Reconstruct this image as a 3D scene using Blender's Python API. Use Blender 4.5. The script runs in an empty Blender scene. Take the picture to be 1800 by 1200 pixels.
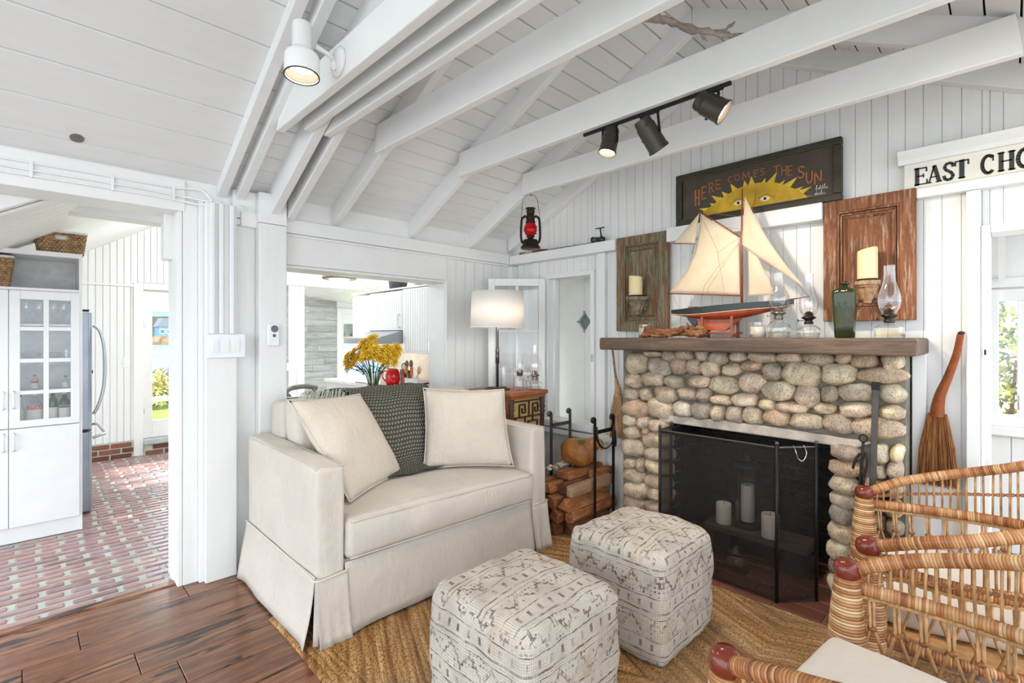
import bpy, bmesh, math, random
from mathutils import Vector, Matrix, noise
random.seed(7)
sc = bpy.context.scene
COL = sc.collection
PI = math.pi

# ------------------------------------------------------------------ camera, sky, sun, exposure
cam_d = bpy.data.cameras.new('camera')
cam_d.sensor_width = 36.0
cam_d.lens = 17.4
cam_d.shift_y = -8.0 / 1800.0
cam_d.clip_start = 0.02
cam_d.clip_end = 900
cam = bpy.data.objects.new('camera', cam_d)
cam.location = (0, 0, 1.35)
cam.rotation_euler = (math.radians(90), 0, math.radians(45.3 - 90))
COL.objects.link(cam)
sc.camera = cam

world = bpy.data.worlds.new('sky')
sc.world = world
world.use_nodes = True
bg = world.node_tree.nodes['Background']
bg.inputs['Color'].default_value = (0.84, 0.93, 1.0, 1)
bg.inputs['Strength'].default_value = 2.0

sun_d = bpy.data.lights.new('sun', 'SUN')
sun_d.energy = 8.0
sun_d.angle = math.radians(0.6)
sun_d.color = (1.0, 0.95, 0.87)
sun = bpy.data.objects.new('sun', sun_d)
sun.rotation_euler = Vector((-1.0, -0.10, -0.43)).to_track_quat('-Z', 'Y').to_euler()
sun.location = (20, 10, 20)
COL.objects.link(sun)

sc.view_settings.view_transform = 'Standard'
sc.view_settings.look = 'None'
sc.view_settings.gamma = 1.0
sc.view_settings.use_curve_mapping = False
sc.view_settings.exposure = 0.95

# ------------------------------------------------------------------ mesh building helpers
WL = {}

class MB:
    def __init__(self):
        self.v = []; self.f = []; self.uv = []
    def _add(self, vs, fs, uv=None):
        o = len(self.v)
        self.v.extend([tuple(p) for p in vs])
        self.f.extend([tuple(i + o for i in f) for f in fs])
        self.uv.extend(uv if uv else [(0, 0)] * len(vs))
        return self
    def box(self, x0, x1, y0, y1, z0, z1):
        x0, x1 = min(x0, x1), max(x0, x1); y0, y1 = min(y0, y1), max(y0, y1); z0, z1 = min(z0, z1), max(z0, z1)
        vs = [(x, y, z) for z in (z0, z1) for (x, y) in ((x0, y0), (x1, y0), (x1, y1), (x0, y1))]
        return self._add(vs, [(3, 2, 1, 0), (4, 5, 6, 7), (0, 1, 5, 4), (1, 2, 6, 5), (2, 3, 7, 6), (3, 0, 4, 7)])
    def bar(self, a, b, w, h, up=(0, 0, 1)):
        """square bar from a to b, w wide and h high"""
        a, b = Vector(a), Vector(b); t = (b - a).normalized(); up = Vector(up)
        s = t.cross(up)
        if s.length < 1e-5: s = t.cross(Vector((1, 0, 0)))
        s.normalize(); u = s.cross(t)
        vs = []
        for p in (a, b):
            for (i, j) in ((-1, -1), (1, -1), (1, 1), (-1, 1)):
                vs.append(p + s * (i * w / 2) + u * (j * h / 2))
        return self._add(vs, [(0, 1, 2, 3), (7, 6, 5, 4), (4, 5, 1, 0), (5, 6, 2, 1), (6, 7, 3, 2), (7, 4, 0, 3)])
    def prism(self, poly, axis, lo, hi):
        """polygon in the two other axes, extruded along axis (0 x, 1 y, 2 z)"""
        n = len(poly)
        def P(a, b, c):
            return {0: (c, a, b), 1: (a, c, b), 2: (a, b, c)}[axis]
        vs = [P(a, b, lo) for a, b in poly] + [P(a, b, hi) for a, b in poly]
        fs = [tuple(range(n - 1, -1, -1)), tuple(range(n, 2 * n))] + [(i, (i + 1) % n, (i + 1) % n + n, i + n) for i in range(n)]
        return self._add(vs, fs)
    def tube(self, path, r, n=8, closed=False, sx=1.0, up0=None):
        path = [Vector(p) for p in path]; m = len(path)
        rr = r if isinstance(r, (list, tuple)) else [r] * m
        vs = []; uv = []; fs = []
        t_prev = None; u = None; L = 0
        for i, p in enumerate(path):
            if closed:
                t = (path[(i + 1) % m] - path[i - 1])
            else:
                t = (path[min(i + 1, m - 1)] - path[max(i - 1, 0)])
            if t.length < 1e-9: t = Vector((0, 0, 1))
            t.normalize()
            if u is None:
                ref = Vector(up0) if up0 else (Vector((0, 0, 1)) if abs(t.z) < 0.9 else Vector((1, 0, 0)))
                u = (ref - t * ref.dot(t)).normalized()
            else:
                u = u - t * u.dot(t)
                u = u.normalized() if u.length > 1e-6 else Vector((1, 0, 0))
            s = t.cross(u)
            if i: L += (p - path[i - 1]).length
            for k in range(n):
                a = 2 * PI * k / n
                vs.append(p + u * (math.cos(a) * rr[i]) + s * (math.sin(a) * rr[i] * sx)); uv.append((k / n, L))
        segs = m if closed else m - 1
        for i in range(segs):
            a0 = i * n; b0 = ((i + 1) % m) * n
            for k in range(n):
                fs.append((a0 + k, a0 + (k + 1) % n, b0 + (k + 1) % n, b0 + k))
        if not closed:
            fs.append(tuple(range(n - 1, -1, -1))); fs.append(tuple(range((m - 1) * n, m * n)))
        return self._add(vs, fs, uv)
    def lathe(self, prof, c=(0, 0, 0), n=20, axis=None, cap=True, sq=None):
        """profile (radius, height) turned about a vertical line through c; axis turns it along another direction"""
        vs = []; fs = []; uv = []; m = len(prof); c = Vector(c)
        R = Vector((0, 0, 1)).rotation_difference(Vector(axis).normalized()).to_matrix() if axis else None
        for (r, h) in prof:
            for k in range(n):
                a = 2 * PI * k / n
                ca_, sa_ = math.cos(a), math.sin(a)
                if sq:
                    q = (abs(ca_) ** sq + abs(sa_) ** sq) ** (-1.0 / sq)
                    ca_, sa_ = ca_ * q, sa_ * q
                p = Vector((ca_ * r, sa_ * r, h))
                if R: p = R @ p
                vs.append(p + c); uv.append((k / n, h))
        for i in range(m - 1):
            for k in range(n):
                fs.append((i * n + k, i * n + (k + 1) % n, (i + 1) * n + (k + 1) % n, (i + 1) * n + k))
        if cap:
            fs.append(tuple(range(n - 1, -1, -1))); fs.append(tuple(range((m - 1) * n, m * n)))
        return self._add(vs, fs, uv)
    def blob(self, c, r, sub=2, wob=0.0, seed=0, p=2.0, rot=None, freq=1.6):
        """rounded lump with semi axes r; p above 2 makes it boxier"""
        bm = bmesh.new(); bmesh.ops.create_icosphere(bm, subdivisions=sub, radius=1.0)
        vs = []
        for v in bm.verts:
            d = v.co.normalized()
            k = (abs(d.x) ** p + abs(d.y) ** p + abs(d.z) ** p) ** (-1.0 / p)
            q = d * k
            if wob: q *= 1 + wob * noise.noise(d * freq + Vector((seed * 3.7, seed * 1.3, seed * 2.1)))
            q = Vector((q.x * r[0], q.y * r[1], q.z * r[2]))
            if rot is not None: q = rot @ q
            vs.append(q + Vector(c))
        fs = [tuple(v.index for v in f.verts) for f in bm.faces]
        bm.free()
        return self._add(vs, fs)
    def grid(self, fn, nu, nv, thick=None):
        """surface fn(u, v) with u, v in 0..1; thick closes it with an offset copy"""
        vs = []; uv = []
        for j in range(nv + 1):
            for i in range(nu + 1):
                vs.append(Vector(fn(i / nu, j / nv))); uv.append((i / nu, j / nv))
        w = nu + 1
        fs = [(j * w + i, j * w + i + 1, (j + 1) * w + i + 1, (j + 1) * w + i) for j in range(nv) for i in range(nu)]
        if thick is not None:
            th = Vector(thick); k = len(vs)
            vs2 = [p + th for p in vs]; 
            fs2 = [tuple(i + k for i in reversed(f)) for f in fs]
            rim = [i for i in range(nu + 1)] + [j * w + nu for j in range(1, nv + 1)] + [nv * w + i for i in range(nu - 1, -1, -1)] + [j * w for j in range(nv - 1, 0, -1)]
            for a, b in zip(rim, rim[1:] + rim[:1]): fs.append((b, a, a + k, b + k))
            vs += vs2; fs += fs2; uv += uv
        return self._add(vs, fs, uv)

def tag(o, label=None, cat=None, group=None, kind=None):
    if label: o['label'] = label
    if cat: o['category'] = cat
    if group: o['group'] = group
    if kind: o['kind'] = kind
    return o

def build(name, mb, mat, parent=None, smooth=False, bevel=0.0, seg=2, solid=0.0, at=None, fix=True, sub=0, uvs=False):
    """link the collected geometry (world coordinates) as ONE mesh object"""
    base = WL[parent.name] if parent else (Vector(at) if at else Vector((0, 0, 0)))
    if parent is None and at is None and mb.v:
        xs = [p[0] for p in mb.v]; ys = [p[1] for p in mb.v]; zs = [p[2] for p in mb.v]
        base = Vector(((min(xs) + max(xs)) / 2, (min(ys) + max(ys)) / 2, min(zs)))
    me = bpy.data.meshes.new(name)
    me.from_pydata([(p[0] - base[0], p[1] - base[1], p[2] - base[2]) for p in mb.v], [], mb.f)
    if uvs:
        lay = me.uv_layers.new(name='UVMap')
        for l in me.loops: lay.data[l.index].uv = mb.uv[l.vertex_index]
    if fix:
        bm = bmesh.new(); bm.from_mesh(me)
        bmesh.ops.recalc_face_normals(bm, faces=bm.faces)
        bm.to_mesh(me); bm.free()
    if smooth:
        me.polygons.foreach_set('use_smooth', [True] * len(me.polygons))
    me.materials.append(mat)
    me.update()
    o = bpy.data.objects.new(name, me); COL.objects.link(o)
    if parent:
        o.parent = parent
        WL[o.name] = WL[parent.name]
    else:
        o.location = base; WL[o.name] = Vector(base)
    if bevel:
        m = o.modifiers.new('bevel', 'BEVEL'); m.width = bevel; m.segments = seg; m.limit_method = 'ANGLE'; m.angle_limit = math.radians(40)
        m.harden_normals = False
    if solid:
        m = o.modifiers.new('solid', 'SOLIDIFY'); m.thickness = solid; m.offset = 0
    if sub:
        m = o.modifiers.new('sub', 'SUBSURF'); m.levels = sub; m.render_levels = sub
    return o

def thing(name, loc, label, cat, group=None):
    o = bpy.data.objects.new(name, None); COL.objects.link(o)
    o.empty_display_size = 0.05
    o.location = loc; WL[o.name] = Vector(loc)
    return tag(o, label, cat, group)

def struct(o):
    o['kind'] = 'structure'; return o

def smooth_angle(o, deg=40):
    me = o.data
    me.polygons.foreach_set('use_smooth', [True] * len(me.polygons))
    try: me.set_sharp_from_angle(angle=math.radians(deg))
    except Exception: pass
    return o

def spline(pts, n=8):
    """smooth path through points"""
    pts = [Vector(p) for p in pts]; out = []
    for i in range(len(pts) - 1):
        p0 = pts[max(i - 1, 0)]; p1 = pts[i]; p2 = pts[i + 1]; p3 = pts[min(i + 2, len(pts) - 1)]
        for k in range(n):
            t = k / n
            out.append(0.5 * ((2 * p1) + (p2 - p0) * t + (2 * p0 - 5 * p1 + 4 * p2 - p3) * t * t + (3 * p1 - p0 - 3 * p2 + p3) * t ** 3))
    out.append(pts[-1]); return out

# ------------------------------------------------------------------ materials
def srgb(r, g, b):
    f = lambda c: ((c / 255) / 12.92) if c / 255 <= 0.04045 else (((c / 255) + 0.055) / 1.055) ** 2.4
    return (f(r), f(g), f(b), 1)

class NT:
    def __init__(self, name):
        self.m = bpy.data.materials.new(name); self.m.use_nodes = True
        self.t = self.m.node_tree; self.b = self.t.nodes['Principled BSDF']
        self.out = self.t.nodes['Material Output']
    def n(self, typ, ins=None, **kw):
        d = self.t.nodes.new(typ)
        for k, v in kw.items(): setattr(d, k, v)
        for k, v in (ins or {}).items():
            s = d.inputs[k]
            if isinstance(v, bpy.types.NodeSocket): self.t.links.new(v, s)
            else: s.default_value = v
        return d
    def set(self, **kw):
        for k, v in kw.items():
            s = self.b.inputs[k.replace('_', ' ')]
            if isinstance(v, bpy.types.NodeSocket): self.t.links.new(v, s)
            else: s.default_value = v
        return self
    def coords(self, scale=(1, 1, 1), rnd=0.0, kind='Object', rot=(0, 0, 0)):
        c = self.n('ShaderNodeTexCoord').outputs[kind]
        if rnd:
            r = self.n('ShaderNodeObjectInfo').outputs['Random']
            v = self.n('ShaderNodeMath', {0: r, 1: rnd}, operation='MULTIPLY').outputs[0]
            c = self.n('ShaderNodeVectorMath', {0: c, 1: v}, operation='ADD').outputs[0]
        return self.n('ShaderNodeMapping', {'Vector': c, 'Scale': scale, 'Rotation': rot}).outputs[0]
    def noise(self, vec, scale=5, detail=4, rough=0.55, dist=0.0):
        return self.n('ShaderNodeTexNoise', {'Vector': vec, 'Scale': scale, 'Detail': detail, 'Roughness': rough, 'Distortion': dist}).outputs['Fac']
    def ramp(self, fac, stops, interp='LINEAR'):
        r = self.n('ShaderNodeValToRGB', {'Fac': fac}); e = r.color_ramp
        e.interpolation = interp
        while len(e.elements) < len(stops): e.elements.new(0.5)
        for el, (p, c) in zip(e.elements, stops):
            el.position = p; el.color = c if len(c) == 4 else (*c, 1)
        return r.outputs['Color']
    def mix(self, fac, a, b, mode='MIX'):
        d = self.t.nodes.new('ShaderNodeMix'); d.data_type = 'RGBA'; d.blend_type = mode
        for s, v in ((d.inputs[0], fac), (d.inputs[6], a), (d.inputs[7], b)):
            if isinstance(v, bpy.types.NodeSocket): self.t.links.new(v, s)
            else: s.default_value = v
        return d.outputs[2]
    def math(self, op, a, b=0.0, c=0.0):
        return self.n('ShaderNodeMath', {0: a, 1: b, 2: c}, operation=op).outputs[0]
    def bump(self, h, strength=0.3, dist=0.01):
        self.set(Normal=self.n('ShaderNodeBump', {'Height': h, 'Strength': strength, 'Distance': dist}).outputs[0])
        return self

def plain(name, col, rough=0.5, metal=0.0, spec=0.5, noise_amt=0.06, nscale=12, bump=0.0, bscale=60, rnd=0.0):
    t = NT(name)
    v = t.coords(rnd=rnd)
    f = t.noise(v, nscale, 3)
    dark = tuple(c * (1 - 2.2 * noise_amt) for c in col[:3]) + (1,)
    lite = tuple(min(1, c * (1 + 1.0 * noise_amt)) for c in col[:3]) + (1,)
    t.set(Base_Color=t.ramp(f, [(0.3, dark), (0.7, lite)]), Roughness=rough, Metallic=metal, Specular_IOR_Level=spec)
    if bump: t.bump(t.noise(v, bscale, 3), bump, 0.004)
    return t.m

def painted(name, col, rough=0.45, stretch=(3, 3, 3), bump=0.12, worn=None):
    """brushed paint over timber, faint grain"""
    t = NT(name); v = t.coords(stretch, rnd=7.0)
    f = t.noise(v, 3, 5, 0.6, 0.4)
    g = t.noise(t.coords((1, 1, 1), rnd=3.0), 2.0, 3)
    c = t.ramp(f, [(0.3, tuple(k * 0.95 for k in col[:3])), (0.7, col[:3])])
    c = t.mix(t.ramp(g, [(0.4, (0, 0, 0)), (0.8, (0.5, 0.5, 0.5))]), c, tuple(k * 0.96 for k in col[:3]) + (1,))
    if worn:
        w = t.noise(v, 9, 5, 0.7, 0.6)
        c = t.mix(t.ramp(w, [(0.66, (0, 0, 0)), (0.72, (0.8, 0.8, 0.8))]), c, worn)
    t.set(Base_Color=c, Roughness=rough)
    t.bump(f, bump, 0.004)
    return t.m

def timber(name, cols, stretch, rough=0.5, bump=0.25, rnd=9.0, knots=None, dist=0.8, vary=0.0):
    t = NT(name); v = t.coords(stretch, rnd=rnd)
    f = t.noise(v, 2.2, 7, 0.62, dist)
    c = t.ramp(f, [(0.25 + 0.5 * i / (len(cols) - 1), k) for i, k in enumerate(cols)])
    fine = t.noise(v, 16, 4, 0.6, 0.2)
    c = t.mix(t.ramp(fine, [(0.35, (0.35, 0.35, 0.35)), (0.6, (0, 0, 0))]), c, tuple(k * 0.55 for k in cols[0][:3]) + (1,))
    if knots:
        k = t.noise(t.coords(knots[0], rnd=rnd * 1.7), 1.6, 4, 0.55, 1.4)
        c = t.mix(t.ramp(k, [(knots[1], (0.9, 0.9, 0.9)), (knots[1] + 0.06, (0, 0, 0))]), c, knots[2])
    if vary:
        r = t.n('ShaderNodeObjectInfo').outputs['Random']
        s = t.ramp(r, [(0, (1 - vary,) * 3), (1, (1 + vary * 0.4,) * 3)])
        c = t.mix(1.0, c, s, 'MULTIPLY')
    t.set(Base_Color=c, Roughness=rough)
    t.bump(t.math('ADD', f, fine), bump, 0.003)
    return t.m

def thin_glass(name, tint=(1, 1, 1, 1), gloss=0.09, rough=0.02):
    t = NT(name)
    tr = t.n('ShaderNodeBsdfTransparent', {'Color': tint}).outputs[0]
    gl = t.n('ShaderNodeBsdfGlossy', {'Color': (1, 1, 1, 1), 'Roughness': rough}).outputs[0]
    lw = t.n('ShaderNodeLayerWeight', {'Blend': 0.45}).outputs['Facing']
    f = t.math('MULTIPLY_ADD', t.math('POWER', lw, 2.0), 0.8, gloss)
    mx = t.n('ShaderNodeMixShader', {0: f, 1: tr, 2: gl}).outputs[0]
    t.t.links.new(mx, t.out.inputs['Surface'])
    return t.m

def glow(name, col, strength):
    t = NT(name)
    t.set(Base_Color=col, Emission_Color=col, Emission_Strength=strength, Roughness=0.4)
    return t.m

WHITE = painted('white_paint', srgb(238, 238, 236)[:3], 0.42, (2, 2, 2))
WHITE_V = painted('white_paint_board', srgb(236, 236, 234)[:3], 0.45, (9, 9, 1.0), worn=srgb(205, 205, 200))
WHITE_X = painted('white_paint_ceiling_board', srgb(234, 235, 234)[:3], 0.5, (1.0, 9, 9))
WHITE_BEAM = painted('white_paint_beam', srgb(238, 239, 238)[:3], 0.42, (2, 2, 4))
GROOVE = plain('groove_paint', srgb(226, 226, 224), 0.8)
DECK = plain('bare_roof_deck', srgb(52, 50, 48), 0.95)
WHITE_GLOSS = plain('white_enamel', srgb(240, 240, 240), 0.25, noise_amt=0.01)
PLASTIC = plain('white_plastic', srgb(236, 238, 240), 0.35, noise_amt=0.01)
GREYDOT = plain('dark_grille', srgb(110, 112, 115), 0.6)
BLACK_METAL = plain('black_metal', srgb(38, 36, 35), 0.45, 0.6, noise_amt=0.1)
IRON = plain('wrought_iron', srgb(34, 31, 29), 0.5, 0.5, noise_amt=0.15, bump=0.2, bscale=90)
STEEL_GREY = plain('grey_brushed_iron', srgb(92, 92, 94), 0.4, 0.7, noise_amt=0.08)
BRONZE = plain('dark_bronze', srgb(96, 92, 88), 0.38, 0.75, noise_amt=0.12)
STAINLESS = plain('stainless_steel', srgb(186, 192, 198), 0.28, 0.9, noise_amt=0.03)
CHROME = plain('chrome', srgb(215, 215, 215), 0.15, 1.0, noise_amt=0.02)
GLASS = thin_glass('clear_glass')
PANE = thin_glass('window_glass', gloss=0.03)
WAX = NT('cream_wax'); WAX.set(Base_Color=srgb(238, 216, 168), Roughness=0.5, Subsurface_Weight=0.25, Subsurface_Radius=(0.03, 0.02, 0.01)); WAX = WAX.m
WAX_W = NT('white_wax'); WAX_W.set(Base_Color=srgb(240, 234, 222), Roughness=0.5, Subsurface_Weight=0.25, Subsurface_Radius=(0.03, 0.02, 0.01)); WAX_W = WAX_W.m
WICK = plain('candle_wick', srgb(40, 32, 28), 0.9)
FLOORWOOD = timber('floor_plank_wood', [srgb(66, 38, 26), srgb(116, 74, 52), srgb(146, 98, 70), srgb(170, 122, 92)], (0.8, 7, 7), 0.2, 0.12,
                   knots=((1.1, 8, 8), 0.37, srgb(26, 14, 10)), vary=0.22)
OLD_OAK = timber('weathered_mantel_wood', [srgb(62, 46, 36), srgb(98, 78, 62), srgb(132, 108, 86)], (12, 1.2, 12), 0.55, 0.3)
RED_PINE = timber('reddish_table_wood', [srgb(110, 58, 30), srgb(160, 92, 52), srgb(190, 120, 76)], (2, 6, 12), 0.45, 0.2)
GREY_TIMBER = timber('weathered_grey_timber', [srgb(120, 84, 62), srgb(160, 124, 98), srgb(190, 160, 136)], (1.5, 10, 10), 0.7, 0.3)
BRICK = NT('floor_brick')
_r = BRICK.n('ShaderNodeObjectInfo').outputs['Random']
_v = BRICK.coords((1, 1, 1), rnd=5.0)
_c = BRICK.ramp(_r, [(0.0, srgb(126, 96, 94)), (0.35, srgb(154, 116, 110)), (0.7, srgb(142, 120, 128)), (1.0, srgb(168, 126, 114))])
_c = BRICK.mix(BRICK.ramp(BRICK.noise(_v, 18, 5), [(0.42, (0, 0, 0)), (0.75, (0.55, 0.55, 0.55))]), _c, srgb(176, 150, 146))
BRICK.set(Base_Color=_c, Roughness=0.22, Specular_IOR_Level=0.8); BRICK.bump(BRICK.noise(_v, 40, 4), 0.25, 0.004); BRICK = BRICK.m
BRICK_RED = NT('hearth_brick')
_r = BRICK_RED.n('ShaderNodeObjectInfo').outputs['Random']
_v = BRICK_RED.coords((1, 1, 1), rnd=5.0)
_c = BRICK_RED.ramp(_r, [(0.0, srgb(88, 52, 42)), (0.5, srgb(122, 72, 54)), (1.0, srgb(140, 86, 66))])
_c = BRICK_RED.mix(BRICK_RED.ramp(BRICK_RED.noise(_v, 22, 5), [(0.45, (0, 0, 0)), (0.8, (0.6, 0.6, 0.6))]), _c, srgb(84, 60, 54))
BRICK_RED.set(Base_Color=_c, Roughness=0.6); BRICK_RED.bump(BRICK_RED.noise(_v, 50, 4), 0.3, 0.004); BRICK_RED = BRICK_RED.m
GROUT = plain('pale_grout', srgb(182, 188, 178), 0.8, bump=0.3, bscale=120)
MORTAR = plain('grey_mortar', srgb(128, 122, 110), 0.9, noise_amt=0.16, nscale=20, bump=0.6, bscale=70)
CONCRETE = plain('smoked_concrete', srgb(196, 182, 168), 0.85, noise_amt=0.16, nscale=9, bump=0.4, bscale=90)
SOOT = plain('sooty_firebrick', srgb(52, 46, 42), 0.9, noise_amt=0.3, nscale=14, bump=0.4, rnd=4)
SOOT_JOINT = plain('sooty_joint', srgb(74, 68, 62), 0.9, noise_amt=0.2)
STONE = NT('field_stone')
_r = STONE.n('ShaderNodeObjectInfo').outputs['Random']
_v = STONE.coords((1, 1, 1), rnd=6.0)
_c = STONE.ramp(_r, [(0.0, srgb(206, 190, 160)), (0.14, srgb(222, 202, 170)), (0.28, srgb(184, 170, 150)), (0.42, srgb(228, 204, 164)), (0.55, srgb(156, 146, 136)),
                     (0.66, srgb(222, 194, 166)), (0.8, srgb(202, 188, 164)), (0.92, srgb(212, 172, 138)), (1.0, srgb(168, 152, 140))])
_n1 = STONE.noise(_v, 10, 5, 0.6, 0.3)
_c = STONE.mix(STONE.ramp(_n1, [(0.42, (0.55, 0.55, 0.55)), (0.6, (0, 0, 0))]), _c, srgb(126, 110, 96))
_c = STONE.mix(STONE.ramp(STONE.noise(_v, 130, 4, 0.7), [(0.38, (0.75, 0.75, 0.75)), (0.47, (0, 0, 0))]), _c, srgb(80, 72, 66))
_vn = STONE.n('ShaderNodeTexVoronoi', {'Vector': _v, 'Scale': 13.0}, feature='DISTANCE_TO_EDGE').outputs['Distance']
_c = STONE.mix(STONE.ramp(_vn, [(0.0, (0.5, 0.5, 0.5)), (0.02, (0, 0, 0))]), _c, srgb(104, 94, 84))
_c = STONE.mix(STONE.ramp(STONE.noise(_v, 6, 3), [(0.56, (0, 0, 0)), (0.72, (0.5, 0.5, 0.5))]), _c, srgb(232, 222, 202))
STONE.set(Base_Color=_c, Roughness=0.72); STONE.bump(STONE.math('ADD', STONE.noise(_v, 60, 4), _n1), 0.5, 0.008); STONE = STONE.m

def fabric(name, col, weave=420, bump=0.25, rough=0.9, amt=0.05):
    t = NT(name); v = t.coords()
    f = t.noise(v, 5, 4)
    w = t.noise(t.coords((1, 1, 1)), weave, 2, 0.7)
    c = t.ramp(f, [(0.3, tuple(k * (1 - amt * 2) for k in col[:3])), (0.7, col[:3])])
    c = t.mix(t.ramp(w, [(0.35, (0.25, 0.25, 0.25)), (0.6, (0, 0, 0))]), c, tuple(k * 0.78 for k in col[:3]) + (1,))
    t.set(Base_Color=c, Roughness=rough, Sheen_Weight=0.15, Specular_IOR_Level=0.2)
    wr = t.noise(v, 7, 3, 0.5, 0.6)
    w2 = t.noise(t.coords((1, 1, 0.45)), 17, 3, 0.5, 1.6)
    t.bump(t.math('ADD', t.math('MULTIPLY', w2, 2.6), t.math('MULTIPLY_ADD', wr, 5.0, w)), bump, 0.007)
    return t.m
LINEN = fabric('oatmeal_linen', srgb(211, 201, 190), 300, 0.4)
PILLOW_F = fabric('natural_woven_pillow', srgb(216, 204, 190), 160, 0.5)
CUSHION_F = fabric('cream_canvas', srgb(212, 201, 189), 300, 0.12)
SHADE_F = NT('white_lampshade_linen')
_tr = SHADE_F.n('ShaderNodeBsdfTranslucent', {'Color': (0.95, 0.92, 0.88, 1)}).outputs[0]
SHADE_F.set(Base_Color=srgb(246, 243, 238), Roughness=0.9)
SHADE_F.t.links.new(SHADE_F.n('ShaderNodeMixShader', {0: 0.35, 1: SHADE_F.b.outputs[0], 2: _tr}).outputs[0], SHADE_F.out.inputs['Surface']); SHADE_F = SHADE_F.m

# ================================================================== the room shell
YB, YBB = 3.18, 3.39          # back wall, front and rear face
XR = 3.15                     # fireplace wall face
YRIDGE = 1.25
def zr(y, dz=0.0): return 2.08 + dz + 0.5 * (YB - y) if y >= YRIDGE else 2.08 + dz + 0.5 * (YB - YRIDGE) - 0.5 * (YRIDGE - y)
def zd(y): return zr(y) + 0.13
XL = -2.2

def cells(us, vs, holes):
    us = sorted(set(us)); vs = sorted(set(vs))
    for a, b in zip(us, us[1:]):
        run = None
        for c, d in zip(vs, vs[1:]):
            m, n = (a + b) / 2, (c + d) / 2
            inside = any(h[0] < m < h[1] and h[2] < n < h[3] for h in holes)
            if not inside:
                if run and abs(run[1] - c) < 1e-6: run = (run[0], d)
                else:
                    if run: yield (a, b, *run)
                    run = (c, d)
        if run: yield (a, b, *run)

def slab_holes(mb, put, u0, u1, v0, v1, holes):
    us = [u0, u1] + [h[i] for h in holes for i in (0, 1) if u0 < h[i] < u1]
    vs = [v0, v1] + [h[i] for h in holes for i in (2, 3) if v0 < h[i] < v1]
    for a, b, c, d in cells(us, vs, holes): put(mb, a, b, c, d)

# ---- wooden floor: one object for each plank
fl = struct(build('floor', MB().box(XL, XR, -1.2, 3.28, -0.14, -0.021), plain('subfloor', srgb(40, 26, 20), 0.9), at=(0, 0, 0)))
y = 3.20; row = 0
random.seed(3)
ends = [[-0.35, 0.62], [0.18], [0.0, 1.05], [0.34], [0.46, 1.9], [-0.1, 1.3]]
while y > -1.15:
    w = 0.187
    x = XL; cuts = ends[row % 6] + [XR]
    if row % 6 > 3: cuts = ends[row % 6] + [2.2, XR]
    for c in cuts:
        build('plank', MB().box(x + 0.0012, c - 0.0012, y - w + 0.0012, y - 0.0012, -0.021, 0), FLOORWOOD, fl, bevel=0.0025, seg=1)
        x = c
    y -= w; row += 1
build('threshold_strip', MB().prism([(3.201, -0.021), (3.201, 0.0), (3.212, 0.007), (3.262, 0.007), (3.282, -0.018), (3.282, -0.021)], 0, XL, 0.66), FLOORWOOD, fl)

# ---- back wall with the doorway at the left and the pass-through behind the sofa
PASS = (1.15, 2.39, 0.945, 1.782)
DOORWAY = (XL - 1, 0.60, -1, 2.03)
mb = MB()
slab_holes(mb, lambda m, a, b, c, d: m.box(a, b, YB, YBB, c, d), XL, XR + 0.2, -0.14, 2.30, [PASS, DOORWAY])
wb = struct(build('wall_back', mb, WHITE, at=(0, YB, 0)))
# vertical boards right of the pass-through and inside the recess
xs = [2.395 + 0.101 * i for i in range(8)] + [3.15]
for a, b in zip(xs, xs[1:]):
    if b - a > 0.02: build('board', MB().box(a + 0.0015, b - 0.0015, YB - 0.012, YB, 0.0, 1.975), WHITE_V, wb, bevel=0.003, seg=1)
build('header_board', MB().box(1.145, 2.395, YB - 0.018, YB, 1.80, 1.985), WHITE, wb, bevel=0.003)
build('opening_casing', MB().box(1.145, 2.41, YB - 0.010, YB, 1.782, 1.797), WHITE, wb)
build('opening_casing', MB().box(2.392, 2.412, YB - 0.022, YB, 0.945, 1.80), WHITE, wb, bevel=0.002)
build('top_plate', MB().box(0.90, XR, YB - 0.045, YB, 1.992, 2.079), WHITE_BEAM, wb, bevel=0.004)
build('plate_bead', MB().box(1.0, XR, YB - 0.03, YB, 1.975, 1.990), WHITE, wb)
build('header_board', MB().box(XL, 0.63, YB - 0.02, YB, 2.03, 2.20), WHITE, wb, bevel=0.004)
build('jamb_board', MB().box(0.595, 0.618, YB - 0.012, YBB + 0.01, 0, 2.03), WHITE, wb, bevel=0.003)
build('pillar_board', MB().box(0.62, 0.69, YB - 0.016, YB, 0, 2.075), WHITE_V, wb, bevel=0.003)
build('pillar_board', MB().box(0.69, 0.712, YB - 0.045, YB, 0, 2.10), WHITE_V, wb, bevel=0.003)
build('pillar_box', MB().box(0.712, 0.868, YB - 0.08, YB, 0, 2.09), WHITE_V, wb, bevel=0.004)
build('pillar_board', MB().box(0.868, 0.985, YB - 0.012, YB, 0, 2.0), WHITE_V, wb, bevel=0.003)
build('pillar_rail', MB().box(0.868, 0.99, YB - 0.03, YB, 2.0, 2.035), WHITE, wb, bevel=0.003)
build('pillar_post', MB().box(0.985, 1.142, YB - 0.085, YB + 0.02, 0, 2.02), WHITE_V, wb, bevel=0.005)
build('post_block', MB().box(0.985, 1.142, YB - 0.085, YB, 2.022, 2.2), WHITE_BEAM, wb, bevel=0.003)
build('rafter_block', MB().box(0.86, 0.985, YB - 0.03, YB, 2.04, 2.2), WHITE_BEAM, wb, bevel=0.003)
build('corner_bracket', MB().box(0.555, 0.597, YB + 0.10, YB + 0.2, 1.78, 2.03), WHITE, wb, bevel=0.003)
build('pass_through_sill', MB().box(1.152, 2.388, YB - 0.03, YBB + 0.05, 0.925, 0.945), WHITE, wb, bevel=0.003)
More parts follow.
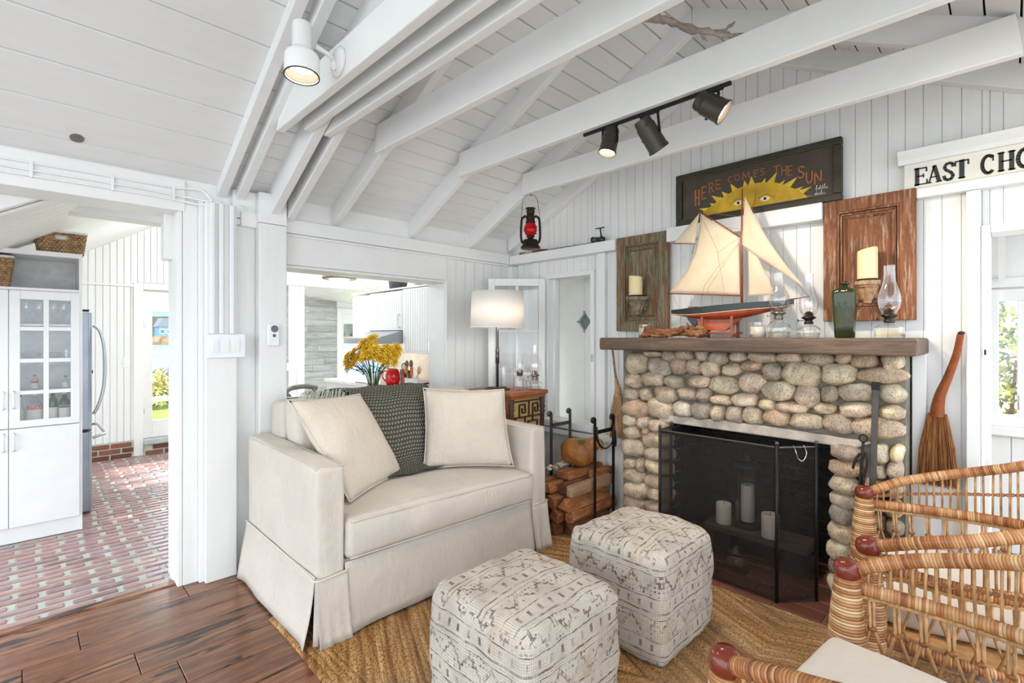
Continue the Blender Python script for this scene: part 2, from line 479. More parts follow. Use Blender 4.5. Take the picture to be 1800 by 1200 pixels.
build('corner_post', MB().box(XR - 0.075, XR - 0.002, YB - 0.075, YB - 0.013, 0, 1.974), WHITE_V, wb, bevel=0.004)

# ---- fireplace (gable) wall
W1 = (2.30, 2.74, 0.668, 1.838)
DR = (-0.62, 0.072, -0.5, 1.826)
FB = (0.50, 1.61, -0.5, 0.86)
mb = MB()
slab_holes(mb, lambda m, a, b, c, d: m.box(XR + 0.006, XR + 0.12, a, b, c, d), -0.75, YB + 0.2, -0.14, 2.05, [W1, DR, FB])
mb.prism([(-0.75, 2.05), (YB + 0.2, 2.05), (YB + 0.2, zd(YB + 0.2) + 0.05), (YRIDGE, zd(YRIDGE) + 0.05), (-0.75, zd(-0.75) + 0.05)], 0, XR + 0.006, XR + 0.12)
wr = struct(build('wall_right', mb, GROOVE, at=(XR, 0, 0)))
ys = [YB - 0.002 - 0.07 * i for i in range(56)]
ys = [q for q in ys if min(abs(q - e) for e in (2.30, 2.74, 0.072, -0.62)) > 0.012] + [2.30, 2.74, 0.072, -0.62, -0.72]
ys = sorted(set(ys))
for a, b in zip(ys, ys[1:]):
    m = (a + b) / 2
    spans = [(0.0, 9)]
    for h in (W1, DR):
        if h[0] < m < h[1]: spans = [(0.0, h[2]), (h[3], 9)] if h is W1 else [(h[3], 9)]
    if 0.36 < m < 1.88: spans = [(1.25, 9)]
    g = 0.0009
    for (c, d) in spans:
        if d < c: continue
        if d < 8: poly = [(a + g, c), (b - g, c), (b - g, d), (a + g, d)]
        else: poly = [(a + g, c), (b - g, c), (b - g, zd(b) - 0.01), (a + g, zd(a) - 0.01)]
        build('board', MB().prism(poly, 0, XR, XR + 0.008), WHITE_V, wr, bevel=0.0022, seg=1)
# ledge that runs the length of the wall, posts below it
build('ledge_rail', MB().box(XR - 0.085, XR, 2.036, YB - 0.05, 1.985, 2.062), WHITE_BEAM, wr, bevel=0.005)
build('ledge_rail', MB().box(XR - 0.085, XR, 0.722, 1.630, 1.985, 2.078), WHITE_BEAM, wr, bevel=0.005)
build('ledge_rail', MB().box(XR - 0.055, XR, -0.72, 0.33, 2.025, 2.073), WHITE_BEAM, wr, bevel=0.005)
build('wall_post', MB().box(XR - 0.045, XR, 2.15, 2.225, 0, 1.984), WHITE_V, wr, bevel=0.004)
build('wall_post', MB().box(XR - 0.03, XR, 2.84, 2.90, 0, 1.984), WHITE_V, wr, bevel=0.004)
build('wall_post', MB().box(XR - 0.045, XR, 0.102, 0.150, 0, 2.024), WHITE_V, wr, bevel=0.004)
build('wall_post', MB().box(XR - 0.06, XR, 0.29, 0.345, 0, 1.30), WHITE_V, wr, bevel=0.004)
build('wall_rail', MB().box(XR - 0.05, XR, 1.90, 2.148, 0.56, 0.615), WHITE_BEAM, wr, bevel=0.004)
build('wall_rail', MB().box(XR - 0.05, XR, 2.227, 3.10, 0.56, 0.60), WHITE_BEAM, wr, bevel=0.004)
# casing of the doorway to the sunroom
build('door_casing', MB().box(XR - 0.03, XR + 0.125, 0.069, 0.101, 0, 1.86), WHITE_V, wr, bevel=0.004)
build('door_casing', MB().box(XR - 0.03, XR + 0.125, -0.62, 0.068, 1.822, 1.86), WHITE, wr, bevel=0.004)
lk = build('strike_plate', MB().box(XR - 0.034, XR - 0.03, 0.079, 0.094, 1.255, 1.305), STAINLESS, wr)
build('strike_plate_slot', MB().box(XR - 0.0355, XR - 0.034, 0.083, 0.090, 1.268, 1.292), BLACK_METAL, wr)

# ---- window beside the fireplace: frame, casement swung into the room
wn = struct(build('window_1', MB().box(XR - 0.02, XR + 0.125, 2.737, 2.775, 0.64, 1.872), WHITE, at=(XR, 2.5, 0.64), bevel=0.003))
build('window_frame', MB().box(XR - 0.02, XR + 0.125, 2.265, 2.303, 0.64, 1.872), WHITE, wn, bevel=0.003)
build('window_frame', MB().box(XR - 0.02, XR + 0.125, 2.303, 2.737, 1.834, 1.872), WHITE, wn, bevel=0.003)
build('window_sill', MB().box(XR - 0.06, XR + 0.125, 2.26, 2.78, 0.615, 0.671), WHITE, wn, bevel=0.005)
build('window_stop', MB().box(XR + 0.05, XR + 0.065, 2.715, 2.741, 0.668, 1.838), WHITE, wn)
build('window_latch', MB().box(XR - 0.03, XR - 0.021, 2.272, 2.290, 1.16, 1.215), STAINLESS, wn, bevel=0.003)
ca = thing('casement_window', (3.115, 2.752, 0.672), 'white painted casement sash with glass panes, swung open behind the table lamp', 'window')
H_, E_ = Vector((3.112, 2.752)), Vector((2.765, 3.075))
dv = (E_ - H_); Ls = dv.length; dv /= Ls
def sp(u, z): return (H_.x + dv.x * u, H_.y + dv.y * u, z)
for (u0, u1, z0, z1, nm) in ((0, 0.055, 0.672, 1.835, 'stile'), (Ls - 0.055, Ls, 0.672, 1.835, 'stile'), (0.055, Ls - 0.055, 1.775, 1.835, 'rail'), (0.055, Ls - 0.055, 0.672, 0.75, 'rail'),
                             (0.055, Ls - 0.055, 1.388, 1.412, 'muntin'), (0.055, Ls - 0.055, 1.03, 1.054, 'muntin'), (Ls * 0.47, Ls * 0.47 + 0.022, 0.75, 1.775, 'muntin')):
    zc = (z0 + z1) / 2
    th = 0.032 if nm != 'muntin' else 0.024
    build(nm, MB().bar(sp(u0, zc), sp(u1, zc), th, z1 - z0), WHITE, ca, bevel=0.003)
for (u0, u1) in ((0.056, Ls * 0.47), (Ls * 0.47 + 0.022, Ls - 0.056)):
    for (z0, z1) in ((0.751, 1.03), (1.055, 1.388), (1.412, 1.775)):
        build('pane', MB().bar(sp(u0, (z0 + z1) / 2), sp(u1, (z0 + z1) / 2), 0.004, z1 - z0), PANE, ca)

# ---- ceiling: deck, boards, rafters, tie beams
mb = MB()
yl, yr = 3.42, -0.75
mb.prism([(yl, zd(yl) + 0.016), (YRIDGE, zd(YRIDGE) + 0.016), (yr, zd(yr) + 0.016), (yr, zd(yr) + 0.09), (YRIDGE, zd(YRIDGE) + 0.1), (yl, zd(yl) + 0.09)], 0, XL, XR + 0.25)
ce = struct(build('ceiling', mb, DECK, at=(0, YRIDGE, 2.2)))
random.seed(12)
def ceil_board(a, b, x0, x1, mat=WHITE_X):
    j = random.uniform(0, 0.003); g = 0.0034
    build('board', MB().prism([(a + g, zd(a + g) - j), (b - g, zd(b - g) - j), (b - g, zd(b - g) + 0.0155), (a + g, zd(a + g) + 0.0155)], 0, x0, x1), mat, ce, bevel=0.0012, seg=1)
e = [3.20, 3.076, 2.886, 2.70, 2.512, 2.325, 2.14, 1.955, 1.77, 1.585, 1.40, 1.25]
for a, b in zip(e[1:], e): ceil_board(a, b, XL, 0.80)
q = 3.20
while q > 1.26:
    p = max(1.25, q - 0.098)
    ceil_board(p, q, 0.80, XR); q = p
while q > yr + 0.01:
    p = max(yr, q - 0.098)
    ceil_board(p, q, XL, XR); q = p
def rafter(x0, x1, dz, yend=YB):
    for s in (0, 1):
        if s == 0: poly = [(yend, zr(yend, dz)), (YRIDGE, zr(YRIDGE, dz)), (YRIDGE, zd(YRIDGE) + 0.004), (yend, zd(yend) + 0.004)]
        else: poly = [(yr, zr(yr, dz)), (YRIDGE - 0.001, zr(YRIDGE - 0.001, dz)), (YRIDGE - 0.001, zd(YRIDGE) + 0.004), (yr, zd(yr) + 0.004)]
        build('rafter', MB().prism(poly, 0, x0, x1), WHITE_BEAM, ce, bevel=0.004)
for x0, x1, dz in ((0.785, 0.835, 0.065), (0.875, 0.925, 0.05), (1.05, 1.10, -0.04), (1.148, 1.195, -0.045), (1.458, 1.505, 0), (2.052, 2.098, 0), (2.64, 2.686, 0), (3.085, 3.149, 0.02)):
    rafter(x0, x1, dz, YB if x0 < 3 else YB - 0.012)
def tie(x0, x1, y0=2.53, z0=2.387, z1=2.54):
    y1 = 2 * YRIDGE - y0
    build('tie_beam', MB().prism([(y0, z0), (min(y0 - 0.02, YB - (z1 - 2.21) * 2 - 0.01), z1), (max(y1 + 0.02, 2 * YRIDGE - YB + (z1 - 2.21) * 2 + 0.01), z1), (y1, z0)], 0, x0, x1), WHITE_BEAM, ce, bevel=0.005)
tie(0.908, 0.95, 2.61); tie(1.004, 1.046, 2.50); tie(1.104, 1.146, 2.50); tie(1.413, 1.456); tie(2.006, 2.05); tie(2.594, 2.638)
# nail heads and the dark knot in the broad boards
kn = build('ceiling_knot', MB().lathe([(0.0005, 0), (0.026, 0), (0.026, 0.004), (0.0005, 0.004)], (0.18, 3.049, zd(3.049) - 0.006), 20, axis=(0, 0.447, 0.894)), plain('knot_dark', srgb(120, 116, 112), 0.8), ce)

# ---- sunroom beyond the right-hand doorway and the small window
sun_f = struct(build('floor_sunroom', MB().box(XR + 0.12, 4.55, -2.2, 3.4, -0.14, 0), FLOORWOOD, at=(4, 0, -0.14)))
mb = MB()
SW = [(-0.95, 0.09, 0.835, 1.60), (0.35, 1.5, 0.835, 1.60), (2.3, 3.0, 1.0, 1.75)]  # last opening is unseen, sized for the light on the shutter
slab_holes(mb, lambda m, a, b, c, d: m.box(4.40, 4.52, a, b, c, d), -1.05, 3.4, -0.14, 2.02, SW)
ws = struct(build('wall_sunroom', mb, WHITE, at=(4.4, 0, 0)))
for i in range(24):
    a = -2.2 + 0.105 * i
    if a > 0.5: break
    build('board', MB().box(4.389, 4.40, a + 0.002, a + 0.103, 0.0, 0.72), WHITE_V, ws, bevel=0.003, seg=1)
build('chair_rail', MB().box(4.34, 4.40, -2.2, 0.6, 0.735, 0.79), WHITE, ws, bevel=0.004)
build('head_casing', MB().box(4.37, 4.40, -2.2, 0.6, 1.66, 1.72), WHITE, ws, bevel=0.004)
wn2 = struct(build('window_2', MB().box(4.37, 4.44, 0.06, 0.125, 0.79, 1.65), WHITE, at=(4.4, 0, 0.8), bevel=0.004))
for (a, b, c, d) in ((-0.95, 0.06, 1.575, 1.65), (-0.95, 0.06, 0.79, 0.86), (-0.07, -0.022, 0.86, 1.575), (-0.95, -0.9, 0.86, 1.575)):
    build('sash_rail', MB().box(4.385, 4.43, a, b, c, d), WHITE, wn2, bevel=0.003)
build('pane', MB().box(4.41, 4.414, -0.022, 0.06, 0.86, 1.575), PANE, wn2)
build('pane', MB().box(4.41, 4.414, -0.9, -0.07, 0.86, 1.575), PANE, wn2)
build('sash_latch', MB().box(4.372, 4.385, -0.035, -0.022, 0.90, 0.99), CHROME, wn2, bevel=0.003)
cs = struct(build('ceiling_sunroom', MB().prism([(XR + 0.12, 2.25), (4.55, 1.96), (4.55, 2.02), (XR + 0.12, 2.31)], 1, -1.0, 3.4), WHITE, at=(3.8, 0, 2)))
for i in range(39):
    a = -0.98 + 0.11 * i
    build('board', MB().prism([(XR + 0.125, 2.238), (4.39, 1.984), (4.39, 1.993), (XR + 0.125, 2.249)], 1, a + 0.002, a + 0.108), WHITE, cs)
build('ceiling_brace', MB().bar((4.33, 0.045, 1.70), (4.2, 0.045, 2.0), 0.03, 0.03), WHITE, cs)

# white shutter with a diamond cut-out, seen through the small window
sh = thing('white_shutter', (3.62, 2.6, 0.0), 'white plank shutter with a diamond cut out, seen through the small window', 'shutter')
DY, DZ = 2.712, 1.487
mb = MB(); HS = [(DY - 0.075, DY + 0.075, DZ - 0.092, DZ + 0.092)]
slab_holes(mb, lambda m, a, b, c, d: m.box(3.60, 3.63, a, b, c, d), 2.05, 3.02, 0.0, 1.98, HS)
for sy in (-1, 1):
    for sz in (-1, 1):
        mb.prism([(DY + sy * 0.075, DZ), (DY + sy * 0.075, DZ + sz * 0.092), (DY, DZ + sz * 0.092)], 0, 3.60, 3.63)
build('panel', mb, WHITE, sh)
for (py_, pz_) in ((DY - 0.071, DZ), (DY + 0.071, DZ), (DY, DZ + 0.088), (DY, DZ - 0.088)):
    build('cut_out_notch', MB().lathe([(0.0005, 0), (0.011, 0), (0.011, 0.003), (0.0005, 0.003)], (3.5975, py_, pz_), 10, axis=(1, 0, 0)), plain('cut_out_shade', srgb(150, 155, 158), 0.9), sh)
build('frame_stile', MB().box(3.585, 3.60, 3.02, 3.09, 0, 1.98), WHITE, sh, bevel=0.003)
build('added_grey_backing', MB().box(3.70, 3.71, 2.5, 2.95, 1.2, 1.75), plain('cut_out_backing_grey', srgb(150, 158, 164), 0.7), sh)  # grey board added behind the diamond so the opening reads darker
build('plank_joint', MB().box(3.5985, 3.60, 2.708, 2.713, 0.0, 1.38), GROOVE, sh)
build('plank_joint', MB().box(3.5985, 3.60, 2.708, 2.713, 1.6, 1.98), GROOVE, sh)

# ================================================================== kitchen seen through both openings
YF = 7.10
kf = struct(build('floor_kitchen', MB().box(XL, 4.6, 3.282, YF, -0.16, -0.026), GROUT, at=(1, 5, -0.16)))
brick_me = None
def brick_proto(L, W, T):
    m = MB(); c = 0.008
    m.box(-L / 2, L / 2, -W / 2, W / 2, -T, 0)
    o = build('brick', m, BRICK, kf, bevel=0)
    bm = bmesh.new(); bm.from_mesh(o.data)
    for v in bm.verts: v.co += WL[kf.name]     # back to its own centre
    bmesh.ops.bevel(bm, geom=[e_ for e_ in bm.edges if abs(e_.verts[0].co.z - e_.verts[1].co.z) > 1e-4 or e_.verts[0].co.z > -1e-4], offset=0.007, segments=1, affect='EDGES')
    bm.to_mesh(o.data); bm.free()
    return o
BP = brick_proto(0.184, 0.052, 0.02)
rows = []
yy = 3.345; r_ = 0
rest = MB(); nb = 0
random.seed(5)
while yy < YF - 0.02:
    off = 0.105 * (r_ % 2) + random.uniform(-0.01, 0.01)
    x = -1.3 + off
    while x < 2.1:
        vis = (-0.16 - 0.035 * (yy - 3.3) < x < 0.1823 * yy + 0.12) and not (x < 0.2 and 4.68 < yy < 5.9)
        if vis and nb < 300:
            o = BP if nb == 0 else BP.copy()
            if nb: COL.objects.link(o); o.parent = kf
            o.location = Vector((x + random.uniform(-.004, .004), yy, -0.018 + random.uniform(-0.0015, 0.0015))) - WL[kf.name]
            o.rotation_euler = (0, 0, random.uniform(-0.012, 0.012)); nb += 1
        elif not vis and (yy < 4.6 or x > 0.3):
            rest.box(x - 0.096, x + 0.096, yy - 0.028, yy + 0.028, -0.026, -0.019)
        x += 0.211
    yy += 0.0745; r_ += 1
o = build('brick_field', rest, BRICK, kf); o['kind'] = 'stuff'

# far wall: bead boards, brick footing, glazed door, grey shiplap
D1 = (1.0, 1.75, -0.5, 1.90)
D2 = (3.40, 4.15, -0.5, 1.70)
mb = MB()
slab_holes(mb, lambda m, a, b, c, d: m.box(a, b, YF, YF + 0.14, c, d), XL, 4.6, -0.16, 3.2, [D1, D2])
wf = struct(build('wall_far', mb, WHITE, at=(1, YF, 0)))
for i in range(40):
    a = 0.20 + 0.062 * i
    if a > 2.7: break
    if 0.94 < a + 0.031 < 1.82: z0 = 1.98
    else: z0 = 0.165
    build('board', MB().box(a + 0.0015, a + 0.0605, YF - 0.012, YF, z0, 3.0), WHITE_V, wf, bevel=0.003, seg=1)
build('wire_moulding', MB().box(0.2, 0.918, YF - 0.03, YF - 0.012, 1.925, 1.945), WHITE, wf)
build('door_casing', MB().box(0.905, 0.998, YF - 0.035, YF, -0.02, 1.975), WHITE, wf, bevel=0.004)
build('door_casing', MB().box(0.998, 1.84, YF - 0.035, YF, 1.90, 1.975), WHITE, wf, bevel=0.004)
build('door_casing', MB().box(1.75, 1.84, YF - 0.035, YF, -0.02, 1.90), WHITE, wf, bevel=0.004)
random.seed(9)
for r in range(3):
    x = 0.30 - 0.1 * (r % 2)
    while x < 0.89:
        L = 0.185; x1 = min(x + L, 0.90)
        build('brick', MB().box(x, x1, YF - 0.05, YF - 0.005, -0.018 + r * 0.062, 0.032 + r * 0.062), BRICK_RED, wf, bevel=0.005, seg=1)
        x += L + 0.015
build('brick_footing', MB().box(0.2, 0.903, YF - 0.042, YF - 0.001, -0.02, 0.163), GROUT, wf)
build('door_step', MB().box(1.0, 1.748, YF - 0.06, YF + 0.1, -0.02, 0.11), GROUT, wf)
for r in range(2):
    x = 1.01 + 0.07 * r
    while x < 1.7:
        build('brick', MB().box(x, x + 0.17, YF - 0.068, YF - 0.061, -0.012 + r * 0.06, 0.036 + r * 0.06), BRICK_RED, wf, bevel=0.004, seg=1)
        x += 0.187
build('door_sill', MB().box(0.998, 1.75, YF - 0.09, YF + 0.1, 0.11, 0.165), plain('painted_grey_sill', srgb(186, 192, 190), 0.5), wf, bevel=0.005)
d1 = struct(build('door_1', MB().box(1.004, 1.088, YF + 0.02, YF + 0.065, 0.17, 1.895), WHITE, at=(1.37, YF, 0.17), bevel=0.003))
build('stile', MB().box(1.64, 1.746, YF + 0.02, YF + 0.065, 0.17, 1.895), WHITE, d1, bevel=0.003)
build('top_rail', MB().box(1.088, 1.64, YF + 0.02, YF + 0.065, 1.755, 1.895), WHITE, d1, bevel=0.003)
build('bottom_rail', MB().box(1.088, 1.64, YF + 0.02, YF + 0.065, 0.17, 0.37), WHITE, d1, bevel=0.003)
build('pane', MB().box(1.088, 1.64, YF + 0.04, YF + 0.044, 0.37, 1.755), PANE, d1)
build('hinge', MB().box(1.0, 1.012, YF + 0.005, YF + 0.02, 1.45, 1.52), STAINLESS, d1)
build('hinge', MB().box(1.0, 1.012, YF + 0.005, YF + 0.02, 0.45, 0.52), STAINLESS, d1)
# shiplap, plank by plank
SHIP = timber('grey_shiplap', [srgb(146, 148, 148), srgb(184, 186, 186), srgb(214, 214, 212)], (1.6, 9, 14), 0.7, 0.2, vary=0.18)
random.seed(21)
z = 0.3
while z < 2.0:
    x = 2.55 - random.uniform(0, 0.5)
    while x < 3.33:
        L = random.uniform(0.4, 0.8); x1 = min(x + L, 3.335); x0 = max(x, 2.55)
        if x1 > x0 + 0.02: build('shiplap_plank', MB().box(x0 + 0.001, x1 - 0.001, YF - random.uniform(0.016, 0.024), YF - 0.001, z + 0.0015, z + 0.0915), SHIP, wf)
        x += L
    z += 0.093
build('door_casing', MB().box(3.335, 3.405, YF - 0.03, YF, -0.02, 1.78), WHITE, wf, bevel=0.004)
build('door_casing', MB().box(3.405, 4.2, YF - 0.03, YF, 1.70, 1.78), WHITE, wf, bevel=0.004)
d2 = struct(build('door_2', MB().box(3.405, 3.46, YF + 0.02, YF + 0.06, -0.02, 1.70), WHITE, at=(3.7, YF, 0), bevel=0.003))
build('top_rail', MB().box(3.46, 4.1, YF + 0.02, YF + 0.06, 1.55, 1.70), WHITE, d2, bevel=0.003)
build('bottom_rail', MB().box(3.46, 4.1, YF + 0.02, YF + 0.06, -0.02, 0.60), WHITE, d2, bevel=0.003)
build('stile', MB().box(4.1, 4.15, YF + 0.02, YF + 0.06, -0.02, 1.70), WHITE, d2, bevel=0.003)
build('pane', MB().box(3.46, 4.1, YF + 0.03, YF + 0.034, 0.60, 1.55), PANE, d2)

# kitchen ceiling: two slopes with a beam
def kz(x): return min(2.26 + 0.6 * (x - 0.465), 3.0 - 0.93 * (x - 1.71)) if x < 2.9 else 1.90 - 0.10 * (x - 2.9)
KX0 = -0.75
ks = [KX0, 1.70, 2.89, 4.6]
ck = struct(build('ceiling_kitchen', MB().prism([(x, kz(x) + 0.02) for x in ks] + [(4.6, 2.2), (2.89, 2.2), (1.7, 3.35), (KX0, kz(KX0) + 0.3)], 1, YBB + 0.001, YF), WHITE, at=(1, 5, 2)))
for i in range(26):
    a = 3.45 + 0.14 * i
    build('board', MB().prism([(-0.7, kz(-0.7)), (1.69, kz(1.69)), (1.69, kz(1.69) + 0.018), (-0.7, kz(-0.7) + 0.018)], 1, a + 0.003, a + 0.137), WHITE, ck, bevel=0.003, seg=1)
build('ceiling_beam', MB().box(-1.2, 1.0, 3.95, 4.10, 2.10, 2.24), WHITE_BEAM, ck, bevel=0.004)
build('ceiling_beam', MB().box(1.7, 4.6, 5.35, 5.47, 1.90, 2.05), WHITE_BEAM, ck, bevel=0.004)
struct(build('wall_kitchen_end', MB().box(2.82, 2.95, YBB, 4.92, -0.14, 2.2), WHITE, at=(2.88, 4.1, 0)))
po = struct(build('trim_1', MB().box(2.24, 2.40, 5.95, 6.03, -0.02, 2.6), WHITE_V, at=(2.3, 6, 0), bevel=0.004))
build('post_bead', MB().box(2.31, 2.33, 5.935, 5.95, -0.02, 2.5), WHITE, po, bevel=0.003)

# unseen dining wall added so two openings shape the sun on the floor
mb = MB()
slab_holes(mb, lambda m, a, b, c, d: m.box(4.60, 4.72, a, b, c, d), 5.2, YF + 0.14, -0.16, 2.3, [(6.0, 6.42, 0.5, 1.74), (6.55, 6.98, 0.5, 1.74)])
struct(build('wall_dining_added', mb, WHITE, at=(4.6, 6.2, 0)))

# ================================================================== fireplace
XF = 2.95
fp = thing('fireplace', (3.0, 1.12, 0.0), 'field stone fireplace with rounded boulders set in grey mortar and a thick wooden mantel', 'fireplace')
mb = MB()
FO = (0.535, 1.575, -0.1, 0.815)
slab_holes(mb, lambda m, a, b, c, d: m.box(XF, XR + 0.011, a, b, c, d), 0.352, 1.888, 0.0, 1.262, [FO])
build('mortar_bed', mb, MORTAR, fp)
build('lintel', MB().prism([(0.55, 0.80), (1.60, 0.806), (1.60, 0.850), (1.3, 0.862), (0.9, 0.858), (0.46, 0.842)], 0, XF - 0.038, XF + 0.02), CONCRETE, fp, bevel=0.008)
STONES = [(1.647,1.242,.125,.044),(1.53,1.228,.099,.082),(1.425,1.238,.124,.061),(1.316,1.241,.08,.069),(1.219,1.225,.111,.089),(1.109,1.24,.089,.065),(.978,1.244,.158,.071),(1.768,1.171,.161,.126),(1.603,1.157,.16,.112),(1.466,1.164,.111,.094),(1.369,1.167,.091,.097),(1.268,1.161,.119,.09),(1.144,1.162,.108,.066),(1.035,1.186,.106,.055),(.926,1.16,.096,.095),(1.79,1.053,.129,.087),(1.651,1.074,.153,.094),(1.498,1.069,.12,.074),(1.343,1.077,.128,.071),(1.191,1.065,.171,.097),(1.03,1.091,.142,.11),(.893,1.057,.163,.099),(1.803,.963,.11,.08),(1.695,.972,.089,.08),(1.557,.981,.152,.105),(1.41,1.0,.122,.07),(1.308,1.002,.089,.082),(1.207,.981,.116,.058),(1.071,.992,.145,.078),(.951,.979,.09,.06),(1.772,.872,.19,.116),(1.596,.89,.171,.127),(1.443,.901,.134,.099),(1.319,.903,.117,.096),(1.221,.897,.08,.094),(1.125,.903,.094,.091),(1.026,.907,.105,.094),(.905,.912,.125,.087),(1.817,.788,.094,.082),(1.714,.781,.101,.075),(1.604,.778,.139,.073),(1.695,.726,.061,.05),(1.798,.706,.133,.081),(1.624,.679,.194,.098),(1.798,.605,.18,.107),(1.606,.589,.198,.093),(1.817,.497,.1,.066),(1.739,.498,.068,.086),(1.611,.51,.188,.087),(1.783,.42,.168,.091),(1.611,.413,.171,.088),(1.766,.33,.178,.101),(1.6,.337,.16,.078),(1.789,.235,.162,.086),(1.632,.25,.162,.073),(1.77,.14,.17,.09),(1.62,.165,.15,.085),(1.78,.05,.15,.085),(1.63,.07,.14,.09),
(.843,1.241,.121,.061),(.705,1.239,.143,.07),(.59,1.248,.074,.06),(.508,1.238,.109,.074),(.397,1.236,.083,.078),(.784,1.155,.174,.128),(.615,1.164,.142,.102),(.447,1.166,.188,.072),(.754,1.038,.112,.106),(.653,1.061,.076,.077),(.542,1.075,.14,.086),(.402,1.08,.1,.085),(.829,.973,.153,.06),(.676,.985,.101,.058),(.542,.99,.134,.071),(.402,.994,.095,.071),(.761,.907,.147,.083),(.618,.915,.127,.095),(.458,.911,.203,.098),(.584,.776,.137,.083),(.445,.79,.069,.09),(.38,.80,.05,.088),(.589,.691,.134,.079),(.452,.704,.06,.069),(.387,.72,.058,.085),(.592,.608,.126,.084),(.597,.532,.11,.077),(.6,.46,.11,.094),(.602,.37,.114,.094),(.608,.279,.11,.09),(.613,.197,.093,.085),(.61,.105,.1,.085),(.462,.624,.093,.081),(.389,.632,.06,.084),(.47,.545,.085,.071),(.393,.54,.065,.079),(.466,.46,.085,.081),(.392,.45,.066,.074),(.478,.37,.086,.077),(.397,.36,.07,.079),(.485,.28,.087,.077),(.402,.275,.075,.074),(.49,.19,.085,.08),(.405,.18,.08,.08),(.49,.1,.085,.08),(.41,.08,.08,.08)]
random.seed(33)
for i, (cy_, cz_, w, h) in enumerate(STONES):
    rot = Matrix.Rotation(random.uniform(-0.16, 0.16), 3, 'X') @ Matrix.Rotation(random.uniform(-0.1, 0.1), 3, 'Z')
    m = MB().blob((XF - 0.006, cy_, cz_), (random.uniform(0.060, 0.078), w * 0.545, h * 0.555), 3, 0.19, i * 1.7 + 1, random.uniform(2.15, 2.7), rot, 1.5)
    build('stone', m, STONE, fp, smooth=True)
# firebox: brick lined box, built of courses
FX1 = 3.48
for (nm, bx) in (('firebox_back', (FX1, FX1 + 0.05, 0.45, 1.66, 0, 1.0)), ('firebox_side', (XF + 0.02, FX1, 0.485, 0.524, 0, 1.0)), ('firebox_side', (XF + 0.02, FX1, 1.586, 1.625, 0, 1.0)), ('firebox_roof', (XF + 0.02, FX1 + 0.05, 0.45, 1.66, 0.98, 1.03))):
    build(nm, MB().box(*bx), SOOT_JOINT, fp)
for r in range(13):
    z = 0.006 + r * 0.075
    for k in range(-1, 6):
        a = 0.53 + k * 0.215 + (0.107 if r % 2 else 0)
        a0, a1 = max(a, 0.53), min(a + 0.207, 1.58)
        if a1 - a0 > 0.03: build('fire_brick', MB().box(FX1 - 0.012, FX1, a0, a1, z, z + 0.066), SOOT, fp)
    for sy, (s0, s1) in ((0, (1.574, 1.586)), (1, (0.524, 0.536))):
        for k in range(-1, 3):
            a = XF + 0.03 + k * 0.215 + (0.107 if r % 2 else 0)
            a0, a1 = max(a, XF + 0.03), min(a + 0.207, FX1 - 0.014)
            if a1 - a0 > 0.03: build('fire_brick', MB().box(a0, a1, s0, s1, z, z + 0.066), SOOT, fp)
mt = build('mantel_shelf', MB().box(2.715, XR - 0.001, 0.286, 1.925, 1.266, 1.345), OLD_OAK, fp, bevel=0.012, seg=3)
# hearth: bricks flush with the floor
he = struct(build('hearth', MB().box(2.665, FX1, 0.20, 1.98, -0.02, 0.004), plain('hearth_joint', srgb(120, 100, 84), 0.9), at=(2.9, 1.1, -0.02)))
random.seed(4)
yb = 0.205
while yb < 1.96:
    L = 0.205
    build('brick', MB().box(2.668, 2.765, yb, min(yb + L, 1.975), 0, 0.010), BRICK_RED, he, bevel=0.003, seg=1); yb += L + 0.009
for r in range(7):
    x0 = 2.775 + r * 0.1
    yb = 0.205 - (0.1 if r % 2 == 0 else 0)
    while yb < 1.96:
        a0, a1 = max(yb, 0.205), min(yb + 0.205, 1.975)
        inside = x0 + 0.09 < XF or (a0 > 0.54 and a1 < 1.57)
        if inside and a1 - a0 > 0.04: build('brick', MB().box(x0, x0 + 0.092, a0, a1, 0, 0.009), BRICK_RED, he, bevel=0.003, seg=1)
        yb += 0.214

# fire screen: three hinged mesh panels
t = NT('dark_screen_mesh')
_tr = t.n('ShaderNodeBsdfTransparent', {'Color': (1, 1, 1, 1)}).outputs[0]
t.set(Base_Color=srgb(32, 28, 25), Roughness=0.8)
t.t.links.new(t.n('ShaderNodeMixShader', {0: 0.64, 1: t.b.outputs[0], 2: _tr}).outputs[0], t.out.inputs['Surface']); MESH = t.m
sn = thing('fire_screen', (2.73, 1.15, 0.011), 'black three panel mesh fire screen standing in front of the hearth opening', 'fire screen')
PTS = [(2.885, 1.50), (2.722, 1.488), (2.705, 0.835), (2.868, 0.70)]
for (a, b) in zip(PTS, PTS[1:]):
    d = (Vector(b) - Vector(a)).normalized() * 0.01
    a2, b2 = (a[0] + d.x, a[1] + d.y), (b[0] - d.x, b[1] - d.y)
    pn = build('mesh_panel', MB().bar((*a2, 0.41), (*b2, 0.41), 0.002, 0.755), MESH, sn)
    build('top_rod', MB().tube([(*a2, 0.792), (*b2, 0.792)], 0.0055, 8), BRONZE, sn)
    build('bottom_rod', MB().tube([(*a2, 0.026), (*b2, 0.026)], 0.0055, 8), BLACK_METAL, sn)
for i, p in enumerate(PTS):
    build('post', MB().tube([(*p, 0.011), (*p, 0.805)], 0.0085, 10), BLACK_METAL, sn, smooth=True)
    build('finial', MB().lathe([(0.0005, 0.0), (0.007, 0.002), (0.011, 0.010), (0.008, 0.018), (0.0005, 0.021)], (*p, 0.803), 12), BRONZE, sn, smooth=True)
for s in (0.35, 0.62):
    pass
A_, B_ = Vector((*PTS[2], 0.79)), Vector((*PTS[3], 0.79))
h0, h1 = A_.lerp(B_, 0.42), A_.lerp(B_, 0.68)
nrm = Vector((-0.62, -0.78, 0)) * 0.02
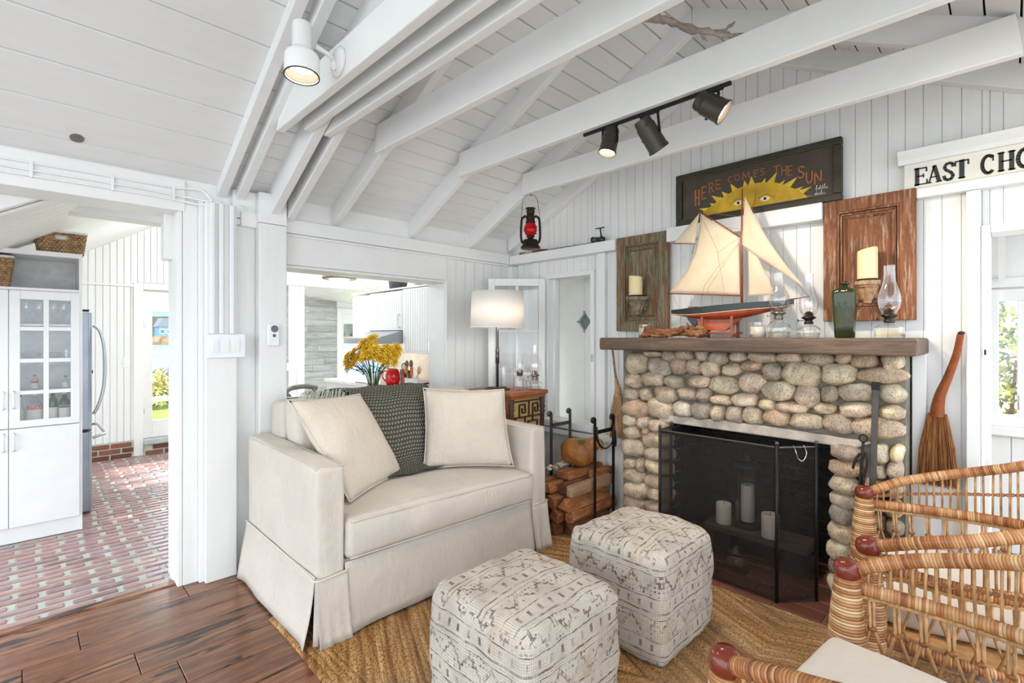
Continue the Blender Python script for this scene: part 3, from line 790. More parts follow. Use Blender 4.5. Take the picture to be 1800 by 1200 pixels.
build('wire_handle', MB().tube(spline([h0 + Vector((0, 0, 0.012)), h0 + nrm + Vector((0, 0, -0.02)), h0.lerp(h1, 0.2) + nrm + Vector((0, 0, -0.05)), h0.lerp(h1, 0.5) + nrm * 1.3 + Vector((0, 0, -0.062)), h0.lerp(h1, 0.9) + nrm + Vector((0, 0, -0.045)), h1 + nrm + Vector((0, 0, -0.02)), h1 + Vector((0, 0, 0.012))], 6), 0.0022, 6), CHROME, sn, smooth=True)

# board and candles inside the firebox
bd = thing('firebox_shelf', (3.12, 1.07, 0.011), 'low dark timber shelf inside the fireplace holding candles', 'shelf')
build('shelf_board', MB().box(3.03, 3.24, 0.78, 1.36, 0.155, 0.195), timber('charred_board', [srgb(60, 48, 40), srgb(92, 78, 66), srgb(118, 102, 88)], (10, 1.2, 10), 0.8, 0.3), bd, bevel=0.006)
for yy in (0.86, 1.26): build('shelf_block', MB().box(3.06, 3.20, yy - 0.05, yy + 0.05, 0.012, 0.154), SOOT, bd, bevel=0.004)
def candle(c, r, h, label, mat=WAX_W, wick=True, group=None, slant=0.0):
    cd = thing('pillar_candle', c, label, 'candle', group)
    n = 28; vs = []
    m = MB()
    prof = [(r * 0.97, 0), (r, 0.004), (r, h * 0.5), (r, h - 0.008), (r * 0.96, h), (r * 0.8, h - 0.002), (r * 0.6, h - 0.009), (r * 0.1, h - 0.011)]
    m.lathe(prof, c, n)
    if slant:
        m.v = [(p[0], p[1], p[2] + (slant * (p[1] - c[1]) / r if p[2] > c[2] + h * 0.6 else 0)) for p in m.v]
    build('wax_body', m, mat, cd, smooth=True)
    if wick: build('wick', MB().tube([(c[0], c[1], c[2] + h - 0.012), (c[0] + 0.001, c[1], c[2] + h + 0.004), (c[0] + 0.004, c[1] + 0.002, c[2] + h + 0.010)], 0.0014, 6), WICK, cd)
    return cd
candle((3.10, 1.262, 0.195), 0.045, 0.125, 'short white pillar candle nearest the left end of the shelf in the fireplace', group='candles in the fireplace')
candle((3.07, 0.982, 0.195), 0.047, 0.135, 'short white pillar candle behind the fold of the fire screen', group='candles in the fireplace')
gl = thing('candle_lantern', (3.16, 1.14, 0.195), 'clear glass hurricane lantern with a lid standing on the shelf in the fireplace', 'lantern')
build('base_dish', MB().lathe([(0.0005, 0), (0.085, 0), (0.09, 0.012), (0.08, 0.03), (0.0005, 0.03)], (3.16, 1.14, 0.195), 28), BLACK_METAL, gl, smooth=True)
build('glass_cylinder', MB().lathe([(0.072, 0.03), (0.072, 0.36)], (3.16, 1.14, 0.195), 28, cap=False), GLASS, gl, smooth=True)
build('lid', MB().lathe([(0.08, 0.36), (0.082, 0.37), (0.06, 0.385), (0.02, 0.392), (0.012, 0.41), (0.016, 0.425), (0.0005, 0.432)], (3.16, 1.14, 0.195), 28), STEEL_GREY, gl, smooth=True)
candle((3.16, 1.14, 0.226), 0.038, 0.22, 'tall white pillar candle inside the glass lantern in the fireplace', group='candles in the fireplace')
jr = thing('glass_jar', (2.93, 1.12, 0.010), 'small squat glass jar with a lid on the hearth under the candle shelf', 'jar')
build('jar_body', MB().lathe([(0.0005, 0), (0.038, 0), (0.056, 0.02), (0.058, 0.045), (0.044, 0.075), (0.036, 0.085)], (2.93, 1.12, 0.010), 24, cap=False), GLASS, jr, smooth=True)
build('jar_lid', MB().lathe([(0.04, 0.086), (0.042, 0.095), (0.03, 0.112), (0.012, 0.12), (0.014, 0.132), (0.0005, 0.138)], (2.93, 1.12, 0.010), 24), BRONZE, jr, smooth=True)

# ================================================================== rug
RX0, RX1, RY0, RY1 = 0.835, 2.655, -0.45, 2.50
def tri(v, p): 
    q = (v / p) % 1.0
    return abs(q - 0.5) * 2 * p / 2
def rug_f(x, y):
    ex = min(x - RX0, RX1 - x)
    if ex < 0.12: return ex
    return abs(x - 1.745) * 0.94 + tri(y - 0.75, 1.7) * 0.42
m = MB()
NX, NY = 260, 240
def rfn(u, v):
    x = RX0 + (RX1 - RX0) * u; y = RY0 + (RY1 - RY0) * v
    x += 0.004 * math.sin(y * 9) * (1 if u in (0, 1) else 0)
    f = rug_f(x, y)
    z = 0.0105 + 0.0035 * abs(math.sin(f * PI / 0.028)) + 0.0015 * noise.noise(Vector((x * 60, y * 60, 0)))
    if u in (0, 1) or v in (0, 1): z = 0.0015
    return (x, y, z)
m.grid(rfn, NX, NY)
m.box(RX0 + 0.002, RX1 - 0.002, RY0 + 0.002, RY1 - 0.002, 0.0008, 0.004)
t = NT('braided_jute')
P_ = t.n('ShaderNodeSeparateXYZ', {0: t.n('ShaderNodeTexCoord').outputs['Object']})
px_, py_ = P_.outputs[0], P_.outputs[1]
absx = t.math('ABSOLUTE', px_)
yy_ = t.math('DIVIDE', t.math('ADD', py_, 0.275), 1.7)
tr_ = t.math('MULTIPLY', t.math('ABSOLUTE', t.math('SUBTRACT', t.math('FRACT', yy_), 0.5)), 1.7 * 0.42)
ff = t.math('ADD', t.math('MULTIPLY', absx, 0.94), tr_)
vec = t.coords((1, 1, 1))
streak = t.n('ShaderNodeTexNoise', {'Vector': t.n('ShaderNodeCombineXYZ', {0: t.math('MULTIPLY', ff, 26.0), 1: t.math('MULTIPLY', py_, 2.5), 2: 0.0}).outputs[0], 'Scale': 1.0, 'Detail': 4.0}).outputs['Fac']
strand = t.n('ShaderNodeTexNoise', {'Vector': t.n('ShaderNodeCombineXYZ', {0: t.math('MULTIPLY', ff, 120.0), 1: t.math('MULTIPLY', py_, 95.0), 2: 0.0}).outputs[0], 'Scale': 1.0, 'Detail': 2.0}).outputs['Fac']
c = t.ramp(streak, [(0.30, srgb(96, 66, 40)), (0.42, srgb(154, 110, 66)), (0.56, srgb(184, 140, 90)), (0.70, srgb(212, 176, 128))])
c = t.mix(t.ramp(strand, [(0.36, (0.85, 0.85, 0.85)), (0.52, (0, 0, 0))]), c, srgb(84, 58, 36))
c = t.mix(t.ramp(t.noise(vec, 1.4, 3), [(0.4, (0, 0, 0)), (0.62, (0.4, 0.4, 0.4))]), c, srgb(150, 128, 104))
t.set(Base_Color=c, Roughness=0.95, Specular_IOR_Level=0.1)
t.bump(t.math('ADD', strand, streak), 0.7, 0.006)
rug = build('jute_rug', m, t.m, at=((RX0 + RX1) / 2, (RY0 + RY1) / 2, 0.0005), smooth=False, fix=False)
tag(rug, 'tan braided jute rug with slanting stripes lying under the ottomans', 'rug')

# ================================================================== soft shapes
def axis_ticks(h, r, n):
    inner = [-(h - r) + 2 * (h - r) * i / n for i in range(n + 1)]
    e = [h - r * k for k in (0.0, 0.12, 0.4, 0.72)]
    return [-q for q in e] + inner + list(reversed(e))
def softbox(mb, lo, hi, r, n=(10, 8, 4), fn=None):
    lo, hi = Vector(lo), Vector(hi); c = (lo + hi) / 2; h = (hi - lo) / 2
    T = [axis_ticks(h[i], min(r, h[i] * 0.98), n[i]) for i in range(3)]
    verts = {}; fs = []
    def vid(p):
        k = tuple(round(q, 5) for q in p)
        if k not in verts: verts[k] = len(verts)
        return verts[k]
    for ax in range(3):
        a, b = (ax + 1) % 3, (ax + 2) % 3
        for s in (-1, 1):
            for i in range(len(T[a]) - 1):
                for j in range(len(T[b]) - 1):
                    q = []
                    for (ii, jj) in ((i, j), (i + 1, j), (i + 1, j + 1), (i, j + 1)):
                        p = [0, 0, 0]; p[ax] = s * h[ax]; p[a] = T[a][ii]; p[b] = T[b][jj]; q.append(vid(p))
                    fs.append(tuple(q) if s > 0 else tuple(reversed(q)))
    out = []
    for k in verts:
        p = Vector(k)
        q = Vector([max(-(h[i] - r), min(h[i] - r, p[i])) for i in range(3)])
        d = p - q
        if d.length > 1e-9: q = q + d.normalized() * r
        n_ = d.normalized() if d.length > 1e-9 else Vector((0, 0, 1))
        w = Vector((p.x / h.x, p.y / h.y, p.z / h.z))
        if fn: q = fn(q, w, n_)
        out.append(q + c)
    mb._add(out, fs)
    return mb

# ================================================================== sofa
so = thing('loveseat', (1.65, 2.58, 0.0), 'cream slipcovered loveseat with square arms and a long skirt', 'sofa')
def wrk(a, f, s):
    def fn(q, w, n): 
        return q + n * (a * noise.noise(Vector((q.x * f + s, q.y * f, q.z * f * 0.5))))
    return fn
# arms
for (x0, x1, s) in ((0.905, 1.035, 1), (2.268, 2.398, 5)):
    def fa(q, w, n, s=s):
        q = q + n * (0.006 * noise.noise(Vector((q.x * 7 + s, q.y * 7, q.z * 3))))
        if w.y < -0.9: q.y += 0.006 * math.sin(q.x * 70 + q.z * 3) * (0.4 - w.z * 0.3)
        q.z += 0.012 * w.y if w.z > 0.3 else 0
        return q
    ar = build('arm', softbox(MB(), (x0, 2.115, 0.26), (x1, 3.03, 0.785), 0.022, (3, 12, 8), fa), LINEN, so, smooth=True)
    zt = 0.775
    rim = [(x0 + 0.008, 2.125, zt - 0.005), (x1 - 0.008, 2.125, zt - 0.005)]
    build('piping', MB().tube([(x0 + 0.004, 3.0, zt + 0.009), (x0 + 0.004, 2.6, zt + 0.003), (x0 + 0.004, 2.125, zt - 0.005), (x1 - 0.004, 2.122, zt - 0.005), (x1 - 0.004, 2.6, zt + 0.003), (x1 - 0.004, 2.85, zt + 0.006)], 0.0035, 6), CUSHION_F, ar, smooth=True)
# back
build('back', softbox(MB(), (1.03, 2.86, 0.26), (2.272, 3.05, 0.985), 0.035, (14, 2, 8), wrk(0.008, 5, 2)), LINEN, so, smooth=True)
def fbc(q, w, n):
    q = q + n * (0.008 * noise.noise(q * 5)); q.y += 0.10 * (w.z * 0.5 - 0.0) 
    if w.y < -0.9: q.y -= 0.012 * (1 - w.x ** 2) * (1 - w.z ** 2)
    return q
build('back_cushion', softbox(MB(), (1.04, 2.665, 0.50), (2.262, 2.84, 1.0), 0.05, (14, 2, 7), fbc), LINEN, so, smooth=True)
# seat cushion, crowned, front dipping towards the right
def fsc(q, w, n):
    q = q + n * (0.004 * noise.noise(q * 6))
    if w.z > 0.2: q.z += 0.035 * (1 - w.x ** 2) * (1 - w.y ** 2) 
    q.z += -0.012 * w.x if w.z > 0 else -0.006 * w.x
    if w.y < -0.9:
        q.y -= 0.018 * (1 - w.z ** 2) * (1 - 0.5 * w.x ** 2) - 0.004 * math.sin(q.x * 34 + 2 * math.sin(q.x * 9)) * (1 - abs(w.z))
    return q
sc_ = build('seat_cushion', softbox(MB(), (1.038, 2.095, 0.338), (2.265, 2.68, 0.515), 0.03, (22, 9, 4), fsc), LINEN, so, smooth=True)
for zz, yo in ((0.505, 0.0), (0.345, 0.002)):
    pp = []
    for i in range(25):
        x = 1.05 + 1.2 * i / 24
        wx = (x - 1.6515) / 0.6135
        pp.append((x, 2.0935 + yo, zz - (0.012 if zz > 0.4 else 0.006) * wx))
    build('piping', MB().tube(pp, 0.004, 6), CUSHION_F, sc_, smooth=True)
# front deck below the cushion
build('seat_deck', MB().box(1.03, 2.272, 2.14, 2.87, 0.06, 0.336), LINEN, so, bevel=0.01)
# skirt: four cloth panels that flare, with inverted pleats at the front corners
def skirt_panel(p0, p1, out, z0, z1, amp, seed, n=40, flare=0.03, lift=0.0):
    p0, p1, out = Vector(p0), Vector(p1), Vector(out)
    def fn(u, v):
        p = p0.lerp(p1, u)
        d = flare * v ** 1.3 + amp * v * (noise.noise(Vector((u * 5 + seed, v * 1.2, seed))) + 0.5 * math.sin(u * 17 + seed) * noise.noise(Vector((u * 2, seed, 1))))
        edge = 0.012 * v * math.exp(-((min(u, 1 - u)) / 0.05) ** 2)
        q = p + out * (d + edge); 
        return (q.x, q.y, z1 + (z0 - z1) * v + lift * v * math.sin(u * PI))
    return MB().grid(fn, n, 8, thick=(-out.x * 0.004, -out.y * 0.004, 0))
build('skirt', skirt_panel((1.036, 2.118), (2.266, 2.118), (0, -1), 0.020, 0.332, 0.012, 3, lift=0.012), LINEN, so, smooth=True)
for (x0, x1, sd) in ((0.898, 1.044, 11), (2.26, 2.405, 17)):
    build('skirt', skirt_panel((x0, 2.106), (x1, 2.106), (0, -1), 0.012, 0.298, 0.010, sd, 14, 0.035), LINEN, so, smooth=True)
build('skirt', skirt_panel((0.897, 3.035), (0.897, 2.12), (-1, 0), 0.012, 0.31, 0.014, 23, 40, 0.04), LINEN, so, smooth=True)
build('skirt', skirt_panel((2.404, 2.11), (2.404, 3.035), (1, 0), 0.012, 0.30, 0.010, 29, 40, 0.03), LINEN, so, smooth=True)
build('pleat', MB().grid(lambda u, v: (0.90 + 0.02 * u - 0.012 * v, 2.122 - 0.012 * u - 0.006 * v, 0.30 - 0.285 * v), 4, 6, thick=(0.004, 0.004, 0)), LINEN, so, smooth=True)
build('skirt_piping', MB().tube(spline([(0.894, 3.03, 0.318), (0.894, 2.6, 0.312), (0.894, 2.2, 0.302), (0.895, 2.105, 0.297), (0.96, 2.101, 0.298), (1.042, 2.103, 0.303)], 6), 0.0048, 8), CUSHION_F, so, smooth=True)
build('skirt_piping', MB().tube([(2.262, 2.103, 0.303), (2.405, 2.103, 0.300), (2.408, 2.4, 0.304), (2.408, 3.0, 0.31)], 0.0045, 8), CUSHION_F, so, smooth=True)
for (x, y) in ((0.96, 2.20), (2.34, 2.20), (0.96, 2.97), (2.34, 2.97)):
    build('foot', MB().lathe([(0.022, 0.0155), (0.03, 0.27)], (x, y, 0), 10), plain('dark_foot', srgb(40, 30, 26), 0.6), so)

# ---- pillows given by their four corners
def pillow(name, label, BL, BR, TR, TL, thick, mat, group, pinch=0.06, seed=1, ears=0.03):
    BL, BR, TR, TL = (Vector(p) for p in (BL, BR, TR, TL))
    ctr = (BL + BR + TR + TL) / 4
    nrm = ((BR - BL).cross(TL - BL)).normalized()
    N = 22
    def pos(u, v, s):
        uu, vv = u * 2 - 1, v * 2 - 1
        pu = 1 - pinch * (1 - vv * vv); pv = 1 - pinch * (1 - uu * uu)
        a, b = uu * pu * 0.5 + 0.5, vv * pv * 0.5 + 0.5
        p = BL.lerp(BR, a).lerp(TL.lerp(TR, a), b)
        t_ = max(0.0, (1 - uu ** 4) * (1 - vv ** 4)) ** 0.55
        t_ *= 0.72 + 0.28 * (1 - uu * uu) * (1 - vv * vv)
        wr_ = 0.006 * noise.noise(Vector((uu * 2.2 + seed, vv * 2.2, seed))) * (1 if t_ > 0.05 else 0)
        return p + nrm * (s * thick / 2 * t_ + wr_)
    mb = MB()
    mb.grid(lambda u, v: pos(u, v, 1), N, N); mb.grid(lambda u, v: pos(u, v, -1), N, N)
    pl = thing(name, ctr - Vector((0, 0, 0.25)), label, 'pillow', group)
    body = build('pillow_cover', mb, mat, pl, smooth=True)
    bm = bmesh.new(); bm.from_mesh(body.data); bmesh.ops.remove_doubles(bm, verts=bm.verts, dist=0.0004); bmesh.ops.recalc_face_normals(bm, faces=bm.faces); bm.to_mesh(body.data); bm.free()
    body.data.polygons.foreach_set('use_smooth', [True] * len(body.data.polygons))
    ring = [pos(i / 24, 0, 0) for i in range(24)] + [pos(1, i / 24, 0) for i in range(24)] + [pos(1 - i / 24, 1, 0) for i in range(24)] + [pos(0, 1 - i / 24, 0) for i in range(24)]
    build('welt', MB().tube(ring, 0.004, 6, closed=True), CUSHION_F, pl, smooth=True)
    return pl
pillow('throw_pillow', 'oatmeal square pillow tilted over the left arm of the loveseat', (1.135, 2.27, 0.545), (1.60, 2.545, 0.545), (1.392, 2.665, 1.02), (0.925, 2.50, 1.04), 0.17, PILLOW_F, 'pillows on the loveseat', 0.05, 2)
pillow('throw_pillow', 'oatmeal square pillow standing upright beside the right arm of the loveseat', (1.734, 2.52, 0.545), (2.215, 2.225, 0.53), (2.165, 2.26, 1.02), (1.79, 2.60, 1.03), 0.15, PILLOW_F, 'pillows on the loveseat', 0.06, 7)

# ---- knitted throw over the back
t = NT('chunky_knit')
uvn = t.n('ShaderNodeTexCoord').outputs['UV']
su = t.n('ShaderNodeSeparateXYZ', {0: uvn})
U = t.math('MULTIPLY', su.outputs[0], 26.0); V = t.math('MULTIPLY', su.outputs[1], 60.0)
rowp = t.math('FLOOR', V); uo = t.math('MULTIPLY_ADD', rowp, 0.5, U)
a_ = t.math('ABSOLUTE', t.math('SINE', t.math('MULTIPLY', uo, PI)))
b_ = t.math('ABSOLUTE', t.math('SINE', t.math('MULTIPLY', V, PI)))
hgt = t.math('POWER', t.math('MULTIPLY', a_, b_), 0.6)
nz = t.noise(t.coords(), 160, 3)
c = t.ramp(hgt, [(0.12, srgb(44, 42, 38)), (0.42, srgb(104, 102, 92)), (0.9, srgb(142, 140, 126))])
c = t.mix(t.ramp(nz, [(0.35, (0.35, 0.35, 0.35)), (0.65, (0, 0, 0))]), c, srgb(74, 72, 64))
t.set(Base_Color=c, Roughness=0.95, Specular_IOR_Level=0.15)
t.bump(hgt, 0.9, 0.012)
prof = [(3.07, 0.62), (3.075, 0.85), (3.06, 0.985), (2.98, 1.025), (2.87, 1.03), (2.745, 1.035), (2.675, 1.0), (2.635, 0.92), (2.59, 0.8), (2.56, 0.68), (2.54, 0.60), (2.50, 0.572), (2.44, 0.565)]
pth = spline([(0, a, b) for a, b in prof], 6)
def tfn(u, v):
    p = pth[min(int(v * (len(pth) - 1) + 0.5), len(pth) - 1)]
    xl = 1.33 + 0.20 * max(0, v - 0.35); xr_ = 1.93 - 0.06 * v
    x = xl + (xr_ - xl) * u
    return (x, p.y - 0.006 * math.sin(u * 9 + v * 4) * (1 if v > 0.4 else 0), p.z + 0.004 * math.sin(u * 14))
th = thing('knit_throw', (1.62, 2.75, 0.60), 'chunky grey green knitted throw draped over the loveseat back between two pillows', 'throw')
build('knit_cloth', MB().grid(tfn, 24, len(pth) - 1, thick=(0, 0.012, -0.008)), t.m, th, smooth=True, uvs=True)
FR = plain('pale_green_fringe', srgb(196, 202, 184), 0.95)
mb = MB(); random.seed(2)
for i in range(46):
    x = 1.13 + 0.0062 * i + random.uniform(-.004, .004); y0 = 2.80 + random.uniform(-.03, .05)
    mb.tube([(x + 0.03, y0 + 0.05, 1.020), (x, y0, 1.030 + random.uniform(0, .012)), (x - 0.03, y0 - 0.05, 1.022), (x - 0.05, y0 - 0.08, 1.0 + random.uniform(-.01, .01))], 0.003, 5)
fr = build('fringe', mb, FR, th, smooth=True); fr['kind'] = 'stuff'

# ================================================================== woven poufs
def pouf_mat(name, seed):
    t = NT(name)
    tc = t.n('ShaderNodeTexCoord')
    P = t.n('ShaderNodeSeparateXYZ', {0: tc.outputs['Object']}); Nn = t.n('ShaderNodeSeparateXYZ', {0: tc.outputs['Normal']})
    wob = t.math('MULTIPLY', t.math('SUBTRACT', t.noise(t.coords(), 9, 3), 0.5), 0.022)
    top = t.math('GREATER_THAN', t.math('ABSOLUTE', Nn.outputs[2]), 0.62)
    sidex = t.math('GREATER_THAN', t.math('ABSOLUTE', Nn.outputs[0]), t.math('ABSOLUTE', Nn.outputs[1]))
    def sel(f, a, b):  # f ? b : a
        d = t.n('ShaderNodeMix', {0: f}); 
        for s, v in ((d.inputs[2], a), (d.inputs[3], b)): t.t.links.new(v, s)
        return d.outputs[0]
    x, y, z = P.outputs
    u = sel(top, sel(sidex, x, y), x)
    v = sel(top, z, y)
    v = t.math('ADD', t.math('ADD', v, wob), seed)
    T = t.math('FRACT', t.math('DIVIDE', v, 0.172))
    def line(pos, w):
        return t.math('LESS_THAN', t.math('ABSOLUTE', t.math('SUBTRACT', T, pos)), w)
    l1 = line(0.06, 0.020); l2 = line(0.40, 0.016); l3 = line(0.93, 0.010)
    # dotted zigzag between the lines
    tri_ = t.math('MULTIPLY', t.math('ABSOLUTE', t.math('SUBTRACT', t.math('FRACT', t.math('DIVIDE', u, 0.105)), 0.5)), 2.0)
    zz = t.math('MULTIPLY_ADD', tri_, 0.36, 0.50)
    zline = t.math('LESS_THAN', t.math('ABSOLUTE', t.math('SUBTRACT', T, zz)), 0.06)
    du = t.math('GREATER_THAN', t.math('SINE', t.math('MULTIPLY', u, 2 * PI / 0.0165)), -0.1)
    dv_ = t.math('GREATER_THAN', t.math('SINE', t.math('MULTIPLY', v, 2 * PI / 0.019)), 0.1)
    dots = t.math('MULTIPLY', du, dv_)
    zmark = t.math('MULTIPLY', zline, t.math('MAXIMUM', du, dv_))
    # rows of short ticks
    tick = t.math('MULTIPLY', t.math('LESS_THAN', t.math('ABSOLUTE', t.math('SUBTRACT', T, 0.23)), 0.075), t.math('GREATER_THAN', t.math('SINE', t.math('MULTIPLY', u, 2 * PI / 0.052)), 0.72))
    rnd = t.n('ShaderNodeTexVoronoi', {'Vector': t.n('ShaderNodeCombineXYZ', {0: u, 1: v, 2: 0.0}).outputs[0], 'Scale': 48.0}).outputs['Color']
    rs = t.n('ShaderNodeSeparateColor', {0: rnd}).outputs[0]
    spk = t.math('MULTIPLY', t.math('GREATER_THAN', rs, 0.72), t.math('MULTIPLY', dots, t.math('GREATER_THAN', T, 0.44)))
    mark = t.math('MINIMUM', t.math('ADD', t.math('ADD', t.math('ADD', l1, l2), t.math('ADD', l3, zmark)), t.math('ADD', tick, spk)), 1.0)
    wear = t.ramp(t.noise(t.coords(), 22, 4, 0.65), [(0.36, (0.05, 0.05, 0.05)), (0.58, (0.9, 0.9, 0.9))])
    base = t.ramp(t.noise(t.coords(), 6, 4), [(0.3, srgb(184, 173, 161)), (0.55, srgb(212, 203, 193)), (0.72, srgb(200, 178, 154))])
    fac = t.mix(1.0, mark, wear, 'MULTIPLY')
    col = t.mix(fac, base, srgb(94, 76, 62))
    rib = t.math('SINE', t.math('MULTIPLY', u, 2 * PI / 0.0068)); rows_ = t.math('SINE', t.math('MULTIPLY', v, 2 * PI / 0.009))
    hh = t.math('MULTIPLY_ADD', rows_, 0.55, rib)
    col = t.mix(t.ramp(hh, [(0.0, (0.30, 0.30, 0.30)), (0.25, (0, 0, 0))]), col, srgb(150, 138, 126))
    t.set(Base_Color=col, Roughness=0.95, Specular_IOR_Level=0.15)
    t.bump(t.math('ADD', hh, t.math('MULTIPLY', mark, -2.0)), 0.55, 0.004)
    return t.m
def pouf(x0, x1, y0, y1, h, label, seed):
    def fn(q, w, n):
        k = 1 + 0.035 * (1 - w.z ** 2)                       # bulging sides
        q = Vector((q.x * k, q.y * k, q.z))
        cx, cy_ = 1 - abs(w.x), 1 - abs(w.y)
        if w.z > 0.2: q.z += 0.018 * (1 - w.x ** 2) * (1 - w.y ** 2) - 0.012 * noise.noise(Vector((w.x * 1.5 + seed, w.y * 1.5, seed)))
        if abs(w.x) > 0.85 and abs(w.y) > 0.85 and w.z > 0.5: q.z -= 0.012
        return q + n * (0.010 * noise.noise(Vector((w.x * 3 + seed, w.y * 3, w.z * 3))))
    p = thing('woven_pouf', ((x0 + x1) / 2, (y0 + y1) / 2, 0.013), label, 'ottoman', 'woven cube ottomans on the rug')
    bod = build('pouf_cover', softbox(MB(), (x0, y0, 0.0135), (x1, y1, h), 0.042, (12, 12, 10), fn), pouf_mat('woven_wool_pattern', seed * 0.031), p, smooth=True)
    ring = []
    hx, hy = (x1 - x0) / 2 - 0.012, (y1 - y0) / 2 - 0.012
    cx, cy_ = (x0 + x1) / 2, (y0 + y1) / 2
    return p
pouf(1.055, 1.55, 1.005, 1.50, 0.455, 'cream and brown woven cube ottoman nearest the loveseat skirt, in front', 1.0)
pouf(1.80, 2.28, 0.975, 1.45, 0.468, 'cream and brown woven cube ottoman nearest the fireplace screen', 4.0)

# ================================================================== cane armchairs
CANE = NT('wrapped_cane')
uvn = CANE.n('ShaderNodeTexCoord').outputs['UV']
_s = CANE.n('ShaderNodeSeparateXYZ', {0: uvn})
_band = CANE.n('ShaderNodeTexWhiteNoise', {'W': CANE.math('FLOOR', CANE.math('MULTIPLY', _s.outputs[1], 125.0))}, noise_dimensions='1D').outputs['Value']
_pos = CANE.noise(CANE.coords((1, 1, 1), rnd=4), 9, 3)
_c = CANE.ramp(CANE.math('MULTIPLY_ADD', _pos, 0.9, CANE.math('MULTIPLY', _band, 0.4)), [(0.40, srgb(124, 70, 38)), (0.58, srgb(166, 106, 60)), (0.78, srgb(192, 142, 94)), (0.95, srgb(212, 176, 132))])
_g = CANE.math('ABSOLUTE', CANE.math('SINE', CANE.math('MULTIPLY', _s.outputs[1], PI * 125.0)))
_c = CANE.mix(CANE.ramp(_g, [(0.0, (0.85, 0.85, 0.85)), (0.32, (0, 0, 0))]), _c, srgb(84, 46, 22))
CANE.set(Base_Color=_c, Roughness=0.38); CANE.bump(_g, 0.5, 0.003); CANE = CANE.m
CANE_P = NT('wrapped_post_cane')
uvn = CANE_P.n('ShaderNodeTexCoord').outputs['UV']
_s = CANE_P.n('ShaderNodeSeparateXYZ', {0: uvn})
_band = CANE_P.n('ShaderNodeTexWhiteNoise', {'W': CANE_P.math('FLOOR', CANE_P.math('MULTIPLY', _s.outputs[1], 110.0))}, noise_dimensions='1D').outputs['Value']
_pos = CANE_P.noise(CANE_P.coords((1, 1, 1), rnd=4), 14, 3)
_c = CANE_P.ramp(CANE_P.math('MULTIPLY_ADD', _pos, 0.9, CANE_P.math('MULTIPLY', _band, 0.5)), [(0.40, srgb(134, 82, 46)), (0.58, srgb(176, 122, 74)), (0.78, srgb(202, 158, 110)), (0.95, srgb(218, 188, 148))])
_g = CANE_P.math('ABSOLUTE', CANE_P.math('SINE', CANE_P.math('MULTIPLY', _s.outputs[1], PI * 110.0)))
_c = CANE_P.mix(CANE_P.ramp(_g, [(0.0, (0.9, 0.9, 0.9)), (0.4, (0, 0, 0))]), _c, srgb(92, 58, 34))
CANE_P.set(Base_Color=_c, Roughness=0.4); CANE_P.bump(_g, 0.7, 0.004); CANE_P = CANE_P.m
STICK = plain('cane_stick', srgb(186, 142, 94), 0.4, noise_amt=0.22, nscale=25, rnd=5)
STICK_D = plain('dark_cane_binding', srgb(150, 92, 48), 0.45, noise_amt=0.2, nscale=30, rnd=5)
KNOB = plain('red_brown_lacquer', srgb(112, 44, 28), 0.16, noise_amt=0.12, nscale=8)

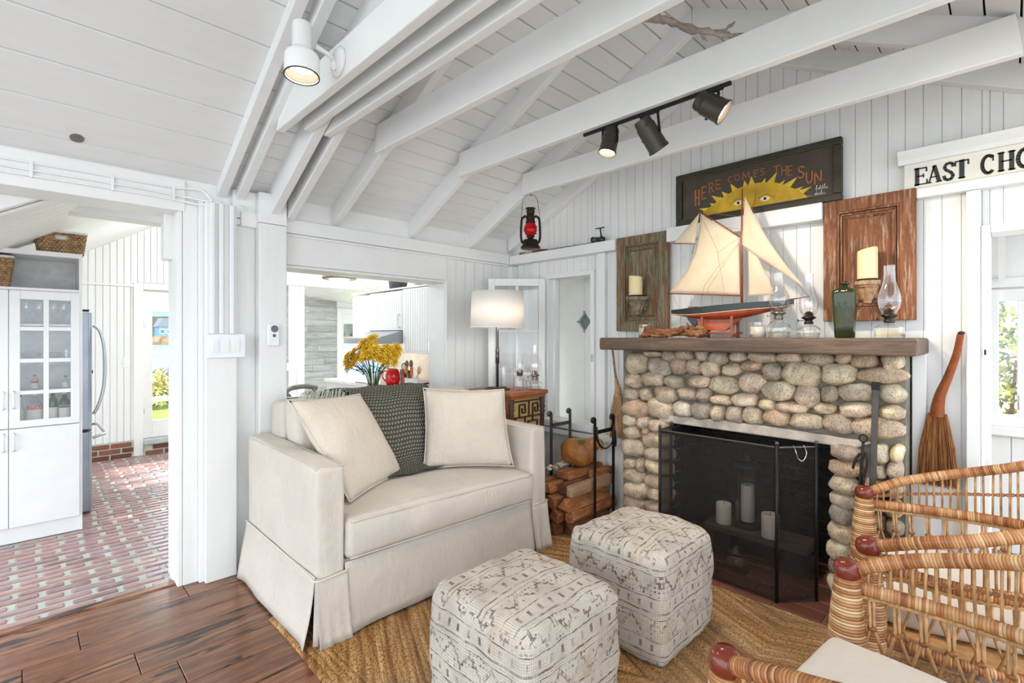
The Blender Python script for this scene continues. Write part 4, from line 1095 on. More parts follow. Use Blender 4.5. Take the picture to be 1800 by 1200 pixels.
def cane_chair(cx, cy, rot, label):
    ch = thing('cane_armchair', (cx, cy, 0.013), label, 'armchair', 'cane armchairs in the foreground')
    ch.rotation_euler = (0, 0, rot); WL[ch.name] = Vector((0, 0, 0)); b0 = -0.013
    W = 0.35
    half = [(-W, 0.0), (-W - 0.048, -0.13), (-W - 0.066, -0.28), (-W - 0.03, -0.45), (-W + 0.08, -0.60), (-0.14, -0.69), (0, -0.71)]
    full = half + [(-a, b) for a, b in reversed(half[:-1])]
    ztop = [0.640, 0.700, 0.750, 0.81, 0.89, 0.95, 0.97]; ztop = ztop + ztop[-2::-1]
    zmid = [0.598, 0.590, 0.590, 0.60, 0.62, 0.64, 0.645]; zmid = zmid + zmid[-2::-1]
    zb = 0.355 + b0
    top = spline([(a, b, z + b0) for (a, b), z in zip(full, ztop)], 14)
    mid = spline([(a, b, z + b0) for (a, b), z in zip(full, zmid)], 14)
    low = spline([(a * 0.97, b * 0.98 - 0.01, zb) for (a, b) in full], 14)
    build('top_rail', MB().tube(top, 0.020, 12), CANE, ch, smooth=True, uvs=True)
    build('middle_rail', MB().tube(mid, 0.020, 12, sx=0.75), CANE, ch, smooth=True, uvs=True)
    build('seat_rail', MB().tube(low, 0.016, 10), CANE, ch, smooth=True, uvs=True)
    n = len(top)
    # twisted binding half way between the rails and under the middle rail
    tw = [top[i].lerp(mid[i], 0.5) for i in range(n)]
    def strand(path, off, r, ph):
        out = []; L = 0
        for i, p in enumerate(path):
            if i: L += (path[i] - path[i - 1]).length
            out.append(p + Vector((0, 0, off * math.sin(L * 2 * PI / 0.03 + ph))))
        return MB().tube(out, r, 6)
    dense = lambda path: [path[i].lerp(path[i + 1], k / 4) for i in range(len(path) - 1) for k in range(4)] + [path[-1]]
    tdn = dense(tw)
    build('woven_binding', strand(tdn, 0.0045, 0.0032, 0), STICK_D, ch, smooth=True)
    build('woven_binding', strand(tdn, 0.0045, 0.0032, PI), STICK_D, ch, smooth=True)
    und = dense([p + Vector((0, 0, -0.026)) for p in mid])
    build('under_binding', strand(und, 0.003, 0.0045, 0), STICK, ch, smooth=True)
    build('under_binding', strand(und, 0.003, 0.0045, PI), STICK, ch, smooth=True)
    # arc length table to space the sticks
    Ls = [0]
    for i in range(1, n): Ls.append(Ls[-1] + (mid[i] - mid[i - 1]).length)
    def at(path, s):
        for i in range(1, n):
            if Ls[i] >= s:
                k = (s - Ls[i - 1]) / max(1e-6, Ls[i] - Ls[i - 1]); return path[i - 1].lerp(path[i], k)
        return path[-1]
    tot = Ls[-1]; N = int(tot / 0.026)
    rnd = random.Random(int(cx * 100))
    for k in range(2, N - 1):
        s = tot * k / N
        a, b = at(top, s + rnd.uniform(-.003, .003)), at(mid, s)
        if a.z - b.z > 0.03: build('spindle', MB().tube([b, b.lerp(a, 0.5) + Vector((0, 0, 0)), a], 0.0042, 6), STICK, ch, smooth=True)
    M2 = int(tot / 0.058)
    for k in range(1, M2):
        s = tot * k / M2; ds = tot / M2
        a = at(mid, s); m_ = at(mid, s).lerp(at(low, s), 0.46)
        tdir = (at(mid, s + 0.01) - at(mid, s - 0.01)).normalized() * 0.006
        nout = Vector((-tdir.y, tdir.x, 0)).normalized() * 0.004
        for sg in (-1, 1):
            e = at(low, min(max(s + sg * ds * 0.8, 0), tot))
            build('lattice_cane', MB().tube([a + tdir * sg + Vector((0, 0, -0.02)), m_ + tdir * sg * 0.7 + nout * sg, m_.lerp(e, 0.5) + nout * sg, e], 0.0048, 6), STICK, ch, smooth=True)
        build('lattice_knot', MB().lathe([(0.008, -0.007), (0.012, -0.004), (0.012, 0.004), (0.008, 0.007)], m_, 8), STICK_D, ch, smooth=True)
    # front posts with lacquered knobs, plain back legs
    for sx in (-1, 1):
        prof = []
        for i in range(140):
            z = 0.0145 + (0.62 - 0.0145) * i / 139
            r = 0.050 if z < 0.42 else 0.050 - 0.017 * ((z - 0.42) / 0.2) ** 1.2
            prof.append((r + 0.0016 * abs(math.sin(z * PI * 110)), z))
        po_ = build('front_post', MB().lathe(prof, (sx * W, 0, b0), 20), CANE_P, ch, smooth=True, uvs=True)
        build('knob', MB().lathe([(0.026, 0.618), (0.034, 0.626), (0.037, 0.642), (0.034, 0.660), (0.022, 0.672), (0.0005, 0.675)], (sx * W, 0, b0), 20), KNOB, po_, smooth=True)
        build('back_leg', MB().tube([(sx * 0.22, -0.64, 0.0015), (sx * 0.22, -0.62, 0.36)], [0.022, 0.026], 12), CANE_P, ch, smooth=True, uvs=True)
    build('front_rail', MB().tube([(-W, 0, zb), (W, 0, zb)], 0.02, 10), CANE, ch, smooth=True, uvs=True)
    pts = [(a * 0.93, b * 0.94 - 0.01) for a, b in full]
    build('seat_panel', MB().prism(pts, 2, zb - 0.008, zb + 0.006), STICK, ch)
    return ch
def seat_pad(cx, cy, rot, label):
    p = thing('seat_pad', (cx, cy, 0.365), label, 'cushion', 'cream pads on the cane armchairs'); p.rotation_euler = (0, 0, rot); WL[p.name] = Vector((0, 0, 0))
    def fn(q, w, n):
        k = 1 - 0.12 * max(0, -w.y); q = Vector((q.x * k, q.y, q.z))
        if w.z > 0: q.z += 0.02 * (1 - w.x ** 2) * (1 - w.y ** 2)
        return q + n * 0.004 * noise.noise(q * 8)
    build('pad_cover', softbox(MB(), (-0.285, -0.55, 0.0), (0.285, 0.02, 0.105), 0.028, (10, 10, 3), fn), CUSHION_F, p, smooth=True)
    return p
r1, r2 = math.radians(-7), math.radians(10.8)
cane_chair(1.437, 0.396, r1, 'cane armchair with lattice sides nearest the camera, at the bottom right corner')
seat_pad(1.437, 0.396, r1, 'cream seat pad on the nearest cane armchair')
cane_chair(2.378, 0.408, r2, 'cane armchair with lattice sides farther back, beside the fireplace tools and big broom')
seat_pad(2.378, 0.408, r2, 'cream seat pad on the cane armchair beside the fireplace tools')

# ================================================================== on the mantel and the wall above
MZ = 1.345
def panel_mat(name, cols, over, thr):
    t = NT(name); v = t.coords((14, 14, 1.6), rnd=3)
    f = t.noise(v, 2.5, 7, 0.65, 0.6)
    c = t.ramp(f, [(0.28, cols[0]), (0.5, cols[1]), (0.72, cols[2])])
    w = t.noise(t.coords((34, 34, 3.0), rnd=6), 2.2, 7, 0.74, 0.25)
    c = t.mix(t.ramp(w, [(thr, (0, 0, 0)), (thr + 0.14, (0.85, 0.85, 0.85))]), c, over)
    t.set(Base_Color=c, Roughness=0.7); t.bump(t.math('ADD', f, w), 0.45, 0.004)
    return t.m
TEAL_WOOD = panel_mat('distressed_teal_wood', [srgb(74, 46, 26), srgb(120, 80, 48), srgb(150, 108, 66)], srgb(118, 142, 122), 0.46)
WASH_WOOD = panel_mat('whitewashed_brown_wood', [srgb(74, 42, 24), srgb(124, 74, 44), srgb(152, 98, 62)], srgb(190, 164, 138), 0.52)
def wall_panel(y0, y1, z0, z1, mat, label, fw=0.062):
    x0, x1 = 3.085, 3.128
    p = thing('cabinet_door_panel', (x1, (y0 + y1) / 2, z0), label, 'wall panel', 'old cabinet doors hung above the mantel')
    build('stile', MB().box(x0, x1, y0, y0 + fw, z0, z1), mat, p, bevel=0.003)
    build('stile', MB().box(x0, x1, y1 - fw, y1, z0, z1), mat, p, bevel=0.003)
    build('rail', MB().box(x0, x1, y0 + fw, y1 - fw, z1 - fw, z1), mat, p, bevel=0.003)
    build('rail', MB().box(x0, x1, y0 + fw, y1 - fw, z0, z0 + fw), mat, p, bevel=0.003)
    build('recess_panel', MB().box(x0 + 0.024, x1 - 0.004, y0 + fw, y1 - fw, z0 + fw, z1 - fw), mat, p)
    # stepped moulding around the opening
    for (k, off, w) in ((0, 0.0, 0.010), (1, 0.014, 0.008)):
        a0, a1, b0, b1 = y0 + fw + off, y1 - fw - off, z0 + fw + off, z1 - fw - off
        for (q0, q1, r0, r1) in ((a0, a1, b1 - w, b1), (a0, a1, b0, b0 + w), (a0, a0 + w, b0 + w, b1 - w), (a1 - w, a1, b0 + w, b1 - w)):
            build('moulding', MB().box(x0 + 0.004 + 0.008 * k, x0 + 0.024, q0, q1, r0, r1), mat, p, bevel=0.002)
    i0, i1, j0, j1 = y0 + fw + 0.034, y1 - fw - 0.034, z0 + fw + 0.034, z1 - fw - 0.034
    # raised field with slanting edges
    m = MB(); s = 0.016
    vs = [(x0 + 0.0235, i0, j0), (x0 + 0.0235, i1, j0), (x0 + 0.0235, i1, j1), (x0 + 0.0235, i0, j1), (x0 + 0.006, i0 + s, j0 + s), (x0 + 0.006, i1 - s, j0 + s), (x0 + 0.006, i1 - s, j1 - s), (x0 + 0.006, i0 + s, j1 - s)]
    m._add(vs, [(4, 5, 6, 7), (0, 1, 5, 4), (1, 2, 6, 5), (2, 3, 7, 6), (3, 0, 4, 7)])
    build('raised_field', m, mat, p)
    return p
def corbel(p, y, ztop, zbot, r, mat):
    x = 3.022
    m = MB(); H = ztop - zbot
    prof = [(r * 0.22, 0), (r * 0.34, H * 0.04), (r * 0.30, H * 0.10), (r * 0.42, H * 0.2), (r * 0.62, H * 0.5), (r * 0.78, H * 0.68), (r * 0.86, H * 0.72), (r * 0.8, H * 0.76), (r * 0.92, H * 0.8), (r, H * 0.84), (r, H * 0.98), (r * 0.98, H)]
    n = 32; k0 = len(m.v)
    m.lathe(prof, (x, y, zbot), n)
    vs = []
    for i, q in enumerate(m.v):
        ring, k = divmod(i, n)
        d = Vector((q[0] - x, q[1] - y, 0)); f = 1.0
        if 3 <= ring <= 5: f = 0.86 + 0.14 * (k % 4 < 2)
        if 9 <= ring <= 10: f = 0.95 + 0.05 * (k % 2)
        vs.append((min(x + d.x * f, 3.088), y + d.y * f, q[2]))
    m.v = vs
    b = build('corbel', m, mat, p)
    build('corbel_back', MB().box(3.05, 3.0905, y - r * 0.55, y + r * 0.55, zbot + H * 0.25, ztop), mat, p, bevel=0.003)
    build('candle_dish', MB().lathe([(0.0005, 0.0), (r * 0.72, 0.0), (r * 0.84, 0.004), (r * 0.84, 0.008), (0.0005, 0.008)], (x, y, ztop), 28), IRON, p, smooth=True)
pL = wall_panel(1.632, 2.034, 1.392, 2.068, TEAL_WOOD, 'narrow distressed teal and brown panel with a candle bracket, above the mantel left end')
corbel(pL, 1.822, 1.628, 1.502, 0.078, plain('verdigris_wood', srgb(134, 120, 98), 0.7, noise_amt=0.3, nscale=40, bump=0.4))
candle((3.022, 1.835, 1.6365), 0.046, 0.135, 'cream pillar candle on the bracket of the teal panel', WAX, False, 'candles on the panel brackets', slant=0.006)
pR = wall_panel(0.330, 0.720, 1.433, 2.076, WASH_WOOD, 'whitewashed brown panel with a candle bracket, above the mantel right end')
corbel(pR, 0.512, 1.632, 1.518, 0.055, plain('gilt_wood', srgb(176, 140, 104), 0.6, noise_amt=0.25, nscale=40, bump=0.3))
candle((3.022, 0.512, 1.6405), 0.043, 0.150, 'cream pillar candle on the bracket of the brown panel', WAX, False, 'candles on the panel brackets', slant=-0.010)

# ---- stroke lettering: each letter a thin raised mesh
def stroke_letter(parent, strokes, y0, z0, w, h, x, mat, th=0.0015, rise=0.0, shear=0.0):
    m = MB()
    for pts, sw in strokes:
        P3 = [Vector((x, y0 - (px_ + shear * pz_) * w, z0 + pz_ * h + rise * px_ * w)) for px_, pz_ in pts]
        for a, b in zip(P3, P3[1:]):
            d = (b - a).normalized() * sw * h * 0.12
            m.bar(a - d, b + d, th, sw * h, up=(b - a).cross(Vector((1, 0, 0))))
    return build('letter', m, mat, parent)
def arc(cx, cy, rx, ry, a0, a1, n=12): return [(cx + rx * math.cos(math.radians(a0 + (a1 - a0) * i / n)), cy + ry * math.sin(math.radians(a0 + (a1 - a0) * i / n))) for i in range(n + 1)]
L_ = {
 'H': [[(0.05, 0), (0.05, 1)], [(0.95, 0), (0.95, 1)], [(0.05, 0.5), (0.95, 0.52)]],
 'E': [[(0.1, 0), (0.1, 1)], [(0.1, 1), (0.95, 0.98)], [(0.1, 0.52), (0.8, 0.52)], [(0.1, 0), (0.95, 0.02)]],
 'R': [[(0.1, 0), (0.1, 1)], [(0.1, 1), (0.7, 0.97), (0.85, 0.78), (0.65, 0.55), (0.1, 0.5)], [(0.4, 0.5), (0.95, 0)]],
 'C': [arc(0.55, 0.5, 0.45, 0.5, 50, 310)],
 'O': [arc(0.5, 0.5, 0.45, 0.5, 0, 360, 14)],
 'M': [[(0.05, 0), (0.15, 1), (0.5, 0.3), (0.85, 1), (0.98, 0)]],
 'S': [[(0.9, 0.85), (0.6, 1), (0.25, 0.95), (0.12, 0.75), (0.3, 0.57), (0.7, 0.45), (0.9, 0.25), (0.7, 0.04), (0.35, 0), (0.08, 0.15)]],
 'T': [[(0.5, 0), (0.5, 1)], [(0, 0.97), (1, 1)]],
 'U': [[(0.05, 1), (0.08, 0.3), (0.3, 0.02), (0.7, 0.02), (0.92, 0.3), (0.95, 1)]],
 'N': [[(0.08, 0), (0.08, 1), (0.9, 0.05), (0.92, 1)]]}
ORANGE = plain('rust_lettering', srgb(182, 108, 62), 0.7, noise_amt=0.15)
sg = thing('painted_sign', (3.11, 1.105, 2.08), 'dark framed wooden sign painted with a yellow half sun and rust lettering', 'sign')
SY0, SY1, SZ0, SZ1 = 0.636, 1.575, 2.079, 2.418
DARKW = timber('dark_green_black_wood', [srgb(34, 32, 22), srgb(52, 48, 34), srgb(70, 62, 44)], (6, 2, 9), 0.55, 0.3)
BOARDW = plain('dark_chalk_board', srgb(72, 62, 52), 0.6, noise_amt=0.12, nscale=9)
XS = 3.095
build('sign_board', MB().box(XS + 0.012, XS + 0.03, SY0 + 0.02, SY1 - 0.02, SZ0 + 0.02, SZ1 - 0.02), BOARDW, sg)
for (a, b, c, d) in ((SY0, SY1, SZ1 - 0.040, SZ1), (SY0, SY1, SZ0, SZ0 + 0.040), (SY0, SY0 + 0.042, SZ0 + 0.04, SZ1 - 0.04), (SY1 - 0.042, SY1, SZ0 + 0.04, SZ1 - 0.04)):
    build('frame_bar', MB().box(XS - 0.006, XS + 0.032, a, b, c, d), DARKW, sg, bevel=0.006)
    build('frame_lip', MB().box(XS + 0.004, XS + 0.014, max(a, SY0 + 0.03), min(b, SY1 - 0.03), max(c - 0.006, SZ0 + 0.03), min(d + 0.006, SZ1 - 0.03)), plain('worn_lip', srgb(92, 76, 52), 0.6), sg)
XB = XS + 0.0115
YEL = plain('sun_yellow', srgb(206, 164, 34), 0.6, noise_amt=0.16, nscale=10)
YEL2 = plain('sun_ray_yellow', srgb(222, 190, 48), 0.6, noise_amt=0.14, nscale=14)
arc_pts = [(1.398, 2.150), (1.336, 2.183), (1.265, 2.222), (1.184, 2.254), (1.107, 2.268), (1.032, 2.262), (0.96, 2.243), (0.891, 2.205), (0.842, 2.172), (0.805, 2.135), (0.80, 2.121), (1.392, 2.121)]
build('sun_face', MB().prism(arc_pts, 0, XB - 0.0016, XB), YEL, sg)
tips = [(1.423, 2.178), (1.354, 2.198), (1.342, 2.246), (1.277, 2.258), (1.221, 2.295), (1.14, 2.297), (1.098, 2.313), (1.022, 2.285), (0.96, 2.303), (0.915, 2.25), (0.852, 2.251), (0.823, 2.192), (0.779, 2.182), (0.776, 2.133)]
cx_, cz_ = 1.10, 2.06
for (ty, tz) in tips:
    d = Vector((ty - cx_, tz - cz_)); pp = Vector((-d.y, d.x)).normalized() * 0.027
    b0 = Vector((cx_, cz_)) + d * 0.70
    build('sun_ray', MB().prism([(b0.x + pp.x, max(2.121, b0.y + pp.y)), (ty, tz), (b0.x - pp.x, max(2.121, b0.y - pp.y))], 0, XB - 0.0014, XB - 0.0001), YEL2, sg)
INK = plain('face_line_ink', srgb(80, 56, 18), 0.7); EYEW = plain('eye_cream', srgb(236, 226, 190), 0.6)
for (ey, ez) in ((1.175, 2.166), (1.022, 2.162)):
    build('eye', MB().prism([(ey + 0.03 * c_, ez + q) for c_, q in ((1, 0), (0.5, 0.011), (0, 0.015), (-0.5, 0.011), (-1, 0), (-0.5, -0.010), (0, -0.013), (0.5, -0.010))], 0, XB - 0.0024, XB - 0.0017), EYEW, sg)
    build('pupil', MB().lathe([(0.0004, 0), (0.0085, 0), (0.0085, 0.0006), (0.0004, 0.0006)], (XB - 0.0031, ey, ez + 0.001), 14, axis=(1, 0, 0)), WICK, sg)
    build('brow', MB().tube([(XB - 0.002, ey + 0.038 * c_, ez + 0.018 + q) for c_, q in ((1, -0.012), (0.5, 0.004), (0, 0.009), (-0.5, 0.004), (-1, -0.012))], 0.0012, 5), INK, sg)
    for k in (-1, 0, 1):
        sd = 1 if ey > 1.1 else -1
        build('lash', MB().tube([(XB - 0.002, ey + sd * 0.040, ez + 0.004 * k), (XB - 0.002, ey + sd * 0.055, ez + 0.012 * k)], 0.001, 5), INK, sg)
build('nose_line', MB().tube([(XB - 0.002, 1.075, 2.20), (XB - 0.002, 1.078, 2.15), (XB - 0.002, 1.09, 2.128), (XB - 0.002, 1.108, 2.124)], 0.0013, 5), INK, sg)
def word(parent, spec, x, mat, sw):
    for (chh, y0, z0, w, h) in spec:
        stroke_letter(parent, [(s, sw) for s in L_[chh]], y0, z0, w, h, x, mat)
word(sg, [('H', 1.446, 2.200, 0.026, 0.10), ('E', 1.405, 2.235, 0.032, 0.076), ('R', 1.357, 2.265, 0.034, 0.062), ('E', 1.315, 2.278, 0.036, 0.056),
          ('C', 1.238, 2.305, 0.028, 0.034), ('O', 1.198, 2.306, 0.032, 0.036), ('M', 1.152, 2.300, 0.044, 0.044), ('E', 1.086, 2.304, 0.028, 0.038), ('S', 1.050, 2.305, 0.026, 0.040),
          ('T', 0.978, 2.288, 0.038, 0.052), ('H', 0.934, 2.278, 0.026, 0.052), ('E', 0.902, 2.270, 0.026, 0.052),
          ('S', 0.850, 2.242, 0.036, 0.064), ('U', 0.808, 2.205, 0.032, 0.062), ('N', 0.768, 2.190, 0.036, 0.070)], XB - 0.0012, ORANGE, 0.10)
CHALK = plain('white_script', srgb(226, 224, 214), 0.7)
def script_line(parent, pts, y0, z0, s):
    build('script_word', MB().tube([(XB - 0.0012, y0 - a * s, z0 + b * s) for a, b in pts], 0.0011, 5), CHALK, parent)
lit = [(0, 0.1), (0.25, 0.6), (0.35, 1), (0.22, 1), (0.15, 0.4), (0.25, 0), (0.45, 0.15), (0.6, 0.45), (0.55, 0.05), (0.7, 0.1), (0.95, 0.9), (0.85, 0.3), (0.95, 0), (1.1, 0.15), (1.35, 0.9), (1.25, 0.3), (1.35, 0), (1.55, 0.2), (1.8, 1), (1.68, 0.95), (1.6, 0.3), (1.75, 0), (1.95, 0.15), (2.15, 0.4), (2.0, 0.45), (2.0, 0.05), (2.3, 0.15)]
dar = [(0.3, 0.4), (0.1, 0.4), (0.05, 0.1), (0.25, 0.1), (0.45, 1), (0.38, 0.1), (0.55, 0.1), (0.75, 0.45), (0.6, 0.3), (0.65, 0.05), (0.85, 0.4), (0.82, 0.05), (1.0, 0.4), (1.12, 0.35), (1.1, 0.05), (1.35, 0.9), (1.25, 1), (1.22, 0.2), (1.35, 0), (1.5, 0.4), (1.47, 0.05), (1.62, 0.4), (1.65, 0.05), (1.78, 0.4), (1.86, 0.05), (2.05, 0.15)]
script_line(sg, lit, 0.762, 2.158, 0.026); script_line(sg, dar, 0.768, 2.128, 0.027)

es = thing('lettered_sign', (3.11, -0.1, 2.076), 'long cream board with black serif capitals on the wall above the right doorway', 'sign')
build('board', MB().box(3.112, 3.148, -0.68, 0.378, 2.076, 2.20), plain('cream_sign_paint', srgb(236, 233, 222), 0.5, noise_amt=0.03), es, bevel=0.003)
build('crown_moulding', MB().prism([(3.148, 2.20), (3.102, 2.20), (3.098, 2.222), (3.082, 2.246), (3.076, 2.262), (3.148, 2.262)], 1, -0.68, 0.40), WHITE, es)
INKS = plain('black_sign_ink', srgb(52, 54, 54), 0.6, noise_amt=0.15)
SER = {
 'E': [([(0.22, 0), (0.22, 1)], .20), ([(0.02, .96), (0.95, .96)], .08), ([(0.22, .52), (0.68, .52)], .08), ([(0.02, .04), (1, .04)], .08), ([(0.93, .94), (0.93, .74)], .08), ([(0.97, .06), (0.97, .28)], .08), ([(0.7, .62), (0.7, .42)], .07)],
 'A': [([(0.12, .04), (0.5, .97)], .08), ([(0.5, .97), (0.86, .04)], .19), ([(0.25, .34), (0.72, .34)], .07), ([(-0.04, .035), (0.3, .035)], .07), ([(0.62, .035), (1.06, .035)], .07)],
 'S': [([(0.88, .74), (0.84, .9), (0.6, .97), (0.3, .93), (0.14, .76), (0.28, .6), (0.7, .43), (0.88, .24), (0.72, .06), (0.42, .03), (0.18, .1), (0.1, .28)], .15)],
 'T': [([(0.5, 0), (0.5, 1)], .22), ([(0, .96), (1, .96)], .08), ([(0.03, .94), (0.03, .72)], .08), ([(0.97, .94), (0.97, .72)], .08), ([(0.25, .035), (0.75, .035)], .07)],
 'C': [(arc(0.55, .5, .44, .47, 48, 312, 16), .16), ([(0.88, .95), (0.88, .66)], .07)],
 'H': [([(0.2, 0), (0.2, 1)], .19), ([(0.8, 0), (0.8, 1)], .19), ([(0.2, .52), (0.8, .52)], .08), ([(0, .965), (.4, .965)], .07), ([(.6, .965), (1, .965)], .07), ([(0, .035), (.4, .035)], .07), ([(.6, .035), (1, .035)], .07)],
 'O': [(arc(0.5, .5, .42, .47, 0, 360, 18), .17)]}
for (chh, y0, w) in (('E', 0.338, 0.050), ('A', 0.288, 0.050), ('S', 0.232, 0.042), ('T', 0.189, 0.048), ('C', 0.101, 0.046), ('H', 0.046, 0.056), ('O', -0.014, 0.052)):
    stroke_letter(es, SER[chh], y0, 2.090, w, 0.084, 3.1115, INKS)

# ---- model sailing boat
XM = 2.90
bo = thing('model_sailboat', (XM, 1.16, MZ), 'model sailing boat with cream sails and a black and red hull standing on the mantel', 'model boat')
ST = [(1.503, 1.519, 1.494, 1.490, 0.010), (1.45, 1.520, 1.487, 1.480, 0.026), (1.38, 1.524, 1.484, 1.467, 0.042), (1.263, 1.530, 1.488, 1.452, 0.057), (1.16, 1.535, 1.494, 1.450, 0.060), (1.074, 1.539, 1.500, 1.456, 0.057), (0.99, 1.542, 1.505, 1.474, 0.047), (0.924, 1.544, 1.508, 1.490, 0.034), (0.86, 1.5455, 1.512, 1.504, 0.017), (0.812, 1.546, 1.522, 1.520, 0.003)]
up, lo = MB(), MB()
def hullfn(lo_part):
    def fn(u, v):
        k = u * (len(ST) - 1); i = min(int(k), len(ST) - 2); f = k - i
        a = [ST[i][j] + (ST[i + 1][j] - ST[i][j]) * f for j in range(5)]
        y_, zdk, zw, zb_, hb = a
        if lo_part:
            th_ = (v - 0.5) * PI
            return (XM + math.sin(th_) * hb * 0.95, y_, zw - (zw - zb_) * math.cos(th_) ** 0.8 if abs(math.cos(th_)) > 1e-6 else zw)
        # around: left waterline, left deck, right deck, right waterline
        q = v * 3
        if q < 1: return (XM - hb * (0.95 + 0.05 * q), y_, zw + (zdk - zw) * q)
        if q < 2: return (XM - hb + 2 * hb * (q - 1), y_, zdk)
        return (XM + hb * (1 - 0.05 * (q - 2)), y_, zdk - (zdk - zw) * (q - 2))
    return fn
build('hull_bottom', lo.grid(hullfn(True), 30, 12), plain('red_boat_wood', srgb(158, 66, 34), 0.3, noise_amt=0.12, nscale=18), bo, smooth=True)
hu = build('hull_top', up.grid(hullfn(False), 30, 9), plain('black_boat_paint', srgb(34, 36, 36), 0.28), bo)
smooth_angle(hu, 50)
build('deck', MB().grid(lambda u, v: (XM + (v - 0.5) * 1.8 * ST[int(u * 9)][4], ST[int(u * 9)][0], ST[int(u * 9)][1] + 0.0008), 9, 2), plain('deck_wood', srgb(150, 100, 60), 0.5), bo)
build('waterline_stripe', MB().tube([(XM - s[4] * 0.955 - 0.0005, s[0], s[2]) for s in ST], 0.0016, 6), plain('stripe_cream', srgb(230, 214, 180), 0.5), bo)
REDW = plain('red_brown_spar', srgb(138, 70, 40), 0.4, noise_amt=0.15, nscale=30)
build('fin_keel', MB().prism([(1.345, 1.462), (1.326, 1.424), (1.278, 1.390), (1.17, 1.385), (1.118, 1.420), (1.07, 1.462)], 0, XM - 0.009, XM + 0.009), plain('orange_keel_wood', srgb(176, 82, 44), 0.35, noise_amt=0.15), bo, bevel=0.003)
build('rudder', MB().prism([(1.405, 1.47), (1.355, 1.40), (1.335, 1.42), (1.345, 1.468)], 0, XM - 0.004, XM + 0.004), hu.data.materials[0], bo)
for y_ in (1.288, 1.116):
    sp_ = build('stand_frame', MB().box(XM - 0.052, XM - 0.038, y_ - 0.008, y_ + 0.008, MZ, 1.468), REDW, bo, bevel=0.002)
    build('stand_post', MB().box(XM + 0.038, XM + 0.052, y_ - 0.008, y_ + 0.008, MZ, 1.468), REDW, sp_, bevel=0.002)
    build('stand_crosspiece', MB().box(XM - 0.038, XM + 0.038, y_ - 0.006, y_ + 0.006, MZ + 0.004, MZ + 0.018), REDW, sp_)
for sx in (-1, 1): build('stand_rail', MB().box(XM + sx * 0.045 - 0.005, XM + sx * 0.045 + 0.005, 1.09, 1.31, MZ + 0.022, MZ + 0.036), REDW, bo, bevel=0.002)
build('mast', MB().tube([(XM, 1.078, 1.53), (XM, 1.079, 1.9), (XM, 1.076, 2.19)], [0.007, 0.006, 0.0025], 10), REDW, bo, smooth=True)
build('boom', MB().tube([(XM - 0.012, 1.527, 1.624), (XM - 0.006, 1.086, 1.584)], [0.0035, 0.0045], 8), REDW, bo, smooth=True)
build('gaff', MB().tube([(XM - 0.012, 1.318, 2.104), (XM - 0.006, 1.085, 1.918)], [0.003, 0.004], 8), REDW, bo, smooth=True)
build('topsail_spar', MB().tube([(XM - 0.02, 1.485, 1.931), (XM - 0.014, 1.340, 1.911)], 0.0024, 6), REDW, bo, smooth=True)
build('topmast_pole', MB().tube([(XM - 0.016, 1.318, 2.095), (XM - 0.016, 1.362, 1.848)], 0.0018, 6), REDW, bo, smooth=True)
build('bowsprit', MB().tube([(XM, 0.845, 1.546), (XM, 0.738, 1.561)], [0.004, 0.002], 8), REDW, bo, smooth=True)
build('deck_cabin', MB().box(XM - 0.018, XM + 0.018, 1.34, 1.39, 1.525, 1.534), REDW, bo, bevel=0.003)
SAIL = NT('cream_sailcloth')
_v = SAIL.coords((1, 1, 1)); _l = SAIL.n('ShaderNodeTexWave', {'Vector': SAIL.coords((1, 1, 1), rot=(0.5, 0, 0)), 'Scale': 14.0, 'Distortion': 0.4}, bands_direction='Z').outputs['Fac']
_c = SAIL.ramp(SAIL.noise(_v, 9, 4), [(0.3, srgb(224, 206, 178)), (0.7, srgb(240, 226, 202))])
_c = SAIL.mix(SAIL.ramp(_l, [(0.02, (0.35, 0.35, 0.35)), (0.08, (0, 0, 0))]), _c, srgb(206, 186, 156))
SAIL.set(Base_Color=_c, Roughness=0.85)
SAIL.t.links.new(SAIL.n('ShaderNodeMixShader', {0: 0.3, 1: SAIL.b.outputs[0], 2: SAIL.n('ShaderNodeBsdfTranslucent', {'Color': srgb(240, 226, 200)}).outputs[0]}).outputs[0], SAIL.out.inputs['Surface']); SAIL = SAIL.m
def sail(a, b, c, d, xo, belly, name='sail'):
    """four corners (y, z); the cloth bellies towards the room"""
    A_, B_, C_, D_ = (Vector(p) for p in (a, b, c, d))
    def fn(u, v):
        p = A_.lerp(B_, u).lerp(D_.lerp(C_, u), v)
        return (XM - xo - belly * math.sin(PI * u) * math.sin(PI * min(1, v * 0.96 + 0.02)), p.x, p.y)
    return build(name, MB().grid(fn, 16, 16, thick=(0.0012, 0, 0)), SAIL, bo, smooth=True)
def curved(a, b, c, d, xo, belly, leech, name='sail'):
    A_, B_, C_, D_ = (Vector(p) for p in (a, b, c, d))   # a,d at the leech side
    def fn(u, v):
        p = A_.lerp(B_, u).lerp(D_.lerp(C_, u), v)
        p = p + Vector(leech) * (math.sin(PI * v) * (1 - u))
        return (XM - xo - belly * math.sin(PI * u) * math.sin(PI * v), p.x, p.y)
    return build(name, MB().grid(fn, 18, 18, thick=(0.0012, 0, 0)), SAIL, bo, smooth=True)
curved((1.515, 1.629), (1.086, 1.590), (1.093, 1.915), (1.316, 2.092), 0.008, 0.03, (-0.055, -0.03), 'mainsail')
sail((1.479, 1.933), (1.346, 1.914), (1.318, 2.090), (1.3185, 2.091), 0.018, 0.010, 'topsail')
curved((1.060, 2.142), (1.0605, 2.141), (1.078, 1.872), (0.755, 1.60), 0.004, 0.012, (0.018, -0.012), 'jib')
sail((1.043, 1.836), (0.992, 1.792), (0.905, 1.578), (1.040, 1.580), 0.000, 0.012, 'staysail')
